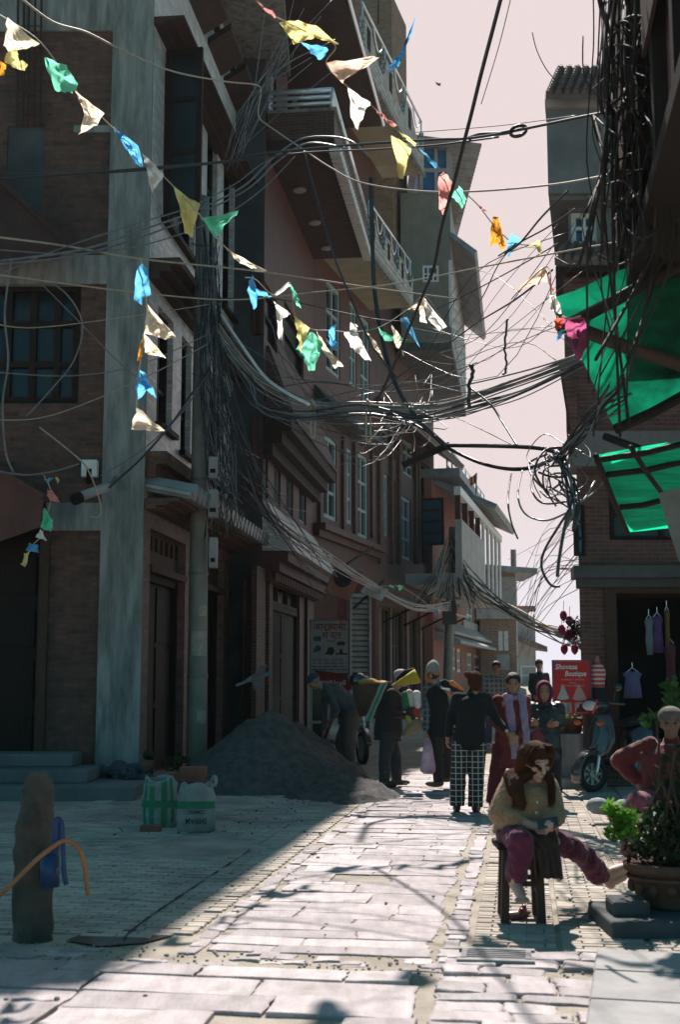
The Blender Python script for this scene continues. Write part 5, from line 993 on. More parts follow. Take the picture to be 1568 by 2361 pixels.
# ---- prayer flags --------------------------------------------------------------------------------
def fm(n, c, t): return M('flag_' + n, c, tuple(x * .8 for x in c), 14, .8, .15, 30, trans=.8, tcol=t)
FM = {'c': fm('cream', (.70, .62, .50), (.95, .82, .64)), 'y': fm('yellow', (.62, .52, .20), (.92, .82, .34)), 'g': fm('green', (.12, .48, .32), (.25, .88, .60)), 'b': fm('blue', (.06, .28, .58), (.16, .58, .95)), 'w': fm('white', (.72, .70, .66), (.95, .92, .86)), 'p': fm('pink', (.55, .20, .20), (.90, .40, .36)), 'r': fm('red', (.50, .05, .04), (.85, .12, .06)), 's': fm('salmon', (.66, .42, .30), (.95, .68, .52)), 'o': fm('orange', (.55, .22, .03), (.85, .38, .05)), 'm': fm('maroon', (.24, .05, .10), (.45, .10, .22))}
def flag(col, pts, Y, par):
    c = sum((Vector((x, y, 0)) for x, y in pts), Vector()) / len(pts); n = len(pts); s = Y / F0
    # outline subdivided; rows spiral in towards a folded middle
    ring = []
    for i in range(n):
        a, b = pts[i], pts[(i + 1) % n]
        for k in range(5): q = k / 5; ring.append((a[0] + (b[0] - a[0]) * q, a[1] + (b[1] - a[1]) * q))
    ph = ru(0, 6); ax = ru(0, 3.1); size = max(abs(x - c.x) + abs(y - c.y) for x, y in pts)
    def W(x, y):
        t = ((x - c.x) * math.cos(ax) + (y - c.y) * math.sin(ax)) / size; w2 = noise.noise(Vector((x * .05 + ph, y * .05, ph))); w3 = noise.noise(Vector((x * .13, y * .13 + ph, 3)))
        return P(x + 5 * w3, y + 5 * noise.noise(Vector((x * .13 + 9, y * .13, ph))), Y + size * s * (.22 * math.sin(ph + 5.5 * t) + .25 * t + .45 * w2 + .12 * w3))
    m = MB(); N_ = len(ring); lv = [1, .78, .55, .3]; vs_ = []
    for f_ in lv: vs_ += [W(c.x + (x - c.x) * f_, c.y + (y - c.y) * f_) for x, y in ring]
    vs_.append(W(c.x, c.y)); fs = []
    for l in range(3):
        for i in range(N_): j = (i + 1) % N_; fs.append((l * N_ + i, l * N_ + j, (l + 1) * N_ + j, (l + 1) * N_ + i))
    for i in range(N_): fs.append((3 * N_ + i, 3 * N_ + (i + 1) % N_, 4 * N_))
    m.add(vs_, fs); return m.build('flag', FM[col], par, smooth=True)
def bunting(lab, path, flags, cord=CABLE_P, r_=.006):
    t = thing('prayer_flag_string', lab, 'prayer flags', tuple(P(*path[0])), 'strings of prayer flags'); m = MB(); q = smooth_path([P(*p) for p in path], 6); m.tube(q, r_, 5); m.build('cord', cord, t)
    def depth(x, y): return min(((p[0] - x) ** 2 + (p[1] - y) ** 2, p[2]) for p in path)[1]
    for col, *pts in flags: flag(col, pts, depth(*pts[0]) - .03, t)
    return t
bunting('long string of prayer flags running from upper left down to the near pole', [(-10, 30, 9.5), (15, 45, 9.6), (95, 100, 10), (180, 215, 10.5), (255, 290, 10.6), (330, 360, 10.7), (375, 405, 10.8), (400, 430, 10.8), (460, 495, 10.6), (525, 575, 10.6), (615, 625, 11)],
    [('c', (15, 41), (90, 101), (71, 111), (19, 120), (8, 105)), ('y', (11, 122), (38, 114), (41, 139), (64, 147), (56, 165), (11, 147)), ('o', (0, 140), (14, 150), (8, 175), (-2, 172)), ('g', (101, 131), (150, 150), (180, 195), (165, 214), (124, 210)), ('c', (173, 210), (240, 259), (225, 286), (180, 312), (195, 263)), ('b', (259, 291), (319, 338), (331, 387), (312, 379), (282, 331)), ('w', (327, 353), (376, 398), (372, 417), (349, 443), (338, 387)), ('y', (400, 432), (462, 473), (441, 547), (425, 537)), ('g', (462, 503), (549, 488), (518, 518), (500, 552)), ('c', (520, 573), (612, 625), (590, 626), (555, 605), (545, 600))])
bunting('garland of prayer flags drooping in the middle of the lane', [(565, 640, 11.2), (590, 645, 11.3), (631, 680, 11.6), (668, 652, 11.8), (680, 726, 12.2), (716, 758, 12.6), (760, 762, 13.1), (820, 765, 14.1), (880, 752, 14.3), (940, 713, 14.6), (978, 683, 14.8), (1010, 720, 15), (1030, 754, 15.2)],
    [('b', (579, 634), (592, 664), (627, 683), (612, 684), (590, 676), (592, 708), (584, 713), (571, 672)), ('w', (631, 679), (665, 651), (669, 660), (639, 684)), ('g', (665, 653), (676, 662), (690, 698), (695, 709), (682, 704)), ('w', (630, 694), (671, 724), (652, 730), (650, 784), (641, 781), (637, 720)), ('y', (678, 728), (714, 758), (692, 814), (684, 766)), ('g', (682, 803), (718, 762), (744, 792), (725, 852), (712, 856), (700, 825)), ('c', (729, 762), (755, 803), (793, 844), (770, 848), (740, 799)), ('b', (757, 762), (776, 743), (770, 792), (785, 803), (763, 807)), ('w', (793, 764), (823, 766), (857, 833), (842, 829), (808, 799)), ('c', (846, 766), (868, 788), (887, 833), (864, 803)), ('g', (872, 754), (893, 775), (955, 784), (887, 787)), ('b', (921, 732), (939, 732), (970, 799), (947, 773)), ('c', (902, 747), (924, 777), (932, 822), (913, 796)), ('c', (940, 713), (977, 683), (983, 745), (970, 740), (966, 705)), ('w', (979, 685), (1030, 754), (1012, 762), (985, 734)), ('w', (808, 742), (826, 748), (822, 764), (806, 758))])
bunting('string of prayer flags across the top, over the parapets and into the sky', [(585, -10, 9), (637, 40, 9.4), (770, 100, 10.2), (752, 148, 10.5), (803, 201, 10.8), (860, 246, 11), (920, 305, 11.4), (965, 345, 11.8), (1010, 384, 12.1), (1050, 425, 12.4), (1100, 470, 12.8), (1140, 520, 13), (1185, 560, 13), (1240, 565, 12.8)],
    [('p', (590, 0), (635, 33), (635, 42), (605, 20)), ('y', (645, 51), (686, 47), (728, 60), (782, 102), (767, 99), (728, 87), (677, 101)), ('b', (695, 98), (755, 108), (756, 120), (740, 140), (719, 123)), ('s', (752, 147), (860, 129), (875, 135), (800, 180), (788, 192)), ('w', (803, 201), (854, 237), (842, 258), (824, 300), (809, 270)), ('p', (863, 249), (914, 288), (905, 294), (884, 272)), ('y', (918, 301), (962, 330), (955, 339)), ('y', (902, 312), (950, 339), (929, 414), (921, 411)), ('b', (966, 343), (1010, 379), (1004, 390)), ('b', (962, 33), (925, 148), (900, 170), (893, 158), (926, 132)), ('p', (1011, 406), (1022, 394), (1048, 424), (1033, 470), (1022, 496), (1013, 481)), ('g', (1041, 451), (1060, 428), (1075, 458), (1067, 481)), ('p', (1100, 469), (1124, 489), (1109, 484)), ('o', (1137, 498), (1148, 500), (1169, 565), (1158, 580), (1145, 560), (1129, 570)), ('y', (1146, 500), (1166, 566), (1156, 560)), ('b', (1178, 536), (1203, 554), (1182, 570), (1174, 596), (1167, 583)), ('y', (1220, 567), (1238, 552), (1250, 561), (1247, 588), (1236, 570))])
bunting('short string of prayer flags hanging straight down before the concrete column', [(325, 595, 8.5), (338, 700, 8.5), (332, 767, 8.5), (321, 850, 8.5), (314, 940, 8.5)],
    [('b', (326, 607), (341, 620), (347, 679), (328, 686), (326, 706), (308, 686), (313, 629)), ('c', (339, 701), (409, 778), (380, 782), (332, 767)), ('c', (332, 767), (384, 825), (332, 814)), ('o', (332, 770), (328, 812), (322, 831), (314, 828)), ('b', (321, 852), (337, 864), (362, 920), (337, 902), (317, 922), (312, 891)), ('c', (314, 940), (380, 994), (301, 990))])
bunting('few prayer flags hanging at the end of the upper green tarpaulin', [(1180, 690, 12), (1200, 668, 11.2), (1262, 615, 10), (1272, 680, 9.6), (1290, 735, 9.4), (1340, 728, 9.2)],
    [('s', (1187, 672), (1250, 618), (1263, 622), (1261, 650), (1211, 662)), ('r', (1258, 616), (1269, 643), (1278, 672), (1267, 661)), ('w', (1266, 680), (1283, 683), (1297, 723), (1272, 715)), ('r', (1279, 737), (1301, 732), (1301, 750), (1283, 764)), ('b', (1286, 766), (1305, 759), (1283, 793)), ('m', (1297, 734), (1348, 730), (1361, 791), (1332, 835), (1315, 791))])
bunting('small faded prayer flags hanging by the far left doorway', [(100, 1095, 14), (118, 1140, 14), (105, 1195, 14), (95, 1235, 14), (72, 1260, 14), (55, 1300, 14)], [('b', (98, 1103), (124, 1102), (110, 1115)), ('y', (128, 1100), (136, 1100), (132, 1120)), ('p', (108, 1128), (120, 1130), (138, 1160), (110, 1150)), ('g', (100, 1170), (122, 1200), (118, 1228), (92, 1215)), ('w', (92, 1220), (108, 1248), (80, 1240)), ('b', (64, 1252), (88, 1258), (90, 1276), (60, 1268)), ('y', (55, 1275), (68, 1270), (58, 1310), (48, 1300))])
bunting('little scraps of prayer flags among the wires above the shops', [(735, 1270, 24), (760, 1285, 25), (840, 1345, 27), (900, 1352, 28), (930, 1355, 29), (1010, 1410, 34)], [('g', (746, 1272), (752, 1275), (754, 1292), (748, 1288)), ('w', (758, 1280), (766, 1284), (768, 1300), (760, 1296)), ('g', (898, 1348), (908, 1350), (906, 1362)), ('g', (916, 1352), (932, 1350), (922, 1362)), ('r', (870, 1358), (880, 1352), (884, 1368)), ('b', (1000, 1408), (1008, 1406), (1006, 1420)), ('w', (1010, 1398), (1015, 1410), (1012, 1420))])
# ---- sand pile -------------------------------------------------------------------------------
cones = [(P(615, 1640, 17.6), 1.25), (P(590, 1690, 17.2), 1.2), (P(675, 1668, 18.3), 1.35), (P(730, 1740, 17.4), 1.5), (P(560, 1725, 16.9), 1.2), (P(790, 1790, 16.2), 2.6), (P(815, 1832, 15.6), 3.0), (P(520, 1770, 17.3), 1.5)]
m = MB(); N1, N2 = 84, 84; x0, x1, y0, y1 = -2.4, 1.0, 14.3, 19.9; vs_ = []
for j in range(N2 + 1):
    for i in range(N1 + 1):
        x = x0 + (x1 - x0) * i / N1; y = y0 + (y1 - y0) * j / N2; h = -.06
        for p, k in cones: d = math.hypot(x - p.x, y - p.y); h = max(h, p.z - math.sqrt(d * d + .012) * .80 * (1.25 / k) ** .8 + .1)
        h += (noise.noise(Vector((x * 3, y * 3, 1))) * .09 + noise.noise(Vector((x * 9, y * 9, 4))) * .04 + noise.noise(Vector((x * 24, y * 24, 7))) * .022) * (1 if h > 0 else .3)
        e = min(i, N1 - i, j, N2 - j); vs_.append((x, y, h if e > 2 else -.08))
m.add(vs_, [(j * (N1 + 1) + i, j * (N1 + 1) + i + 1, (j + 1) * (N1 + 1) + i + 1, (j + 1) * (N1 + 1) + i) for j in range(N2) for i in range(N1)])
tag(m.build('sand_pile', SAND, smooth=True), 'big heap of grey sand against the houses, half blocking the lane', 'sand pile')
m = MB()
for k in range(240):
    a = V(ru(-2.2, 1.2), ru(12.2, 16.6), 0); 
    if a.x > .05 + (a.y - 13.6) * .15: continue
    r_ = ru(.004, .014); m.ell(a + V(0, 0, r_ * .5 + .012), (r_, r_ * ru(.7, 1.2), r_ * .7), None, 5, 4)
o = m.build('scattered_gravel', SAND); o['kind'] = 'stuff'; o['label'] = 'scattered gravel and crumbs of sand on the shaded paving'
# ---- cement sacks and bricks ------------------------------------------------------------------
def cloth_sack(lab, px, yb, yt, wpx, Y, front):
    b = V(P(px, yb, Y).x, Y, 0); h = P(px, yt, Y).z - P(px, yb, Y).z; w_ = wpx * Y / F0 / 2; t = thing('cement_sack', lab, 'sack', tuple(b), 'cement sacks by the pole'); m = MB(); rings = []
    for k, (q, f) in enumerate(((0, .88), (.04, 1), (.25, 1.07), (.5, 1.03), (.75, .98), (.9, .93), (.97, .88), (1, .80), (.96, .70))):
        ring = []
        for i in range(28):
            a = 2 * math.pi * i / 28; rr = f * (1 + .09 * noise.noise(Vector((math.cos(a) * 2 + px, math.sin(a) * 2, q * 5))) + .05 * noise.noise(Vector((math.cos(a) * 5 + px, math.sin(a) * 5, q * 14)))); cx_, sx_ = math.cos(a), math.sin(a)
            cx_ = math.copysign(abs(cx_) ** .7, cx_); sx_ = math.copysign(abs(sx_) ** .7, sx_)
            ring.append(b + V(cx_ * w_ * rr, sx_ * w_ * .62 * rr, q * h + (.03 * math.sin(a * 3 + px) if q > .9 else 0)))
        rings.append(ring)
    m.loft(rings); o = m.build('bag', M('woven_sack', (.30, .30, .275), (.20, .205, .19), 9, .8, .4, 60, stain=(4, .5, (.2, .19, .17))) if front else bpy.data.materials['woven_sack'], t, smooth=True); return t, b, w_, h, rings
GRN = M('sack_green', (.03, .20, .10), (.03, .14, .08), 12, .8, .3, 60)
def sack_patch(t, rings, b, a0, a1, q0, q1, mat, name='printed_band'):
    # a strip of print hugging the bag between two angles and two heights
    def pt(a, q):
        zs_ = [sum((p.z for p in r_), 0) / len(r_) for r_ in rings[:8]]; z = b.z + q * zs_[-1]; k = max(i for i in range(7) if zs_[i] <= z or i == 0); k = min(k, 6); f = (z - zs_[k]) / max(1e-5, zs_[k + 1] - zs_[k])
        s = (a % (2 * math.pi)) / (2 * math.pi) * 28; i = int(s); g = s - i; A = rings[k][i % 28].lerp(rings[k][(i + 1) % 28], g); B = rings[k + 1][i % 28].lerp(rings[k + 1][(i + 1) % 28], g); p = A.lerp(B, f); d = (p - b); d.z = 0; return p + d.normalized() * .004
    m = MB(); na = max(2, int(abs(a1 - a0) / .1)); nq = 6; g_ = [[pt(a0 + (a1 - a0) * i / na, q0 + (q1 - q0) * j / nq) for i in range(na + 1)] for j in range(nq + 1)]
    for j in range(nq):
        for i in range(na): m.face(g_[j][i], g_[j][i + 1], g_[j + 1][i + 1], g_[j + 1][i])
    return m.build(name, mat, t, smooth=True)
PI = math.pi
t1, b1, w1_, h1_, r1 = cloth_sack('green and white striped cement sack, left of two', 368, 1893, 1778, 78, 12.9, True)
for a in (-2.35, -1.85, -1.35, -.85): sack_patch(t1, r1, b1, a - .13, a + .13, .02, .96, GRN)
sack_patch(t1, r1, b1, -2.9, -.25, .42, .56, GRN)
t2, b2, w2_, h2_, r2 = cloth_sack('white cement sack with one green band and upside down print, right of two', 452, 1903, 1795, 84, 12.6, False)
sack_patch(t2, r2, b2, -3.0, -.15, .50, .66, GRN)
INK = M('sack_ink', (.05, .07, .06), None, 9, .9); fy = b2.y - w2_ * .67
text('SHIVAM', .075, (b2.x + .115, fy, .135), (-1, 0, 0), (0, 0, -1), INK, t2, bold=.02, sx=.8, lift=.003); text('CEMENT', .055, (b2.x + .10, fy, .215), (-1, 0, 0), (0, 0, -1), INK, t2, bold=.01, sx=.8, lift=.003)
m = MB(); m.tube(smooth_path([P(488, 1800, 12.5), P(494, 1790, 12.45), P(498, 1800, 12.4), P(494, 1812, 12.4)], 4), .018, 7); m.build('tied_ear', bpy.data.materials['woven_sack'], t2, smooth=True)
RB = M('red_brick', (.24, .09, .065), (.17, .07, .05), 8, .9, .5, 50)
for k, (px, py, w_, h_, lab) in enumerate(((445, 1780, 58, 24, 'upper red brick of the pile at the foot of the near pole'), (440, 1795, 56, 14, 'lower red brick of the pile at the foot of the near pole'), (385, 1790, 60, 18, 'darker brick lying left of the pile behind the striped sack'))):
    c = P(px, py, 13.5); m = MB(); m.box((c.x - w_ * 13.5 / F0 / 2, 13.42, c.z - h_ * 13.5 / F0 / 2), (c.x + w_ * 13.5 / F0 / 2, 13.62, c.z + h_ * 13.5 / F0 / 2)); tag(m.build('brick', RB, bevel=.008), lab, 'brick', 'bricks behind the cement sacks')
m = MB(); z = P(440, 1803, 13.5).z; m.box((P(345, 1800, 13.5).x, 13.36, -.01), (P(478, 1800, 13.5).x, 13.8, z)); tag(m.build('stone_plinth', CONC_D, bevel=.03), 'low dark stone plinth behind the two cement sacks', 'plinth')
c = P(343, 1897, 12.5); m = MB(); m.box((c.x - .08, 12.44, .012), (c.x + .12, 12.56, .07)); tag(m.build('brick', RB, bevel=.008), 'broken brick lying on the paving before the striped sack', 'brick', 'bricks behind the cement sacks')
gb = thing('cactus_pot', 'round green cactus in a small pot behind the cement sacks', 'pot plant', tuple(P(341, 1775, 13.9))); m = MB(); c = P(341, 1740, 13.9); m.ell(c, (.062, .062, .058), None, 16, 10); m.build('cactus', LEAF, gb, smooth=True); m = MB(); m.lathe(P(341, 1782, 13.9), [(.02, 0), (.05, 0), (.065, .13), (.055, .135), (.02, .12)], 14); m.build('pot', TERRA, gb, smooth=True)
wd = thing('weed_plant', 'ragged dark weeds growing behind the bricks at the near pole', 'plant', tuple(P(405, 1775, 13.9))); m = MB(); leaves(m, P(405, 1762, 13.9), (.16, .08, .1), 150, .05); m.build('foliage', LEAF, wd, recalc=False)
# ---- stone post with the blue tap -----------------------------------------------------------------
sb = G(78, 2168); ps = thing('stone_post', 'tall rough stone post standing at lower left', 'stone post', tuple(sb)); zt = P(90, 1782, sb.y).z; m = MB(); rings = []
for k, (py, xl, xr) in enumerate(((2185, 28, 122), (2168, 30, 122), (2100, 30, 121), (2000, 31, 120), (1900, 38, 120), (1850, 48, 121), (1810, 56, 122), (1790, 64, 116), (1780, 74, 106))):
    c = P((xl + xr) / 2, py, sb.y); w_ = (xr - xl) * sb.y / F0 / 2; c.z = max(c.z, -.02); rings.append([c + V(math.cos(a) * w_, math.sin(a) * w_ * .8, 0) * (1 + .06 * noise.noise(Vector((math.cos(a) * 1.5, math.sin(a) * 1.5, c.z * 5)))) for a in (2 * PI * i / 22 for i in range(22))])
rr_ = []
for r0, r1 in zip(rings, rings[1:]):
    for k in range(5): rr_.append([p.lerp(q, k / 5) for p, q in zip(r0, r1)])
rr_.append(rings[-1]); rr_ = [[p + ((p - sum(r, Vector()) / len(r)).normalized() * (.018 * noise.noise(p * 9) + .010 * noise.noise(p * 24))) for p in r] for r in rr_]
m.loft(rr_); m.build('shaft', M('weathered_stone', (.115, .090, .070), (.05, .042, .037), 7, .95, 1.0, 16, stain=(3, .5, (.05, .045, .04))), ps, smooth=True)
BLU = M('blue_enamel', (.02, .06, .16), (.02, .045, .11), 8, .4, .2, 60)
tp = thing('hand_pump', 'dark blue water tap clamped to the stone post with an orange hose', 'water tap', tuple(P(120, 2050, sb.y - .1)))
Yp = sb.y - .16; m = MB(); m.tube([P(114, 2045, Yp), P(114, 1968, Yp)], .055, 12); m.tube(smooth_path([P(122, 1980, Yp), P(128, 1940, Yp - .02), P(130, 1900, Yp - .03), P(132, 1886, Yp - .03)]), .028, 10); m.build('body', BLU, tp, smooth=True)
m = MB(); m.tube(smooth_path([P(132, 1886, Yp - .03), P(142, 1900, Yp - .05), P(145, 1960, Yp - .05), P(147, 2010, Yp - .05), P(152, 2040, Yp - .05)]), .014, 8); m.build('handle', BLU, tp, smooth=True)
m = MB(); m.tube([P(110, 2010, Yp - .001), P(138, 2004, Yp - .02)], .02, 8); m.build('clamp', CABLE_G, tp)
m = MB(); m.tube(smooth_path([P(-30, 2090, Yp - .15), P(30, 2035, Yp - .13), P(80, 1985, Yp - .1), P(118, 1955, Yp - .07), P(150, 1938, Yp - .06), P(180, 1955, Yp - .06), P(194, 1995, Yp - .06), P(199, 2040, Yp - .06), P(203, 2063, Yp - .06)]), .013, 8); m.build('hose', M('orange_hose', (.42, .17, .07), (.33, .13, .05), 12, .6), tp, smooth=True)
WET = M('wet_ground', (.12, .11, .10), None, 5, .12, spec=.6); m = MB(); c0 = G(260, 2165)
pts = [(150, 2172), (210, 2150), (300, 2148), (400, 2160), (330, 2178), (230, 2186)]; m.face(*[G(x, y) + V(0, 0, .011) for x, y in pts]); struct(m.build('puddle', WET))
# ---- drain grate -----------------------------------------------------------------------------------
dg_ = thing('drain_grate', 'iron drain grate set in the bricks at lower right', 'drain grate', tuple(G(1145, 2215))); c = G(1145, 2214); m = MB(); a_, b_ = SV * .09, TV * .17
for k in range(5): q = c + SV * (-.09 + .18 * k / 4); m.bar(q - b_ + V(0, 0, .02), q + b_ + V(0, 0, .02), .02, .02)
for s_ in (-1, 1): m.bar(c + b_ * s_ - a_ * 1.15 + V(0, 0, .022), c + b_ * s_ + a_ * 1.15 + V(0, 0, .022), .03, .026)
m.build('grille', CABLE_G, dg_); m = MB()
for s_ in (-1, 1): m.bar(c + a_ * 1.5 * s_ - b_ * 1.2 + V(0, 0, .018), c + a_ * 1.5 * s_ + b_ * 1.2 + V(0, 0, .018), .04, .03)
m.build('frame', CONC_L, dg_)
m = MB()
for k in range(130):
    p = ST_(ru(4.2, 17), ru(-3.6, 1.8), .02); r_ = ru(.006, .018); m.ell(p, (r_, r_ * 1.3, r_ * .6), None, 5, 4)
for k in range(420):
    p = ST_(ru(6.55, 7.05), ru(-4, 1.0), .006); r_ = ru(.004, .012); m.ell(p, (r_, r_ * 1.3, r_ * .7), None, 5, 4)
o = m.build('road_litter', DUST); o['kind'] = 'stuff'; o['label'] = 'small crumbs of litter and leaves strewn over the paving'
# ---- signs on the left -----------------------------------------------------------------------------
YB = 27.0; c0 = P(716, 1552, YB); c1 = P(803, 1431, YB); b_s = thing('shop_board', 'white cassette shop board with red Nepali lettering above the bending man', 'sign', tuple(P(760, 1552, YB)))
O = V(c0.x, YB, c0.z); SW_, SH_ = c1.x - c0.x, c1.z - c0.z; BRD = M('board_white', (.36, .38, .38), (.28, .30, .30), 4, .6)
m = MB(); m.box((c0.x, YB, c0.z), (c1.x, YB + .05, c1.z)); m.build('board', BRD, b_s); m = MB(); e = .02
for q in ((-e, -e, SW_ + e, 0), (-e, SH_, SW_ + e, SH_ + e), (-e, 0, -.001, SH_), (SW_ + .001, 0, SW_ + e, SH_)): m.box((O.x + q[0], YB - .02, O.z + q[1]), (O.x + q[2], YB + .06, O.z + q[3]))
m.build('frame', CABLE, b_s)
RED = M('paint_red', (.22, .015, .015), None, 6, .6); BLK = M('paint_black', (.02, .03, .035), None, 6, .6); TEL = M('paint_teal', (.03, .12, .16), None, 6, .6)
text('आर.', .21, O + V(.05, -.002, SH_ * .82), X_, Z_, RED, b_s, bold=.012); text('क', .21, O + V(.36, -.002, SH_ * .82), X_, Z_, RED, b_s, bold=.012, sx=.72); text('यासेट', .21, O + V(.46, -.002, SH_ * .82), X_, Z_, RED, b_s, bold=.012, sx=.72)
text('से', .21, O + V(.25, -.002, SH_ * .655), X_, Z_, RED, b_s, bold=.012, sx=.85); text('न', .21, O + V(.42, -.002, SH_ * .655), X_, Z_, RED, b_s, bold=.012, sx=.6); text('टर', .21, O + V(.49, -.002, SH_ * .655), X_, Z_, RED, b_s, bold=.012, sx=.85)
text('भक्तपुर', .06, O + V(SW_ * .42, -.002, SH_ * .595), X_, Z_, BLK, b_s)
for k in range(4):
    m = MB(); x = .05
    while x < .92: w_ = ru(.08, .2); m.box((O.x + x * SW_, O.y - .004, O.z + SH_ * (.245 - .062 * k)), (O.x + min(x + w_, .95) * SW_, O.y - .001, O.z + SH_ * (.258 - .062 * k))); x += w_ + ru(.03, .06)
    m.build('line_of_print', BLK, b_s)
def flat2(name, mat, pts, lift=.006): m = MB(); m.loft([[O + V(x * SW_, -lift, z * SH_) for x, z in pts], [O + V(x * SW_, -.001, z * SH_) for x, z in pts]]); return m.build(name, mat, b_s)
flat2('printed_screen', TEL, [(.08, .61), (.28, .61), (.28, .70), (.08, .70)]); flat2('printed_player', BLK, [(.72, .53), (.90, .53), (.92, .56), (.9, .60), (.72, .60), (.7, .56)]); flat2('printed_player', TEL, [(.06, .38), (.12, .40), (.26, .42), (.27, .5), (.18, .54), (.1, .48)]); flat2('printed_recorder', BLK, [(.36, .36), (.58, .34), (.64, .42), (.6, .49), (.46, .49), (.44, .41)]); flat2('printed_speakers', BLK, [(.66, .35), (.98, .35), (.98, .38), (.86, .38), (.84, .46), (.78, .46), (.76, .38), (.66, .38)])
# roller shutter, tilted loudspeaker board, white light box
RS = M('shutter_metal', (.42, .40, .33), (.3, .29, .24), 4, .45, met=.3)
r = S3.rect(806, 848, 1372, 1690); q0, q1 = S3.uz(806, 1372, .25), S3.uz(846, 1372, .25)
sh_ = thing('roller_shutter', 'closed roller shutter with pale ribs beside the white shop board', 'shutter', tuple(S3(q0[0], .25, .3))); RSF = Fac(tuple(P(806, 1600, 28.2)[:2]), tuple(P(848, 1600, 28.4)[:2])); z0, z1 = P(806, 1690, 28.2).z, P(806, 1368, 28.2).z; m = MB(); n = 26
for k in range(n): z = z0 + (z1 - z0) * k / n; dz = (z1 - z0) / n; m.hexa([RSF(0, -.04, z), RSF(RSF.L, -.04, z), RSF(RSF.L, .05, z + dz * .3), RSF(0, .05, z + dz * .3), RSF(0, -.04, z + dz), RSF(RSF.L, -.04, z + dz), RSF(RSF.L, .012, z + dz * .97), RSF(0, .012, z + dz * .97)])
m.build('slats', RS, sh_)
for u in (-.03, RSF.L + .002): m = MB(); m.box((u, -.06, z0), (u + .05, .09, z1 + .1), RSF); m.build('guide_rail', STEEL, sh_)
sp_ = thing('speaker_board', 'tilted salmon board with a round black loudspeaker hung above the shops', 'loudspeaker', tuple(P(795, 1340, 26))); cn = [P(778, 1300, 26), P(838, 1318, 26.3), P(806, 1386, 26.2), P(750, 1364, 25.9)]; nn_ = (cn[1] - cn[0]).cross(cn[3] - cn[0]).normalized(); m = MB(); m.loft([cn, [p + nn_ * .05 for p in cn]]); m.build('board', M('salmon_board', (.34, .17, .13), (.27, .13, .10), 4, .7), sp_)
c = P(791, 1333, 25.9); m = MB(); fr_ = (V(0, -1, -.15)).normalized(); Mx = fr_.to_track_quat('Z', 'Y').to_matrix(); m.lathe(c, [(.03, -.05), (.17, -.05), (.185, .05), (.15, .07), (.05, .03), (.01, .04)], 20, Mx); m.build('loudspeaker', BLK, sp_, smooth=True)
m = MB(); m.bar(P(800, 1300, 26.4), P(860, 1262, 27.5), .04); m.build('bracket', WOODD, sp_)
lb_ = thing('light_box', 'white slanting light box sign under the wires above the shutter', 'sign', tuple(P(865, 1365, 27.5))); cn = [P(846, 1347, 27.4), P(894, 1362, 27.8), P(880, 1386, 27.6), P(832, 1366, 27.2)]; m = MB(); m.loft([cn, [p + V(0, .05, .04) for p in cn]]); m.build('panel', M('lit_panel', (.8, .76, .70), None, 3, .5, trans=.5), lb_)  # panel white raised in place of sun falling on it
m = MB(); m.bar(P(816, 1402, 27.2), P(884, 1340, 27.8), .04); m.build('strut', WOODD, lb_)
m = MB(); m.loft([[P(x, y, 26.6) for x, y in ((726, 1545), (800, 1555), (812, 1590), (735, 1600))], [P(x, y, 26.7) for x, y in ((726, 1545), (800, 1555), (812, 1590), (735, 1600))]]); rbn = thing('red_banner', 'small red telecom banner below the white shop board', 'banner', tuple(P(770, 1590, 26.6))); m.build('sheet', M('banner_red', (.20, .015, .02), None, 4, .7), rbn); text('Ncell', .16, P(760, 1580, 26.57), X_, Z_, WHT, rbn)
m = MB(); a, b = P(714, 1668, 24.5), P(760, 1570, 24.5); stl = thing('shop_stall', 'dark framed glass cabinet behind the bending man', 'cabinet', (a.x, 24.5, 0))
for q in ((a.x, 24.4, 0, a.x + .05, 24.6, b.z), (b.x - .05, 24.4, 0, b.x, 24.6, b.z), (a.x + .051, 24.4, b.z - .05, b.x - .051, 24.6, b.z), (a.x + .051, 24.4, a.z, b.x - .051, 24.6, a.z + .05)): m.box(q[:3], q[3:])
m.build('frame', GREYPL, stl); m = MB(); m.box((a.x + .052, 24.5, 0), (b.x - .052, 24.55, b.z - .051)); m.build('pane', GLASS, stl)
# ---- birds ---------------------------------------------------------------------------------------
PG = M('pigeon_grey', (.10, .13, .16), (.06, .08, .10), 12, .7)
pg = thing('pigeon', 'grey pigeon flying low over the sand pile', 'bird', tuple(P(588, 1565, 15))); m = MB(); Y = 15
m.chain([(P(612, 1555, Y), .028), (P(595, 1560, Y), .045), (P(578, 1566, Y), .035), (P(560, 1574, Y), .012)]); m.ell(P(621, 1554, Y), (.026, .024, .024)); m.tube([P(625, 1554, Y), P(631, 1556, Y)], [.008, .002], 6)
m.loft([[P(575, 1567, Y), P(578, 1571, Y), P(578, 1571, Y + .03), P(575, 1567, Y + .03)], [P(542, 1577, Y - .02), P(544, 1584, Y - .02), P(544, 1584, Y + .03), P(542, 1577, Y + .03)]]); o = m.build('body', PG, pg); md = o.modifiers.new('r', 'REMESH'); md.mode = 'VOXEL'; md.voxel_size = .006; md.use_smooth_shade = True
for s_, tip in ((-1, (600, 1536)), (1, (585, 1590))):
    m = MB(); A = [P(606, 1557, Y + .03 * s_), P(580, 1564, Y + .03 * s_), P(*tip, Y + .22 * s_), P(tip[0] + 16, tip[1] - 2, Y + .2 * s_)]; m.loft([A, [p + V(0, 0, .008) for p in A]]); m.build('wing', PG, pg)
tb = thing('sky_bird', 'tiny dark bird high in the open sky', 'bird', tuple(P(1010, 193, 40))); m = MB(); m.chain([(P(1007, 192, 40), .025), (P(1012, 195, 40), .04), (P(1016, 197, 40), .015)]); m.build('body', BLK, tb, smooth=True)
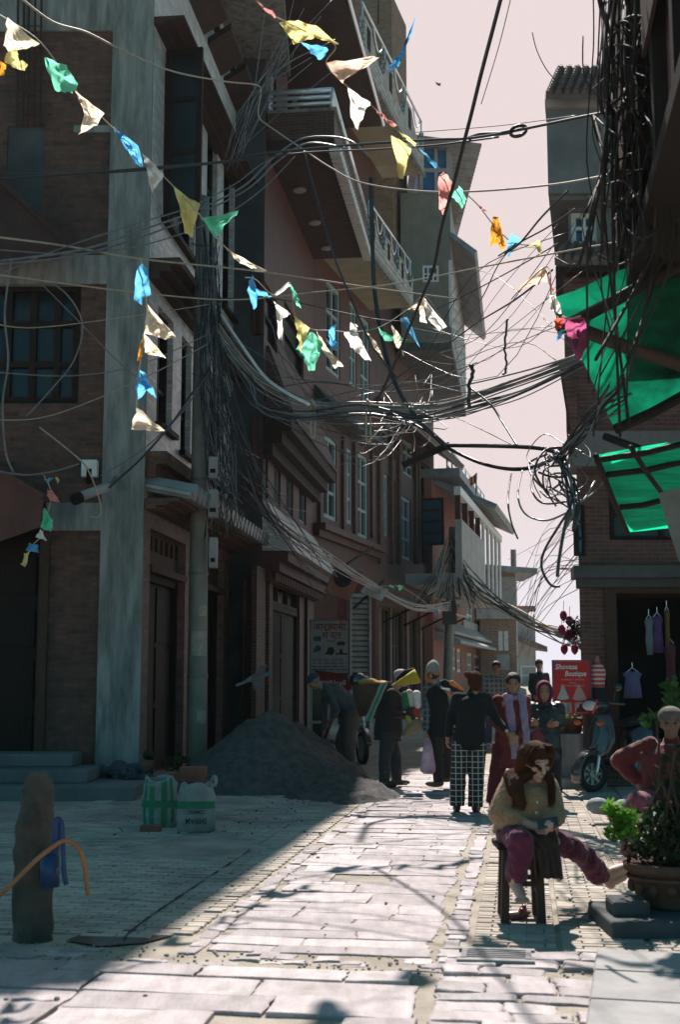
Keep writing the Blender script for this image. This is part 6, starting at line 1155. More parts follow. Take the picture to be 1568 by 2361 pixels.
for a, b in (((1011, 193), (1004, 189)), ((1012, 194), (1017, 192))): m = MB(); A = [P(*a, 39.95), P(a[0] + 3, a[1] + 2, 39.95), P(*b, 39.7)]; m.loft([A, [p + V(0, 0, .02) for p in A]]); m.build('wing', BLK, tb)
# ---- scooter ---------------------------------------------------------------------------------------
def wheel(par, c, r_, w_, ax, rim, name='wheel', spokes=8):
    Mx = Vector(ax).to_track_quat('Z', 'Y').to_matrix(); m = MB(); n = 28; rings = []
    for i in range(n + 1):
        a = 2 * PI * i / n; e = V(math.cos(a), math.sin(a), 0); rings.append([Vector(c) + Mx @ (e * (r_ - w_ * .5 + w_ * .5 * math.cos(q)) + V(0, 0, w_ * .5 * math.sin(q))) for q in (2 * PI * k / 10 for k in range(10))])
    m.loft(rings, caps=False); o = m.build(name, TYRE, par, smooth=True, local=True)
    m = MB(); m.lathe(c, [(r_ - w_ * .95, -w_ * .3), (r_ - w_ * .75, -w_ * .3), (r_ - w_ * .75, w_ * .3), (r_ - w_ * .95, w_ * .3), (r_ - w_ * .95, -w_ * .3)], 28, Mx)
    m.lathe(c, [(.005, -w_ * .45), (r_ * .22, -w_ * .42), (r_ * .22, w_ * .42), (.005, w_ * .45)], 16, Mx)
    for k in range(spokes): a = 2 * PI * k / spokes; e = Mx @ V(math.cos(a), math.sin(a), 0); m.bar(Vector(c) + e * r_ * .18, Vector(c) + e * (r_ - w_ * .85), w_ * .3, r_ * .16 if spokes < 10 else .012, up=Mx @ V(0, 0, 1))
    m.build('rim', rim, o, local=True); return o
TYRE = M('tyre_rubber', (.02, .021, .022), (.014, .014, .015), 9, .75, .2, 60); ALU = M('cast_rim', (.42, .42, .38), (.34, .34, .31), 9, .45, met=.5); SCB = M('scooter_black', (.02, .022, .025), None, 6, .25, spec=.6, coat=.6); SCS = M('scooter_silver', (.07, .075, .082), (.055, .06, .066), 6, .2, met=.4, spec=.6, coat=.5); SEAT = M('seat_vinyl', (.03, .03, .032), None, 9, .55)
YS_ = 15.6; w0 = G(1366, 1828); sct = thing('motor_scooter', 'silver and black motor scooter parked facing us by the dress shop', 'scooter', (w0.x, w0.y, 0), None, math.atan2(-.62, -.78))
# local frame: +x is the way it faces
wheel(sct, (0, 0, .215), .215, .10, (.25, 1, 0), ALU)
m = MB(); m.tube(smooth_path([(.0, .075, .215), (-.05, .075, .40), (-.09, .06, .52)], 4), .02, 8); m.tube(smooth_path([(.0, -.075, .215), (-.05, -.075, .40), (-.09, -.06, .52)], 4), .02, 8); m.tube([(-.09, -.06, .52), (-.09, .06, .52)], .02, 8); m.build('fork', STEEL, sct, smooth=True, local=True)
def shell_(name, secs, mat, par=sct, sub=1, th=.012):
    m = MB(); m.loft(secs); o = m.build(name, mat, par, smooth=True, local=True); s = o.modifiers.new('s', 'SUBSURF'); s.levels = s.render_levels = 2; return o
def arc(x, z, w_, h_, n=10, a0=-1.2, a1=1.2): return [(x + h_ * math.cos(q) - h_, w_ * math.sin(q) / math.sin(a1), z) for q in (a0 + (a1 - a0) * k / n for k in range(n + 1))] + [(x + h_ * math.cos(q) - h_ - .03, .94 * w_ * math.sin(q) / math.sin(a1), z) for q in (a1 - (a1 - a0) * k / n for k in range(n + 1))]
m = MB(); rg = []
for k in range(13): a = math.radians(-20 + 150 * k / 12); rg.append([(math.cos(a) * .275, s * .075, .215 + math.sin(a) * .275) for s in (-1, -.5, .5, 1)] + [(math.cos(a) * .255, s * .07, .215 + math.sin(a) * .255) for s in (1, .5, -.5, -1)])
m.loft(rg); m.build('front_mudguard', SCS, sct, smooth=True, local=True)
shell_('front_apron', [arc(-.02 - .10 * k / 5, .38 + .56 * k / 5, (.15, .23, .25, .23, .19, .13)[k], .12) for k in range(6)], SCS)
shell_('chest_panel', [[(x + .035, y * .55, z) for x, y, z in arc(-.03 - .10 * k / 3, .48 + .40 * k / 3, (.12, .17, .16, .1)[k], .10)] for k in range(4)], SCB)
m = MB(); m.ell((-.11, 0, 1.0), (.13, .17, .09), None, 16, 10); m.build('headset', SCB, sct, smooth=True, local=True); m = MB(); m.ell((-.0, 0, 1.0), (.045, .11, .06), None, 16, 10); m.build('headlight', M('lamp_glass', (.5, .52, .54), None, 5, .08, spec=.8), sct, smooth=True, local=True)
m = MB(); m.tube(smooth_path([(-.2, .36, 1.02), (-.16, .2, 1.03), (-.14, 0, 1.02), (-.16, -.2, 1.03), (-.2, -.36, 1.02)], 4), .017, 8); m.build('handlebar', SCB, sct, smooth=True, local=True)
for s in (-1, 1):
    m = MB(); m.tube([(-.16, s * .22, 1.03), (-.14, s * .27, 1.17)], .008, 6); m.ell((-.15, s * .29, 1.21), (.025, .075, .05), None, 12, 8); m.build('mirror', SCB, sct, smooth=True, local=True)
    m = MB(); m.ell((.02, s * .17, .80), (.03, .055, .03), None, 10, 7); m.build('indicator', M('amber', (.55, .12, .02), None, 4, .3) if s < 0 else bpy.data.materials['amber'], sct, smooth=True, local=True)
m = MB(); m.hexa([(-.2, -.17, .30), (-.62, -.17, .30), (-.62, .17, .30), (-.2, .17, .30), (-.2, -.17, .36), (-.62, -.17, .36), (-.62, .17, .36), (-.2, .17, .36)]); m.build('footboard', SCB, sct, local=True, bevel=.01)
shell_('rear_body', [[(-.60 - .62 * k / 4, w_ * math.cos(a), z + h_ * math.sin(a)) for a in (2 * PI * i / 14 for i in range(14))] for k, (w_, h_, z) in enumerate(((.13, .18, .52), (.2, .24, .56), (.21, .2, .62), (.16, .14, .70), (.08, .07, .76)))], SCB)
shell_('seat', [[(-.58 - .64 * k / 4, w_ * math.cos(a), z + .05 * math.sin(a)) for a in (2 * PI * i / 12 for i in range(12))] for k, (w_, z) in enumerate(((.09, .78), (.14, .80), (.15, .82), (.13, .85), (.07, .86)))], SEAT)
wheel(sct, (-1.24, 0, .215), .215, .10, (0, 1, 0), ALU)
m = MB(); m.tube([(-1.24, -.15, .22), (-.8, -.15, .3)], .05, 10); m.build('exhaust', STEEL, sct, smooth=True, local=True); m = MB(); m.tube([(-.7, .12, .3), (-.62, .24, .02)], .014, 6); m.build('kickstand', CABLE_G, sct, local=True)
cvr = thing('red_reflector_strip', 'slanting red strip standing by the scooter handlebar', 'strip', tuple(P(1375, 1615, 16))); m = MB(); m.bar(P(1368, 1646, 15.7), P(1378, 1615, 15.7), .03, .02); m.build('strip', REDS, cvr)
sct.scale = (1.12, 1.12, 1.12)
# second scooter nose behind the concrete wall, motorcycle behind the bending man
sc2 = thing('parked_motorbike', 'white and blue nose of a motorbike behind the silver scooter', 'motorbike', tuple(G(1326, 1790)), None, math.atan2(-.5, -.85)); wheel(sc2, (0, 0, .24), .24, .08, (0, 1, 0), ALU)
m = MB(); m.chain([((-.02, 0, .5), .07), ((-.25, 0, .62), .12), ((-.6, 0, .62), .13), ((-1.0, 0, .72), .08)]); m.build('body', M('pale_paint', (.5, .53, .56), None, 5, .3, coat=.4), sc2, smooth=True, local=True); m = MB(); m.tube([(0, .06, .24), (-.2, .05, .8)], .02, 6); m.tube([(0, -.06, .24), (-.2, -.05, .8)], .02, 6); m.build('fork', STEEL, sc2, local=True); m = MB(); m.tube([(-.22, -.33, .92), (-.18, 0, .88), (-.22, .33, .92)], .015, 6); m.build('handlebar', SCB, sc2, local=True); wheel(sc2, (-1.2, 0, .24), .24, .08, (0, 1, 0), ALU)
mb_p = G(836, 1765); mbk = thing('motorcycle', 'dark motorcycle parked behind the bending man and the basket carrier', 'motorcycle', tuple(mb_p), None, math.atan2(-.96, .28)); wheel(mbk, (0, 0, .29), .29, .09, (0, 1, 0), ALU, spokes=14); wheel(mbk, (-1.25, 0, .29), .29, .1, (0, 1, 0), ALU, spokes=14)
for s in (-1, 1): m = MB(); m.tube([(0, s * .08, .29), (-.22, s * .07, .85)], .022, 8); m.build('fork', STEEL, mbk, smooth=True, local=True)
m = MB(); m.chain([((-.28, 0, .82), .08), ((-.45, 0, .86), .14), ((-.7, 0, .80), .10)]); m.build('fuel_tank', SCB, mbk, smooth=True, local=True); m = MB(); m.chain([((-.7, 0, .80), .08), ((-1.0, 0, .80), .1), ((-1.4, 0, .86), .07)]); m.build('seat', SEAT, mbk, smooth=True, local=True)
m = MB(); m.ell((-.65, 0, .42), (.22, .16, .17), None, 12, 8); m.tube([(-.55, -.14, .3), (-1.4, -.16, .34)], .04, 8); m.tube([(-.22, 0, .85), (-.4, 0, .4), (-1.0, 0, .4), (-1.25, 0, .29)], .025, 6); m.build('engine', CABLE_G, mbk, local=True); m = MB(); m.ell((-.12, 0, .90), (.07, .1, .1), None, 12, 8); m.build('headlight', bpy.data.materials['lamp_glass'], mbk, smooth=True, local=True); m = MB(); m.tube(smooth_path([(-.32, .36, 1.05), (-.26, .15, 1.03), (-.24, 0, .98), (-.26, -.15, 1.03), (-.32, -.36, 1.05)], 4), .016, 6); m.build('handlebar', SCB, mbk, smooth=True, local=True); m = MB(); rg = []
for k in range(9): a = math.radians(10 + 120 * k / 8); rg.append([(math.cos(a) * .35, s * .06, .29 + math.sin(a) * .35) for s in (-1, 1)] + [(math.cos(a) * .33, s * .06, .29 + math.sin(a) * .33) for s in (1, -1)])
m.loft(rg); m.build('mudguard', SCB, mbk, smooth=True, local=True)
hm = thing('crash_helmet', 'shiny black crash helmet resting on the motorcycle behind the basket', 'helmet', tuple(P(826, 1566, 18.6))); m = MB(); m.ell(P(825, 1570, 18.6), (.125, .14, .13), None, 18, 12); m.build('shell', M('helmet_black', (.015, .02, .026), None, 4, .12, spec=.7, coat=.8), hm, smooth=True); m = MB(); m.ell(P(838, 1566, 18.55), (.085, .12, .06), None, 14, 9); m.build('visor', GLASS_B, hm, smooth=True)
# ---- people -----------------------------------------------------------------------------------
_tx = bpy.data.textures.new('folds', 'CLOUDS'); _tx.noise_scale = .09; _tx.noise_depth = 2
_tf = bpy.data.textures.new('fleece', 'CLOUDS'); _tf.noise_scale = .018; _tf.noise_depth = 3
def blob(name, mb, mat, par, vox=.012, sm=5, wr=0, tex=None, smf=.5):
    o = mb.build(name, mat, par, smooth=True); r = o.modifiers.new('join', 'REMESH'); r.mode = 'VOXEL'; r.voxel_size = vox; r.use_smooth_shade = True
    s = o.modifiers.new('smooth', 'SMOOTH'); s.factor = smf; s.iterations = sm
    if wr: d = o.modifiers.new('folds', 'DISPLACE'); d.texture = tex or _tx; d.strength = wr; d.mid_level = .5; d.texture_coords = 'LOCAL'
    return o
def basis(f, up=(0, 0, 1)):
    f = Vector(f).normalized(); r = f.cross(Vector(up)).normalized(); u = r.cross(f); return Matrix((r, f, u)).transposed()
def head(m, c, f, up=(0, 0, 1), s=1.0):
    B = basis(f, up); q = lambda x, y, z: Vector(c) + B @ V(x * s, y * s, z * s)
    m.ell(q(0, -.008, .02), (.074 * s, .094 * s, .098 * s), B, 20, 14); m.ell(q(0, .022, -.055), (.056 * s, .066 * s, .066 * s), B, 16, 10); m.ell(q(0, .062, -.098), (.026 * s, .024 * s, .022 * s), B)
    m.cap(q(0, .092, .01), q(0, .110, -.028), .010 * s, .015 * s); m.ell(q(0, .078, .026), (.052 * s, .022 * s, .012 * s), B)
    for k in (-1, 1): m.ell(q(.076 * k, -.008, -.012), (.012 * s, .024 * s, .034 * s), B); m.ell(q(.040 * k, .066, -.022), (.022 * s, .022 * s, .018 * s), B)
    m.ell(q(0, .088, -.058), (.024 * s, .014 * s, .007 * s), B); m.ell(q(0, .086, -.071), (.020 * s, .013 * s, .007 * s), B); return q
def eyes(c, f, par, up=(0, 0, 1), s=1.0, shut=False):
    B = basis(f, up)
    for k in (-1, 1):
        m = MB(); m.ell(Vector(c) + B @ V(.033 * k * s, .080 * s, .004 * s), (.014 * s, .008 * s, (.004 if shut else .007) * s), B, 10, 7); m.build('eye', HAIR, par, smooth=True)
        m = MB(); m.tube([Vector(c) + B @ V((.033 + x) * k * s, (.090 - abs(x) * .25) * s, (.028 + .004 * (1 - abs(x) / .02)) * s) for x in (-.02, 0, .02)], [.002, .004, .002], 6); m.build('eyebrow', HAIR, par)
def hand(m, w, d, nrm, thumb=1, s=1.0, curl=.5):
    w = Vector(w); d = Vector(d).normalized(); n = Vector(nrm); n = (n - d * n.dot(d)).normalized(); sd = d.cross(n); B = Matrix((sd, d, n)).transposed()
    m.ell(w + d * .045 * s, (.040 * s, .054 * s, .018 * s), B, 12, 8); m.cap(w - d * .03 * s, w + d * .02 * s, .026 * s, .028 * s)
    for k, (x, L_) in enumerate(((-.030, .062), (-.010, .074), (.010, .070), (.029, .054))):
        a = w + d * .088 * s + sd * x * s; c1 = curl * (1 + .12 * k); p1 = a + (d * math.cos(c1) + n * math.sin(c1)) * L_ * .5 * s; p2 = p1 + (d * math.cos(c1 * 2) + n * math.sin(c1 * 2)) * L_ * .5 * s
        m.chain([(a - d * .02 * s, .0095 * s), (a, .0095 * s), (p1, .0088 * s), (p2, .0072 * s)], 8)
    a = w + d * .028 * s + sd * .034 * thumb * s; p1 = a + (d * .7 + sd * thumb * .6 + n * .35).normalized() * .036 * s; p2 = p1 + (d * .9 + n * .4).normalized() * .03 * s; m.chain([(a - sd * thumb * .015 * s, .014 * s), (a, .013 * s), (p1, .011 * s), (p2, .0085 * s)], 8)
def tor(m, secs, n=24):
    m.loft([[c + x * math.cos(2 * PI * i / n) + y * math.sin(2 * PI * i / n) for i in range(n)] for c, x, y in secs])
def torso(m, pl, pr, sl, sr, dep=.11, grow=0.0, low=0.0, waist=.86, hipk=1.0, top=1.0):
    hc, sc_ = (pl + pr) / 2, (sl + sr) / 2; ax = (sc_ - hc); sx = (sr - sl) / 2; hx = (pr - pl) / 2; sn = sx.normalized(); hw = hx.length; sw_ = sx.length
    if low: hc2 = hc - ax.normalized() * low
    secs = []
    if low: secs.append((hc2, sn * (hw + .075 + grow * 1.3) * hipk, sn.cross(ax).normalized() * (dep + grow)))
    for q, kw, kd in ((-.12, 1.0, .9), (0, 1.08, 1.05), (.18, 1.02, 1.0), (.42, waist, .92), (.7, 1.0, 1.05), (.86, 1.04, 1.0), (.97, .84, .8), (1.04, .45, .55)):
        w_ = (hw + .065) * (1 - q) + (sw_ + .03) * q if q < .9 else (sw_ + .03); xx = sn if q > .5 else (hx.normalized() * (1 - q) + sn * q).normalized()
        yy = xx.cross(ax).normalized(); secs.append((hc + ax * q * (1 if q <= 1 else 1), xx * (w_ * kw + grow), yy * (dep * kd + grow)))
    tor(m, secs)
def person(lab, Y, J, f, top, bot, shoe, skin=None, vox=.012, hair=None, hs=1.0, hemlow=.06, legr=(.085, .07, .06), coat=None, armr=(.062, .052, .044), wr=.02, hd_up=(0, 0, 1), hface=None, fat=1.0, curl=.5, dep=.11, noh=()):
    g_ = {}
    for k, v in J.items(): g_[k] = P(v[0], v[1], Y + (v[2] if len(v) > 2 else 0))
    skin = skin or SKIN; f = Vector(f).normalized(); base = (g_['al'] + g_['ar']) / 2; base.z = 0
    t = thing('person', lab, 'person', tuple(base)); m = MB(); sc_ = (g_['sl'] + g_['sr']) / 2; hc = (g_['pl'] + g_['pr']) / 2; ax = (sc_ - hc).normalized()
    torso(m, g_['pl'], g_['pr'], g_['sl'], g_['sr'], dep=dep * .92 * fat, grow=-.012); hf = hface or f
    nb = sc_ + ax * .02; m.cap(nb, g_['hd'] - V(0, 0, .07) - Vector(hf).normalized() * .02, .06, .052)
    q = head(m, g_['hd'], hf, hd_up, hs)
    for s in 'lr':
        m.chain([(g_['s' + s].lerp(nb, .12) - ax * .015, .045), (g_['e' + s], .038), (g_['h' + s], .027)]); d = (g_['h' + s] - g_['e' + s]); inw = (hc - g_['h' + s]); inw.z = 0
        if s not in noh: hand(m, g_['h' + s], d, inw if inw.length > .05 else f, 1 if s == 'l' else -1, 1.0, curl)
        m.chain([(g_['p' + s], .088), (g_['k' + s], .056), (g_['a' + s], .038)]); ff = Vector(f); m.cap(g_['a' + s] - V(0, 0, .035), g_['a' + s] + ff * .13 - V(0, 0, .05), .036, .03)
    blob('body', m, skin, t, vox, 3)
    m = MB(); torso(m, g_['pl'], g_['pr'], g_['sl'], g_['sr'], dep=dep * fat, grow=.016 * fat, low=hemlow, hipk=1.0)
    m.cap(nb - ax * .05, nb + ax * .035, .085, .066)
    for s in 'lr': m.cap(nb - ax * .01, g_['s' + s].lerp(nb, .12) - ax * .012, .058, armr[0] * .95); m.ell(g_['s' + s], armr[0] + .006); m.chain([(g_['s' + s], armr[0] + .002), (g_['e' + s], armr[1]), (g_['h' + s].lerp(g_['e' + s], .1), armr[2])])
    blob('top', m, top, t, vox, 5, wr)
    m = MB()
    for s in 'lr':
        a, k_, p_ = g_['a' + s], g_['k' + s], g_['p' + s]; dn = (a - k_).normalized(); fy = f - dn * f.dot(dn); fy.normalize(); sx = dn.cross(fy)
        def rg(c, r_): return (c, sx * r_, fy * r_ * 1.08)
        tor(m, [rg(p_ + V(0, 0, .05), .05), rg(p_, legr[0] + .012), rg(p_.lerp(k_, .5), (legr[0] + legr[1]) / 2 + .006), rg(k_, legr[1]), rg(k_.lerp(a, .5), (legr[1] + legr[2]) / 2), rg(a + dn * .01, legr[2])])
    m.ell(hc + V(0, 0, .02), ((g_['pr'] - g_['pl']).length / 2 + .085, .115, .12)); blob('trousers', m, bot, t, vox, 4, wr)
    for s in 'lr':
        m = MB(); a = g_['a' + s]; ff = f + (.12 if s == 'r' else -.12) * f.cross(V(0, 0, 1)); ff.normalize(); gz_ = a.z - .065; B = basis(ff)
        m.ell(V(a.x, a.y, gz_ + .025) + ff * .055, (.046, .135, .040), B); m.ell(V(a.x, a.y, gz_ + .045) - ff * .02, (.042, .06, .05), B); blob('shoe', m, shoe, t, vox * .8, 3)
    return t, g_, q
def hairpart(par, m, mat=None, vox=.010, name='hair'): return blob(name, m, mat or HAIR, par, vox, 4, .012)
CL = lambda n, c, c2=None, **k: M(n, c, c2, k.pop('sc', 7), k.pop('r', .85), k.pop('bump', .3), k.pop('bsc', 90), sheen=k.pop('sheen', .08), **k)
BLACKC = CL('black_wool', (.009, .010, .012), (.006, .007, .008)); CHECK = CL('checked_cotton', (.020, .022, .026), (.014, .016, .02), grid=(.062, .14, (.40, .39, .34)), sheen=.1); SHOEB = M('black_shoe', (.015, .015, .017), None, 8, .45); MAROON = CL('maroon_wool', (.16, .028, .024), (.11, .02, .018)); MAROOND = CL('wine_cotton', (.10, .018, .028), (.07, .012, .02))
# woman in checked trousers, from behind
t, g_, q = person('woman in black sweater and checked trousers seen from behind, mid lane', 14.26, dict(hd=(1096, 1573), sl=(1055, 1609), sr=(1122, 1609), el=(1039, 1658), er=(1141, 1655, -.05), hl=(1033, 1697), hr=(1167, 1683, -.16), pl=(1065, 1712), pr=(1101, 1712), kl=(1057, 1785), kr=(1099, 1785), al=(1054, 1856), ar=(1097, 1858)), (.15, 1, 0), BLACKC, CHECK, SHOEB, hemlow=.08, legr=(.098, .088, .084), armr=(.062, .052, .043), dep=.12, fat=1.1)
m = MB(); c = g_['hd']; B = basis((.3, 1, 0)); m.ell(c + V(0, -.022, .028), (.088, .098, .102), B); m.ell(c + V(0, -.05, -.03), (.075, .06, .075), B); m.ell(c + V(-.085, -.03, .088), (.045, .045, .04)); hairpart(t, m, HAIR_B)
# woman with the lavender scarf
t, g_, q = person('woman in maroon coat with a long lavender scarf, facing us', 14.5, dict(hd=(1184, 1577), sl=(1149, 1616), sr=(1212, 1616), el=(1138, 1664), er=(1214, 1668), hl=(1172, 1692, -.22), hr=(1192, 1698, -.22), pl=(1158, 1716), pr=(1200, 1716), kl=(1146, 1785), kr=(1192, 1785), al=(1136, 1850), ar=(1184, 1850)), (-.15, -1, 0), MAROON, MAROOND, SHOEB, hemlow=.26, legr=(.10, .085, .078), armr=(.066, .056, .046), dep=.125, fat=1.1, wr=.025)
m = MB(); c = g_['hd']; B = basis((-.15, -1, 0)); m.ell(c + B @ V(0, -.016, .042), (.090, .100, .094), B); m.ell(c + B @ V(0, -.075, -.04), (.07, .05, .07), B); hairpart(t, m); eyes(c, (-.15, -1, 0), t)
LAV = CL('lavender_scarf', (.34, .26, .36), (.20, .15, .26), sc=12); sf = MB()
for pts, w_ in (([(1172, 1600), (1176, 1640), (1183, 1690), (1190, 1750)], .05), ([(1204, 1602), (1208, 1640), (1212, 1680), (1215, 1712)], .045)):
    rings = []
    for k, p in enumerate(smooth_path([P(x, y, 14.5 - .16) for x, y in pts], 5)): s = w_ * (1 + .12 * math.sin(k * 1.3)); rings.append([p + V(-s, 0, 0), p + V(-s * .5, -.014, 0), p + V(0, .0, 0), p + V(s * .5, -.016, 0), p + V(s, 0, 0), p + V(s, .012, 0), p + V(-s, .012, 0)])
    sf.loft(rings)
sc__ = (g_['sl'] + g_['sr']) / 2; sf.tube([sc__ + V(.075 * math.cos(a), .09 * math.sin(a), .045 + .015 * math.sin(a)) for a in (2 * PI * i / 16 for i in range(17))], .035, 8); sf.build('scarf', LAV, t, smooth=True)
# hooded woman with folded arms
t, g_, q = person('woman with a wine red hood and folded arms in a dark padded jacket', 14.85, dict(hd=(1256, 1596), sl=(1228, 1634), sr=(1286, 1632), el=(1222, 1678), er=(1296, 1668), hl=(1264, 1672, -.22), hr=(1240, 1668, -.20), pl=(1236, 1722), pr=(1276, 1722), kl=(1244, 1785), kr=(1280, 1785), al=(1246, 1842), ar=(1284, 1842)), (-.1, -1, 0), M('padded_jacket', (.012, .015, .017), (.008, .01, .012), 6, .42, .4, 25, spec=.5), CL('dark_dress', (.018, .017, .019)), SHOEB, hemlow=.14, legr=(.095, .075, .062), armr=(.078, .07, .056), dep=.13, fat=1.15, wr=.035)
m = MB(); c = g_['hd']; B = basis((-.1, -1, 0)); m.ell(c + B @ V(0, -.035, .03), (.098, .10, .115), B); m.ell(c + B @ V(0, -.02, -.09), (.085, .095, .06), B); m.tube([c + B @ V(.082 * math.cos(a), .045, -.005 + .115 * math.sin(a)) for a in (2 * PI * i / 20 for i in range(21))], .022, 8); blob('hood', m, CL('wine_hood', (.15, .015, .05), (.10, .012, .035)), t, .010, 4, .01); eyes(c, (-.1, -1, 0), t)
m = MB(); m.ell(P(1240, 1708, 14.6), (.085, .035, .13)); blob('shirt_front', m, CL('rose_shirt', (.20, .05, .07), (.14, .04, .05)), t, .012, 4)
# man in the plaid shirt
t, g_, q = person('man in blue and white plaid shirt standing farther off with hands behind', 25, dict(hd=(1145, 1539), sl=(1121, 1566), sr=(1157, 1566), el=(1117, 1600, .06), er=(1161, 1600, .06), hl=(1130, 1622, .16), hr=(1150, 1622, .16), pl=(1130, 1630), pr=(1150, 1630), kl=(1128, 1672), kr=(1150, 1672), al=(1127, 1712), ar=(1150, 1712)), (-.25, -1, 0), CL('plaid_shirt', (.09, .12, .16), (.07, .09, .13), grid=(.09, .35, (.26, .28, .30))), CL('blue_jeans', (.06, .10, .18)), FRAME_W, vox=.018)
m = MB(); c = g_['hd']; B = basis((-.25, -1, 0)); m.ell(c + B @ V(0, -.012, .048), (.094, .102, .088), B); m.ell(c + B @ V(0, -.06, -.01), (.08, .05, .07), B); hairpart(t, m, vox=.015)
t, g_, q = person('man in dark jacket standing farthest off, left of the red sign', 28, dict(hd=(1244, 1534), sl=(1227, 1557), sr=(1261, 1557), el=(1223, 1588), er=(1266, 1588), hl=(1232, 1604, -.15), hr=(1256, 1604, -.15), pl=(1235, 1616), pr=(1254, 1616), kl=(1235, 1655), kr=(1254, 1655), al=(1235, 1696), ar=(1254, 1696)), (-.1, -1, 0), CL('navy_jacket', (.02, .03, .045)), BLACKC, SHOEB, vox=.02)
m = MB(); c = g_['hd']; B = basis((-.1, -1, 0)); m.ell(c + B @ V(0, -.012, .05), (.092, .102, .090), B); hairpart(t, m, vox=.015)
# man in the topi cap, seen from behind, with a bag
PLD = CL('dark_plaid', (.05, .065, .09), (.035, .045, .065), grid=(.075, .3, (.12, .15, .18)))
t, g_, q = person('man in pointed cloth cap and dark waistcoat carrying a plastic bag', 17.06, dict(hd=(997, 1557), sl=(989, 1586), sr=(1032, 1586), el=(986, 1636, -.05), er=(1046, 1632), hl=(981, 1684, -.08), hr=(1038, 1605, -.2), pl=(1004, 1688), pr=(1028, 1688), kl=(1008, 1745), kr=(1032, 1742, .12), al=(1011, 1801), ar=(1033, 1790, .2)), (-.85, .5, 0), PLD, CL('dark_trouser', (.022, .022, .022)), M('olive_boot', (.09, .08, .035), (.06, .055, .03), 8, .7), hemlow=.05, legr=(.10, .078, .062), fat=1.1)
m = MB(); torso(m, g_['pl'], g_['pr'], g_['sl'], g_['sr'], dep=.135, grow=.03, low=.06); blob('waistcoat', m, BLACKC, t, .012, 5, .02)
m = MB(); c = g_['hd']; m.ell(c + V(.015, 0, .01), (.088, .085, .09)); hairpart(t, m)
m = MB(); m.lathe(c + V(.005, 0, .045), [(.088, 0), (.094, .02), (.090, .07), (.070, .115), (.03, .155), (.005, .165)], 20, Matrix.Rotation(.12, 3, 'Y')); m.build('cap', CL('grey_topi', (.28, .28, .25), (.2, .2, .18), sc=30), t, smooth=True)
pb = thing('plastic_bag', 'pale violet plastic bag hanging from the hand of the man in the cloth cap', 'bag', tuple(P(986, 1783, 16.95))); m = MB(); rings = []
for k, (py, w_) in enumerate(((1702, 6), (1712, 9), (1725, 11), (1745, 14), (1765, 17), (1778, 17), (1784, 11))): c = P(985 + k * .6, py, 16.95); s = w_ * 16.95 / F0; rings.append([c + V(math.cos(a) * s * (1 + .08 * math.sin(a * 5 + k)), math.sin(a) * s * .6, 0) for a in (2 * PI * i / 20 for i in range(20))])
m.loft(rings); m.build('bag', M('thin_plastic', (.55, .48, .55), (.30, .22, .32), 6, .25, trans=.5), pb, smooth=True); m = MB()
for s in (-1, 1): m.tube(smooth_path([P(985 + s * 5, 1704, 16.95), P(982 + s * 4, 1694, 16.95), P(980, 1686, 16.95)], 4), .008, 6)
m.build('handle', bpy.data.materials['thin_plastic'], pb)
cs = thing('shoulder_sack', 'bright red and white bundle on the shoulder of the man in the cloth cap', 'bundle', tuple(P(1046, 1582, 16.8))); m = MB(); m.chain([(P(1026, 1575, 16.8), .055), (P(1043, 1582, 16.8), .065), (P(1062, 1592, 16.85), .045)]); blob('bundle', m, BLACKC, cs, .012, 4, .03); m = MB(); m.chain([(P(1042, 1574, 16.72), .035), (P(1054, 1582, 16.75), .03), (P(1070, 1592, 16.8), .012)]); blob('red_cloth', m, CL('bright_red', (.5, .05, .03), (.55, .30, .03), sc=25), cs, .008, 3, .02); m = MB(); m.chain([(P(1022, 1588, 16.68), .012), (P(1036, 1590, 16.68), .016)]); m.build('white_strap', FRAME_W, cs, smooth=True)
# basket carrier
t, g_, q = person('porter in dark jacket and pale cap carrying a big basket on his back', 17.5, dict(hd=(926, 1563, 0), sl=(898, 1596, .20), sr=(902, 1598, -.18), el=(905, 1645, .26), er=(908, 1648, -.26), hl=(936, 1652, .08), hr=(940, 1648, -.12), pl=(893, 1690, .10), pr=(897, 1690, -.10), kl=(912, 1745, .1), kr=(888, 1742, -.1), al=(915, 1797, .1), ar=(886, 1800, -.1)), (1, -.12, 0), CL('dark_jacket', (.026, .022, .022), (.018, .016, .016)), CL('slate_trouser', (.03, .042, .046), (.022, .03, .034)), M('brown_shoe', (.06, .05, .035), None, 8, .7), hemlow=.10, legr=(.10, .08, .066), dep=.19, fat=.95, curl=1.1)
m = MB(); c = g_['hd']; m.ell(c + V(-.01, 0, .05), (.105, .088, .075)); m.ell(c + V(.09, 0, .03), (.06, .06, .012)); blob('cap', m, CL('pale_cap', (.36, .26, .26), (.28, .2, .2)), t, .008, 3)
m = MB(); a, k_ = g_['ar'], g_['kr']; m.tube([a + V(0, 0, -.06), a + V(0, 0, .05), a.lerp(k_, .45), a.lerp(k_, .62)], [.06, .062, .072, .078], 16); m.cap(a + V(-.02, 0, -.04), a + V(.14, 0, -.05), .05, .04); blob('rubber_boot', m, M('grey_rubber', (.07, .07, .06), (.05, .05, .045), 6, .5), t, .010, 4)
bk = thing('wicker_basket', 'large brown wicker basket slung on the back of the porter', 'basket', tuple(P(852, 1640, 17.6))); m = MB(); rings = []
for q0, r_ in ((0, .10), (.3, .17), (.7, .24), (1, .28), (.99, .25), (.7, .21), (.3, .14)):
    c = P(846, 1648, 17.6).lerp(P(858, 1576, 17.6), q0); rings.append([c + V(math.cos(a) * r_, math.sin(a) * r_, .03 * math.cos(a)) for a in (2 * PI * i / 24 for i in range(24))])
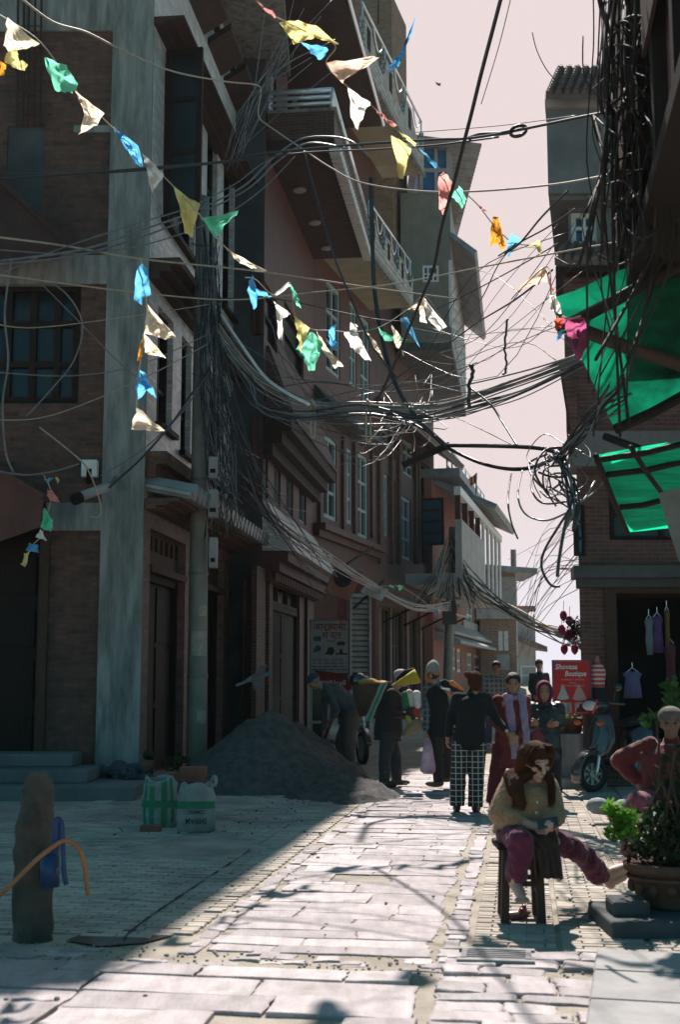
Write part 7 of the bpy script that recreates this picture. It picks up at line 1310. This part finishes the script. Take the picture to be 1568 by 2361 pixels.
m.loft(rings); m.build('basket', M('wicker', (.14, .09, .055), (.09, .06, .035), 30, .85, .8, 60, brick=(.05, .022, .004, (.04, .03, .02))), bk, smooth=True)
m = MB(); c = P(858, 1574, 17.6)
for k in range(5): m.ell(c + V(ru(-.15, .2), ru(-.15, .15), ru(-.02, .03)), (ru(.08, .13), .1, .05))
blob('load', m, CL('mustard_cloth', (.45, .26, .05), (.30, .17, .04)), bk, .012, 4, .03)
gs = thing('rolled_sack', 'green and white sack sash slanting down the back of the porter', 'sack', tuple(P(866, 1618, 17.2))); m = MB(); rings = []
for k in range(9): q0 = k / 8; c = P(887, 1573, 17.25).lerp(P(848, 1662, 17.1), q0); s = .058 * (1 + .08 * math.sin(k * 2)); rings.append([c + V(-s, .0, -.02), c + V(-s * .4, -.022, -.01), c + V(s * .4, -.022, .01), c + V(s, 0, .02), c + V(s, .02, .02), c + V(-s, .02, -.02)])
m.loft(rings); m.build('sash', bpy.data.materials['woven_sack'], gs); m = MB(); m.loft([[p + V(.012, -.008, 0) for p in (r_[0], r_[1], r_[1].lerp(r_[2], .8), r_[1].lerp(r_[2], .8) + V(0, .01, 0), r_[0] + V(0, .01, 0))] for r_ in rings]); m.build('green_print', GRN, gs)
um = thing('folded_umbrella', 'yellow and black folded umbrella held beside the face of the porter', 'umbrella', tuple(P(940, 1570, 17.0))); m = MB(); m.tube([P(908, 1580, 17.0), P(925, 1573, 16.95), P(960, 1560, 16.9), P(964, 1558, 16.9)], [.012, .045, .10, .095], 14); m.build('cloth', CL('yellow_cloth', (.50, .36, .04), (.4, .28, .03)), um, smooth=True); m = MB(); m.tube([P(913, 1568, 17.02), P(935, 1552, 17.0), P(957, 1543, 16.98)], [.014, .05, .028], 10); m.build('black_cloth', BLACKC, um, smooth=True)
fg = thing('grocery_bundle', 'bundle of green, white and red bags held against the porter\'s chest', 'bags', tuple(P(948, 1640, 17.0)))
for col, cl_ in (((.03, .17, .08), [(934, 1602, .05), (938, 1625, .06)]), ((.50, .46, .38), [(944, 1598, .05), (948, 1622, .055)]), ((.72, .68, .68), [(960, 1600, .055), (964, 1626, .05)]), ((.42, .05, .04), [(956, 1640, .05), (968, 1652, .03)]), ((.26, .19, .11), [(935, 1690, .05), (960, 1672, .09), (968, 1662, .05)]), ((.03, .03, .03), [(944, 1638, .055), (950, 1655, .05)]), ((.40, .32, .05), [(942, 1655, .045), (946, 1665, .04)])):
    m = MB(); m.chain([(P(x, y, 17.0 + .02 * i), r_) for i, (x, y, r_) in enumerate(cl_)]); blob('bag', m, CL('bag_cloth', col), fg, .012, 4, .03)
# bending man with the shovel
t, g_, q = person('man in blue cap and grey sweater bending over to shovel sand', 19.3, dict(hd=(724, 1570, -.02), sl=(752, 1586, .19), sr=(756, 1590, -.19), el=(748, 1640, .30), er=(777, 1637, -.30), hl=(748, 1688, .12), hr=(766, 1656, -.20), pl=(812, 1632, .11), pr=(816, 1634, -.11), kl=(790, 1705, .12), kr=(804, 1708, -.12), al=(786, 1775, .12), ar=(806, 1780, -.12)), (-1, -.15, 0), CL('grey_sweater', (.055, .075, .08), (.04, .055, .06)), CL('brown_trouser', (.075, .065, .06), (.055, .048, .045)), SHOEB, hemlow=.02, legr=(.115, .095, .078), dep=.14, hface=(-.75, -.1, -.65), hd_up=(-.65, 0, .75), fat=1.05, curl=1.2)
m = MB(); c = g_['hd']; B = basis((-.75, -.1, -.65), (-.65, 0, .75)); m.ell(c + B @ V(0, -.01, .045), (.09, .105, .075), B); m.ell(c + B @ V(0, .09, .035), (.06, .05, .012), B); blob('cap', m, CL('blue_cap', (.03, .06, .11), (.02, .045, .085)), t, .010, 3)
for s in 'lr': m = MB(); d = (g_['h' + s] - g_['e' + s]).normalized(); m.cap(g_['h' + s] - d * .03, g_['h' + s] + d * .08, .04, .046); blob('work_glove', m, CL('orange_glove', (.34, .10, .06), (.26, .07, .045)), t, .012, 3, .01)
m = MB(); c = (g_['pl'] + g_['pr']) / 2; m.ell(c + V(.02, -.12, .055), (.09, .04, .03)); blob('shirt_tail', m, FRAME_W, t, .012, 3)
sh = thing('shovel', 'shovel held by the bending man with its blade in the sand', 'shovel', tuple(P(738, 1730, 19.1))); m = MB(); m.tube([P(772, 1645, 19.06), P(744, 1715, 19.2)], .02, 8); m.build('handle', WOODM, sh, smooth=True)
m = MB(); A = [P(752, 1706, 19.05), P(768, 1738, 19.0), P(742, 1764, 19.05), P(708, 1728, 19.2), P(730, 1712, 19.2)]; m.loft([A, [p + V(.02, .02, .03) for p in A]]); m.build('blade', M('worn_steel', (.10, .10, .10), (.06, .06, .06), 8, .5, met=.5), sh)
# ---- seated woman -------------------------------------------------------------------------------
Yw = 8.05
def J(px, py, dy=0.0): return P(px, py, Yw + dy)
st_ = thing('wooden_stool', 'tall dark wooden stool under the seated woman', 'stool', tuple(J(1208, 2106))); sz = J(1210, 1940).z
LGS = [(-.125, -.10), (.09, -.11), (-.11, .16), (.10, .16)]; c0 = J(1208, 2106); c0.z = 0
m = MB(); m.box((c0.x - .17, Yw - .14, sz - .04), (c0.x + .14, Yw + .20, sz)); m.build('seat', WOODD, st_, bevel=.012)
for x, y in LGS: m = MB(); m.bar((c0.x + x * 1.05, Yw + y * 1.05, 0), (c0.x + x * .92, Yw + y * .92, sz - .041), .05, .05, up=(0, 1, 0)); m.build('leg', WOODM, st_, bevel=.006)
for (i, j, z) in ((0, 1, .24), (0, 2, .18), (1, 3, .18), (2, 3, .24), (2, 3, .30)): a, b = V(c0.x + LGS[i][0], Yw + LGS[i][1], z), V(c0.x + LGS[j][0], Yw + LGS[j][1], z); m = MB(); m.bar(a, b, .026, .03); m.build('rung', WOODM, st_)
tw_ = thing('person', 'young woman with long brown hair sitting on a stool, looking down at her phone', 'person', (c0.x, Yw, sz))
hd = J(1236, 1754, -.06); hf = Vector((.36, -.86, -.36)); hu = (.12, -.34, .93); sl, sr = J(1180, 1806, .0), J(1264, 1812, .02); el, er = J(1152, 1876, -.06), J(1279, 1880, -.04); hl, hr = J(1236, 1906, -.20), J(1268, 1902, -.20); pl, pr = J(1176, 1926, .04), J(1250, 1926, .06); kl, kr = J(1204, 1940, -.34), J(1326, 1960, .26); al, ar = J(1187, 2034, -.22), J(1398, 2012, .52)
m = MB(); torso(m, pl, pr, sl, sr, dep=.10, grow=-.01); m.cap((sl + sr) / 2 + V(0, 0, .01), hd - V(0, -.03, .06), .056, .05); head(m, hd, hf, hu, 1.0)
for a, b, c, th, cu in ((sl, el, hl, 1, .9), (sr, er, hr, -1, 1.0)): m.chain([(a, .052), (b, .04), (c, .026)]); hand(m, c, c - b, V(0, -.2, .4) + ((sl + sr) / 2 - c) * .1 + V(0, -.4, .3), th, .95, cu)
m.chain([(pl, .09), (kl, .058), (al, .036)]); m.chain([(pr, .09), (kr, .056), (ar, .036)])
m.chain([(al + V(0, .02, -.01), .034), (al + V(.02, -.07, -.045), .036), (al + V(.025, -.14, -.07), .026)])   # foot on the rung
dF = V(.75, .25, -.05).normalized(); m.chain([(ar + V(-.03, 0, -.035), .036), (ar + V(.05, .02, .0), .040), (ar + V(.12, .04, .02), .036), (ar + V(.16, .05, .03), .028)])
m.cap(ar + V(.0, 0, -.03), ar + V(.03, 0, -.075), .036, .033); m.chain([(ar + V(.02, 0, -.07), .03), (ar + V(.12, .03, -.03), .03)])
for k in range(5): a = ar + V(.165 + .004 * k, .05 - .015 * k, .036 - .018 * k); m.cap(a, a + dF * (.035 - .004 * k), .011 - .0008 * k, .009); a = al + V(-.012 + .017 * k, -.15, -.075); m.cap(a, a + V(0, -.03, -.01), .0105, .009)
blob('body', m, SKIN_L, tw_, .006, 3); eyes(hd, hf, tw_, hu, 1.0, True)
FLE = M('beige_fleece', (.48, .27, .135), (.36, .195, .095), 40, .95, .9, 160, sheen=.4); m = MB(); torso(m, pl + V(0, 0, .04), pr + V(0, 0, .04), sl, sr, dep=.125, grow=.03, low=.03, waist=1.0)
for a, b, c in ((sl, el, hl), (sr, er, hr)): m.chain([((sl + sr) / 2, .06), (a, .068), (a.lerp(b, .5), .074), (b, .074), (b.lerp(c, .45), .058), (b.lerp(c, .62), .042)])
blob('jacket', m, FLE, tw_, .009, 5, .018, _tf)
MAG = CL('magenta_cotton', (.13, .020, .052), (.08, .014, .034), sheen=.15); m = MB()
def leg(m, pts): m.chain(pts, 14)
leg(m, [(pl, .092), (pl.lerp(kl, .6), .085), (kl + V(0, 0, .0), .076), (kl.lerp(al, .5), .072), (al + V(.01, 0, .05), .066)]); leg(m, [(pr, .09), (pr.lerp(kr, .5), .080), (kr, .068), (kr.lerp(ar, .5), .070), (ar + V(-.06, -.03, -.01), .072)])
m.ell((pl + pr) / 2 + V(0, 0, -.01), (.19, .16, .10)); blob('trousers', m, MAG, tw_, .009, 3, .05)
KU = CL('printed_kurta', (.075, .05, .04), (.03, .022, .022), sc=22); m = MB(); rings = []
for k, (px0, px1, py, dy) in enumerate(((1176, 1276, 1908, -.14), (1196, 1286, 1930, -.20), (1238, 1291, 1960, -.22), (1246, 1296, 1995, -.20), (1250, 1300, 2026, -.18))):
    a, b = J(px0, py, dy), J(px1, py, dy); n = 12; rings.append([a.lerp(b, i / n) + V(0, -.018 * math.sin(i * 1.7 + k * .4), 0) for i in range(n + 1)] + [b.lerp(a, i / n) + V(0, .03 + .015 * math.sin(i * 1.3), 0) for i in range(n + 1)])
m.loft(rings); o = m.build('kurta_hem', KU, tw_, smooth=True); m = MB(); m.loft([[p + V(0, -.006, 0) for p in rings[-2][:13]] + [p + V(0, .004, 0) for p in rings[-2][13:]], [p + V(0, -.006, -.02) for p in rings[-1][:13]] + [p + V(0, .004, -.02) for p in rings[-1][13:]]]) if False else None
m = MB(); B = basis(hf, hu); H_ = lambda x, y, z: hd + B @ V(x, y, z)
m.ell(H_(0, -.012, .034), (.083, .098, .090), B); m.chain([(H_(0, -.06, 0), .06), (H_(-.02, -.09, -.1), .058), (J(1200, 1800, .08), .055), (J(1202, 1840, .10), .04)])
for pts in ([((-.080, .02, .05), .03), ((-.098, .0, -.03), .028), None, (1192, 1800, -.12, .040), (1196, 1834, -.17, .042), (1204, 1862, -.19, .022)], [((-.08, -.02, .02), .04), ((-.09, -.03, -.06), .04), None, (1176, 1790, -.04, .045), (1186, 1822, -.12, .045), (1208, 1852, -.17, .022)], [((.082, .01, .04), .024), ((.095, -.01, -.04), .020), None, (1268, 1796, -.08, .020), (1272, 1830, -.12, .018), (1270, 1858, -.13, .010)], [((.07, -.03, .05), .04), ((.09, -.04, -.04), .034), None, (1270, 1790, -.02, .026), (1276, 1822, -.08, .020), (1278, 1850, -.1, .010)], [((-.06, .06, .07), .022), ((-.085, .04, .0), .018), None, (1199, 1798, -.16, .018), (1204, 1830, -.19, .016), (1210, 1852, -.2, .010)]):
    ch = []; 
    for e in pts:
        if e is None: continue
        ch.append((H_(*e[0]), e[1]) if len(e) == 2 else (J(e[0], e[1], e[2]), e[3]))
    m.chain(ch, 10)
blob('hair', m, HAIR_B, tw_, .007, 4, .006, _tf); m = MB()
for k in range(320):   # long strands falling on both sides of the face
    s = -1 if k % 5 < 3 else 1; q = R(); a = H_(.045 * s + ru(-.02, .02), .06 - .12 * q, .128 - .03 * q); b = H_(s * (.084 + ru(0, .012)), .05 - .13 * q, .03 + ru(-.02, .02))
    if s < 0: c, e_ = J(1186 + ru(-8, 12), 1796, .02 - .14 * (1 - q) + ru(-.02, .02)), J(1198 + ru(-16, 16), ru(1835, 1868), -.13 - .06 * (1 - q))
    else: c, e_ = J(1270 + ru(-5, 6), 1795, .0 - .12 * (1 - q)), J(1272 + ru(-9, 8), ru(1825, 1862), -.09 - .06 * (1 - q))
    pth = smooth_path([a, b, b.lerp(c, .55) + V(.012 * s, 0, 0), c, e_], 4); m.tube(pth, [.0042] * (len(pth) - 3) + [.003, .002, .001], 4)
m.build('hair_strand', HAIR_B, tw_)
for k in range(4): m = MB(); c = ((sl + sr) / 2).lerp((pl + pr) / 2, .3 + .2 * k) + V(.03, -.155, 0); m.ell(c, (.009, .006, .009), None, 10, 6); m.build('button', FRAME_W, tw_, smooth=True)
ph = thing('mobile_phone', 'dark phone held in both hands by the seated woman', 'phone', tuple((hl + hr) / 2)); m = MB(); c = (hl + hr) / 2 + V(.02, -.075, .025); m.obox(c, V(.062, .0, .01), V(0, .022, .024), V(-.001, .006, -.006)); m.build('case', SCB, ph, bevel=.003)
for k, (px, py, dy, lab) in enumerate(((1186, 2092, -.02, 'nearer brown red slipper lying under the stool'), (1192, 2080, .1, 'farther brown red slipper lying under the stool'))):
    m = MB(); c = J(px, py, dy); c.z = .03; m.ell(c, (.105, .045, .018), Matrix.Rotation(.25, 3, 'Z')); m.tube([c + V(.03, -.045, .005), c + V(.045, -.02, .045), c + V(.05, .02, .045), c + V(.04, .045, .005)], .016, 8); tag(blob('slipper', m, M('red_leather', (.16, .035, .025), (.10, .025, .02), 8, .35, spec=.5), None, .008, 3), lab, 'slipper', 'slippers under the stool')
# ---- person in the red sweater behind the planter --------------------------------------------------
Yr = 10.4
def J2(px, py, dy=0.0): return P(px, py, Yr + dy)
rs = thing('person', 'person in red sweater and patterned cap sitting with hand on hip behind the planter', 'person', tuple(J2(1530, 1880)))
hd = J2(1548, 1668); sl, sr = J2(1497, 1722), J2(1600, 1720); el, er = J2(1430, 1752, .08), J2(1640, 1800); hl, hr = J2(1474, 1808, .0), J2(1580, 1850, -.25); pl, pr = J2(1505, 1850), J2(1580, 1850); kl, kr = J2(1470, 1852, -.42), J2(1570, 1860, -.42); al, ar = J2(1452, 1972, -.40), J2(1560, 1980, -.4); fR = V(-.25, -1, 0)
m = MB(); torso(m, pl, pr, sl, sr, dep=.12); m.cap((sl + sr) / 2, hd - V(0, 0, .06), .06, .052); head(m, hd, fR)
for a, b, c, th in ((sl, el, hl, 1), (sr, er, hr, -1)): m.chain([(a, .058), (b, .042), (c, .03)]); hand(m, c, (c - b), fR * -1 if th == 1 else V(0, 0, -1), th, 1, .6)
m.chain([(pl, .1), (kl, .065), (al, .04)]); m.chain([(pr, .1), (kr, .065), (ar, .04)]); m.chain([(al - V(0, 0, .03), .038), (al + V(-.04, -.12, -.05), .034)]); m.chain([(ar - V(0, 0, .03), .038), (ar + V(-.02, -.12, -.05), .034)]); blob('body', m, M('tanned_skin', (.20, .105, .07), (.16, .085, .055), 9, .55, .08, 90), rs, .010, 4); eyes(hd, fR, rs)
m = MB(); torso(m, pl, pr, sl, sr, dep=.15, grow=.035, low=.03, waist=1.0); m.cap((sl + sr) / 2 - V(0, 0, .03), (sl + sr) / 2 + V(0, 0, .04), .09, .07)
for a, b, c in ((sl, el, hl), (sr, er, hr)): m.ell(a, .085); m.chain([(a, .085), (a.lerp(b, .5), .082), (b, .078), (b.lerp(c, .5), .066), (b.lerp(c, .85), .052)])
blob('sweater', m, CL('red_sweater', (.13, .014, .012), (.08, .010, .009), sheen=.4), rs, .010, 5, .03)
m = MB(); leg(m, [(pl, .115), (kl, .088), (al + V(0, 0, .04), .07)]); leg(m, [(pr, .115), (kr, .088), (ar + V(0, 0, .04), .07)]); m.ell((pl + pr) / 2, (.22, .17, .13)); blob('trousers', m, CL('pink_print', (.20, .06, .085), (.12, .03, .05), sc=25), rs, .011, 4, .03)
m = MB(); B = basis(fR); m.ell(hd + B @ V(0, -.01, .058), (.105, .12, .085), B); blob('cap', m, CL('patterned_cap', (.15, .10, .06), (.06, .07, .09), sc=26), rs, .009, 3)
m = MB(); m.ell(hd + B @ V(0, -.04, -.01), (.082, .075, .08), B); hairpart(rs, m)
sx = thing('low_bench', 'dark block the red sweatered person sits on', 'bench', tuple(J2(1545, 1960, .05))); m = MB(); z = J2(1540, 1880).z; m.box((J2(1495, 1900).x, Yr - .16, .03), (J2(1610, 1900).x, Yr + .22, z)); m.build('block', CONC_D, sx, bevel=.02)
for a in (al,): m = MB(); m.chain([(a + V(-.02, -.05, -.05), .04), (a + V(-.09, -.16, -.06), .035)]); blob('slipper', m, CL('pink_slipper', (.38, .16, .18)), rs, .009, 3)
# ---- added haze, standing in for lens veil --------------------------------------------------------------------------------
m = MB(); m.box((-30, -8, -1.0), (40, 110, 24)); hz_ = m.build('haze', M('unused', (1, 1, 1))); hz_['kind'] = 'stuff'; hz_['label'] = 'thin haze added for a veil of light in the lane'
hm = bpy.data.materials.new('haze_air'); hm.use_nodes = True; n_ = hm.node_tree; n_.nodes.remove(n_.nodes['Principled BSDF']); pv = n_.nodes.new('ShaderNodeVolumePrincipled'); pv.inputs['Color'].default_value = (.86, .93, .95, 1); pv.inputs['Density'].default_value = .00022; pv.inputs['Anisotropy'].default_value = .3
n_.links.new(pv.outputs[0], n_.nodes['Material Output'].inputs['Volume']); hz_.data.materials.clear(); hz_.data.materials.append(hm)
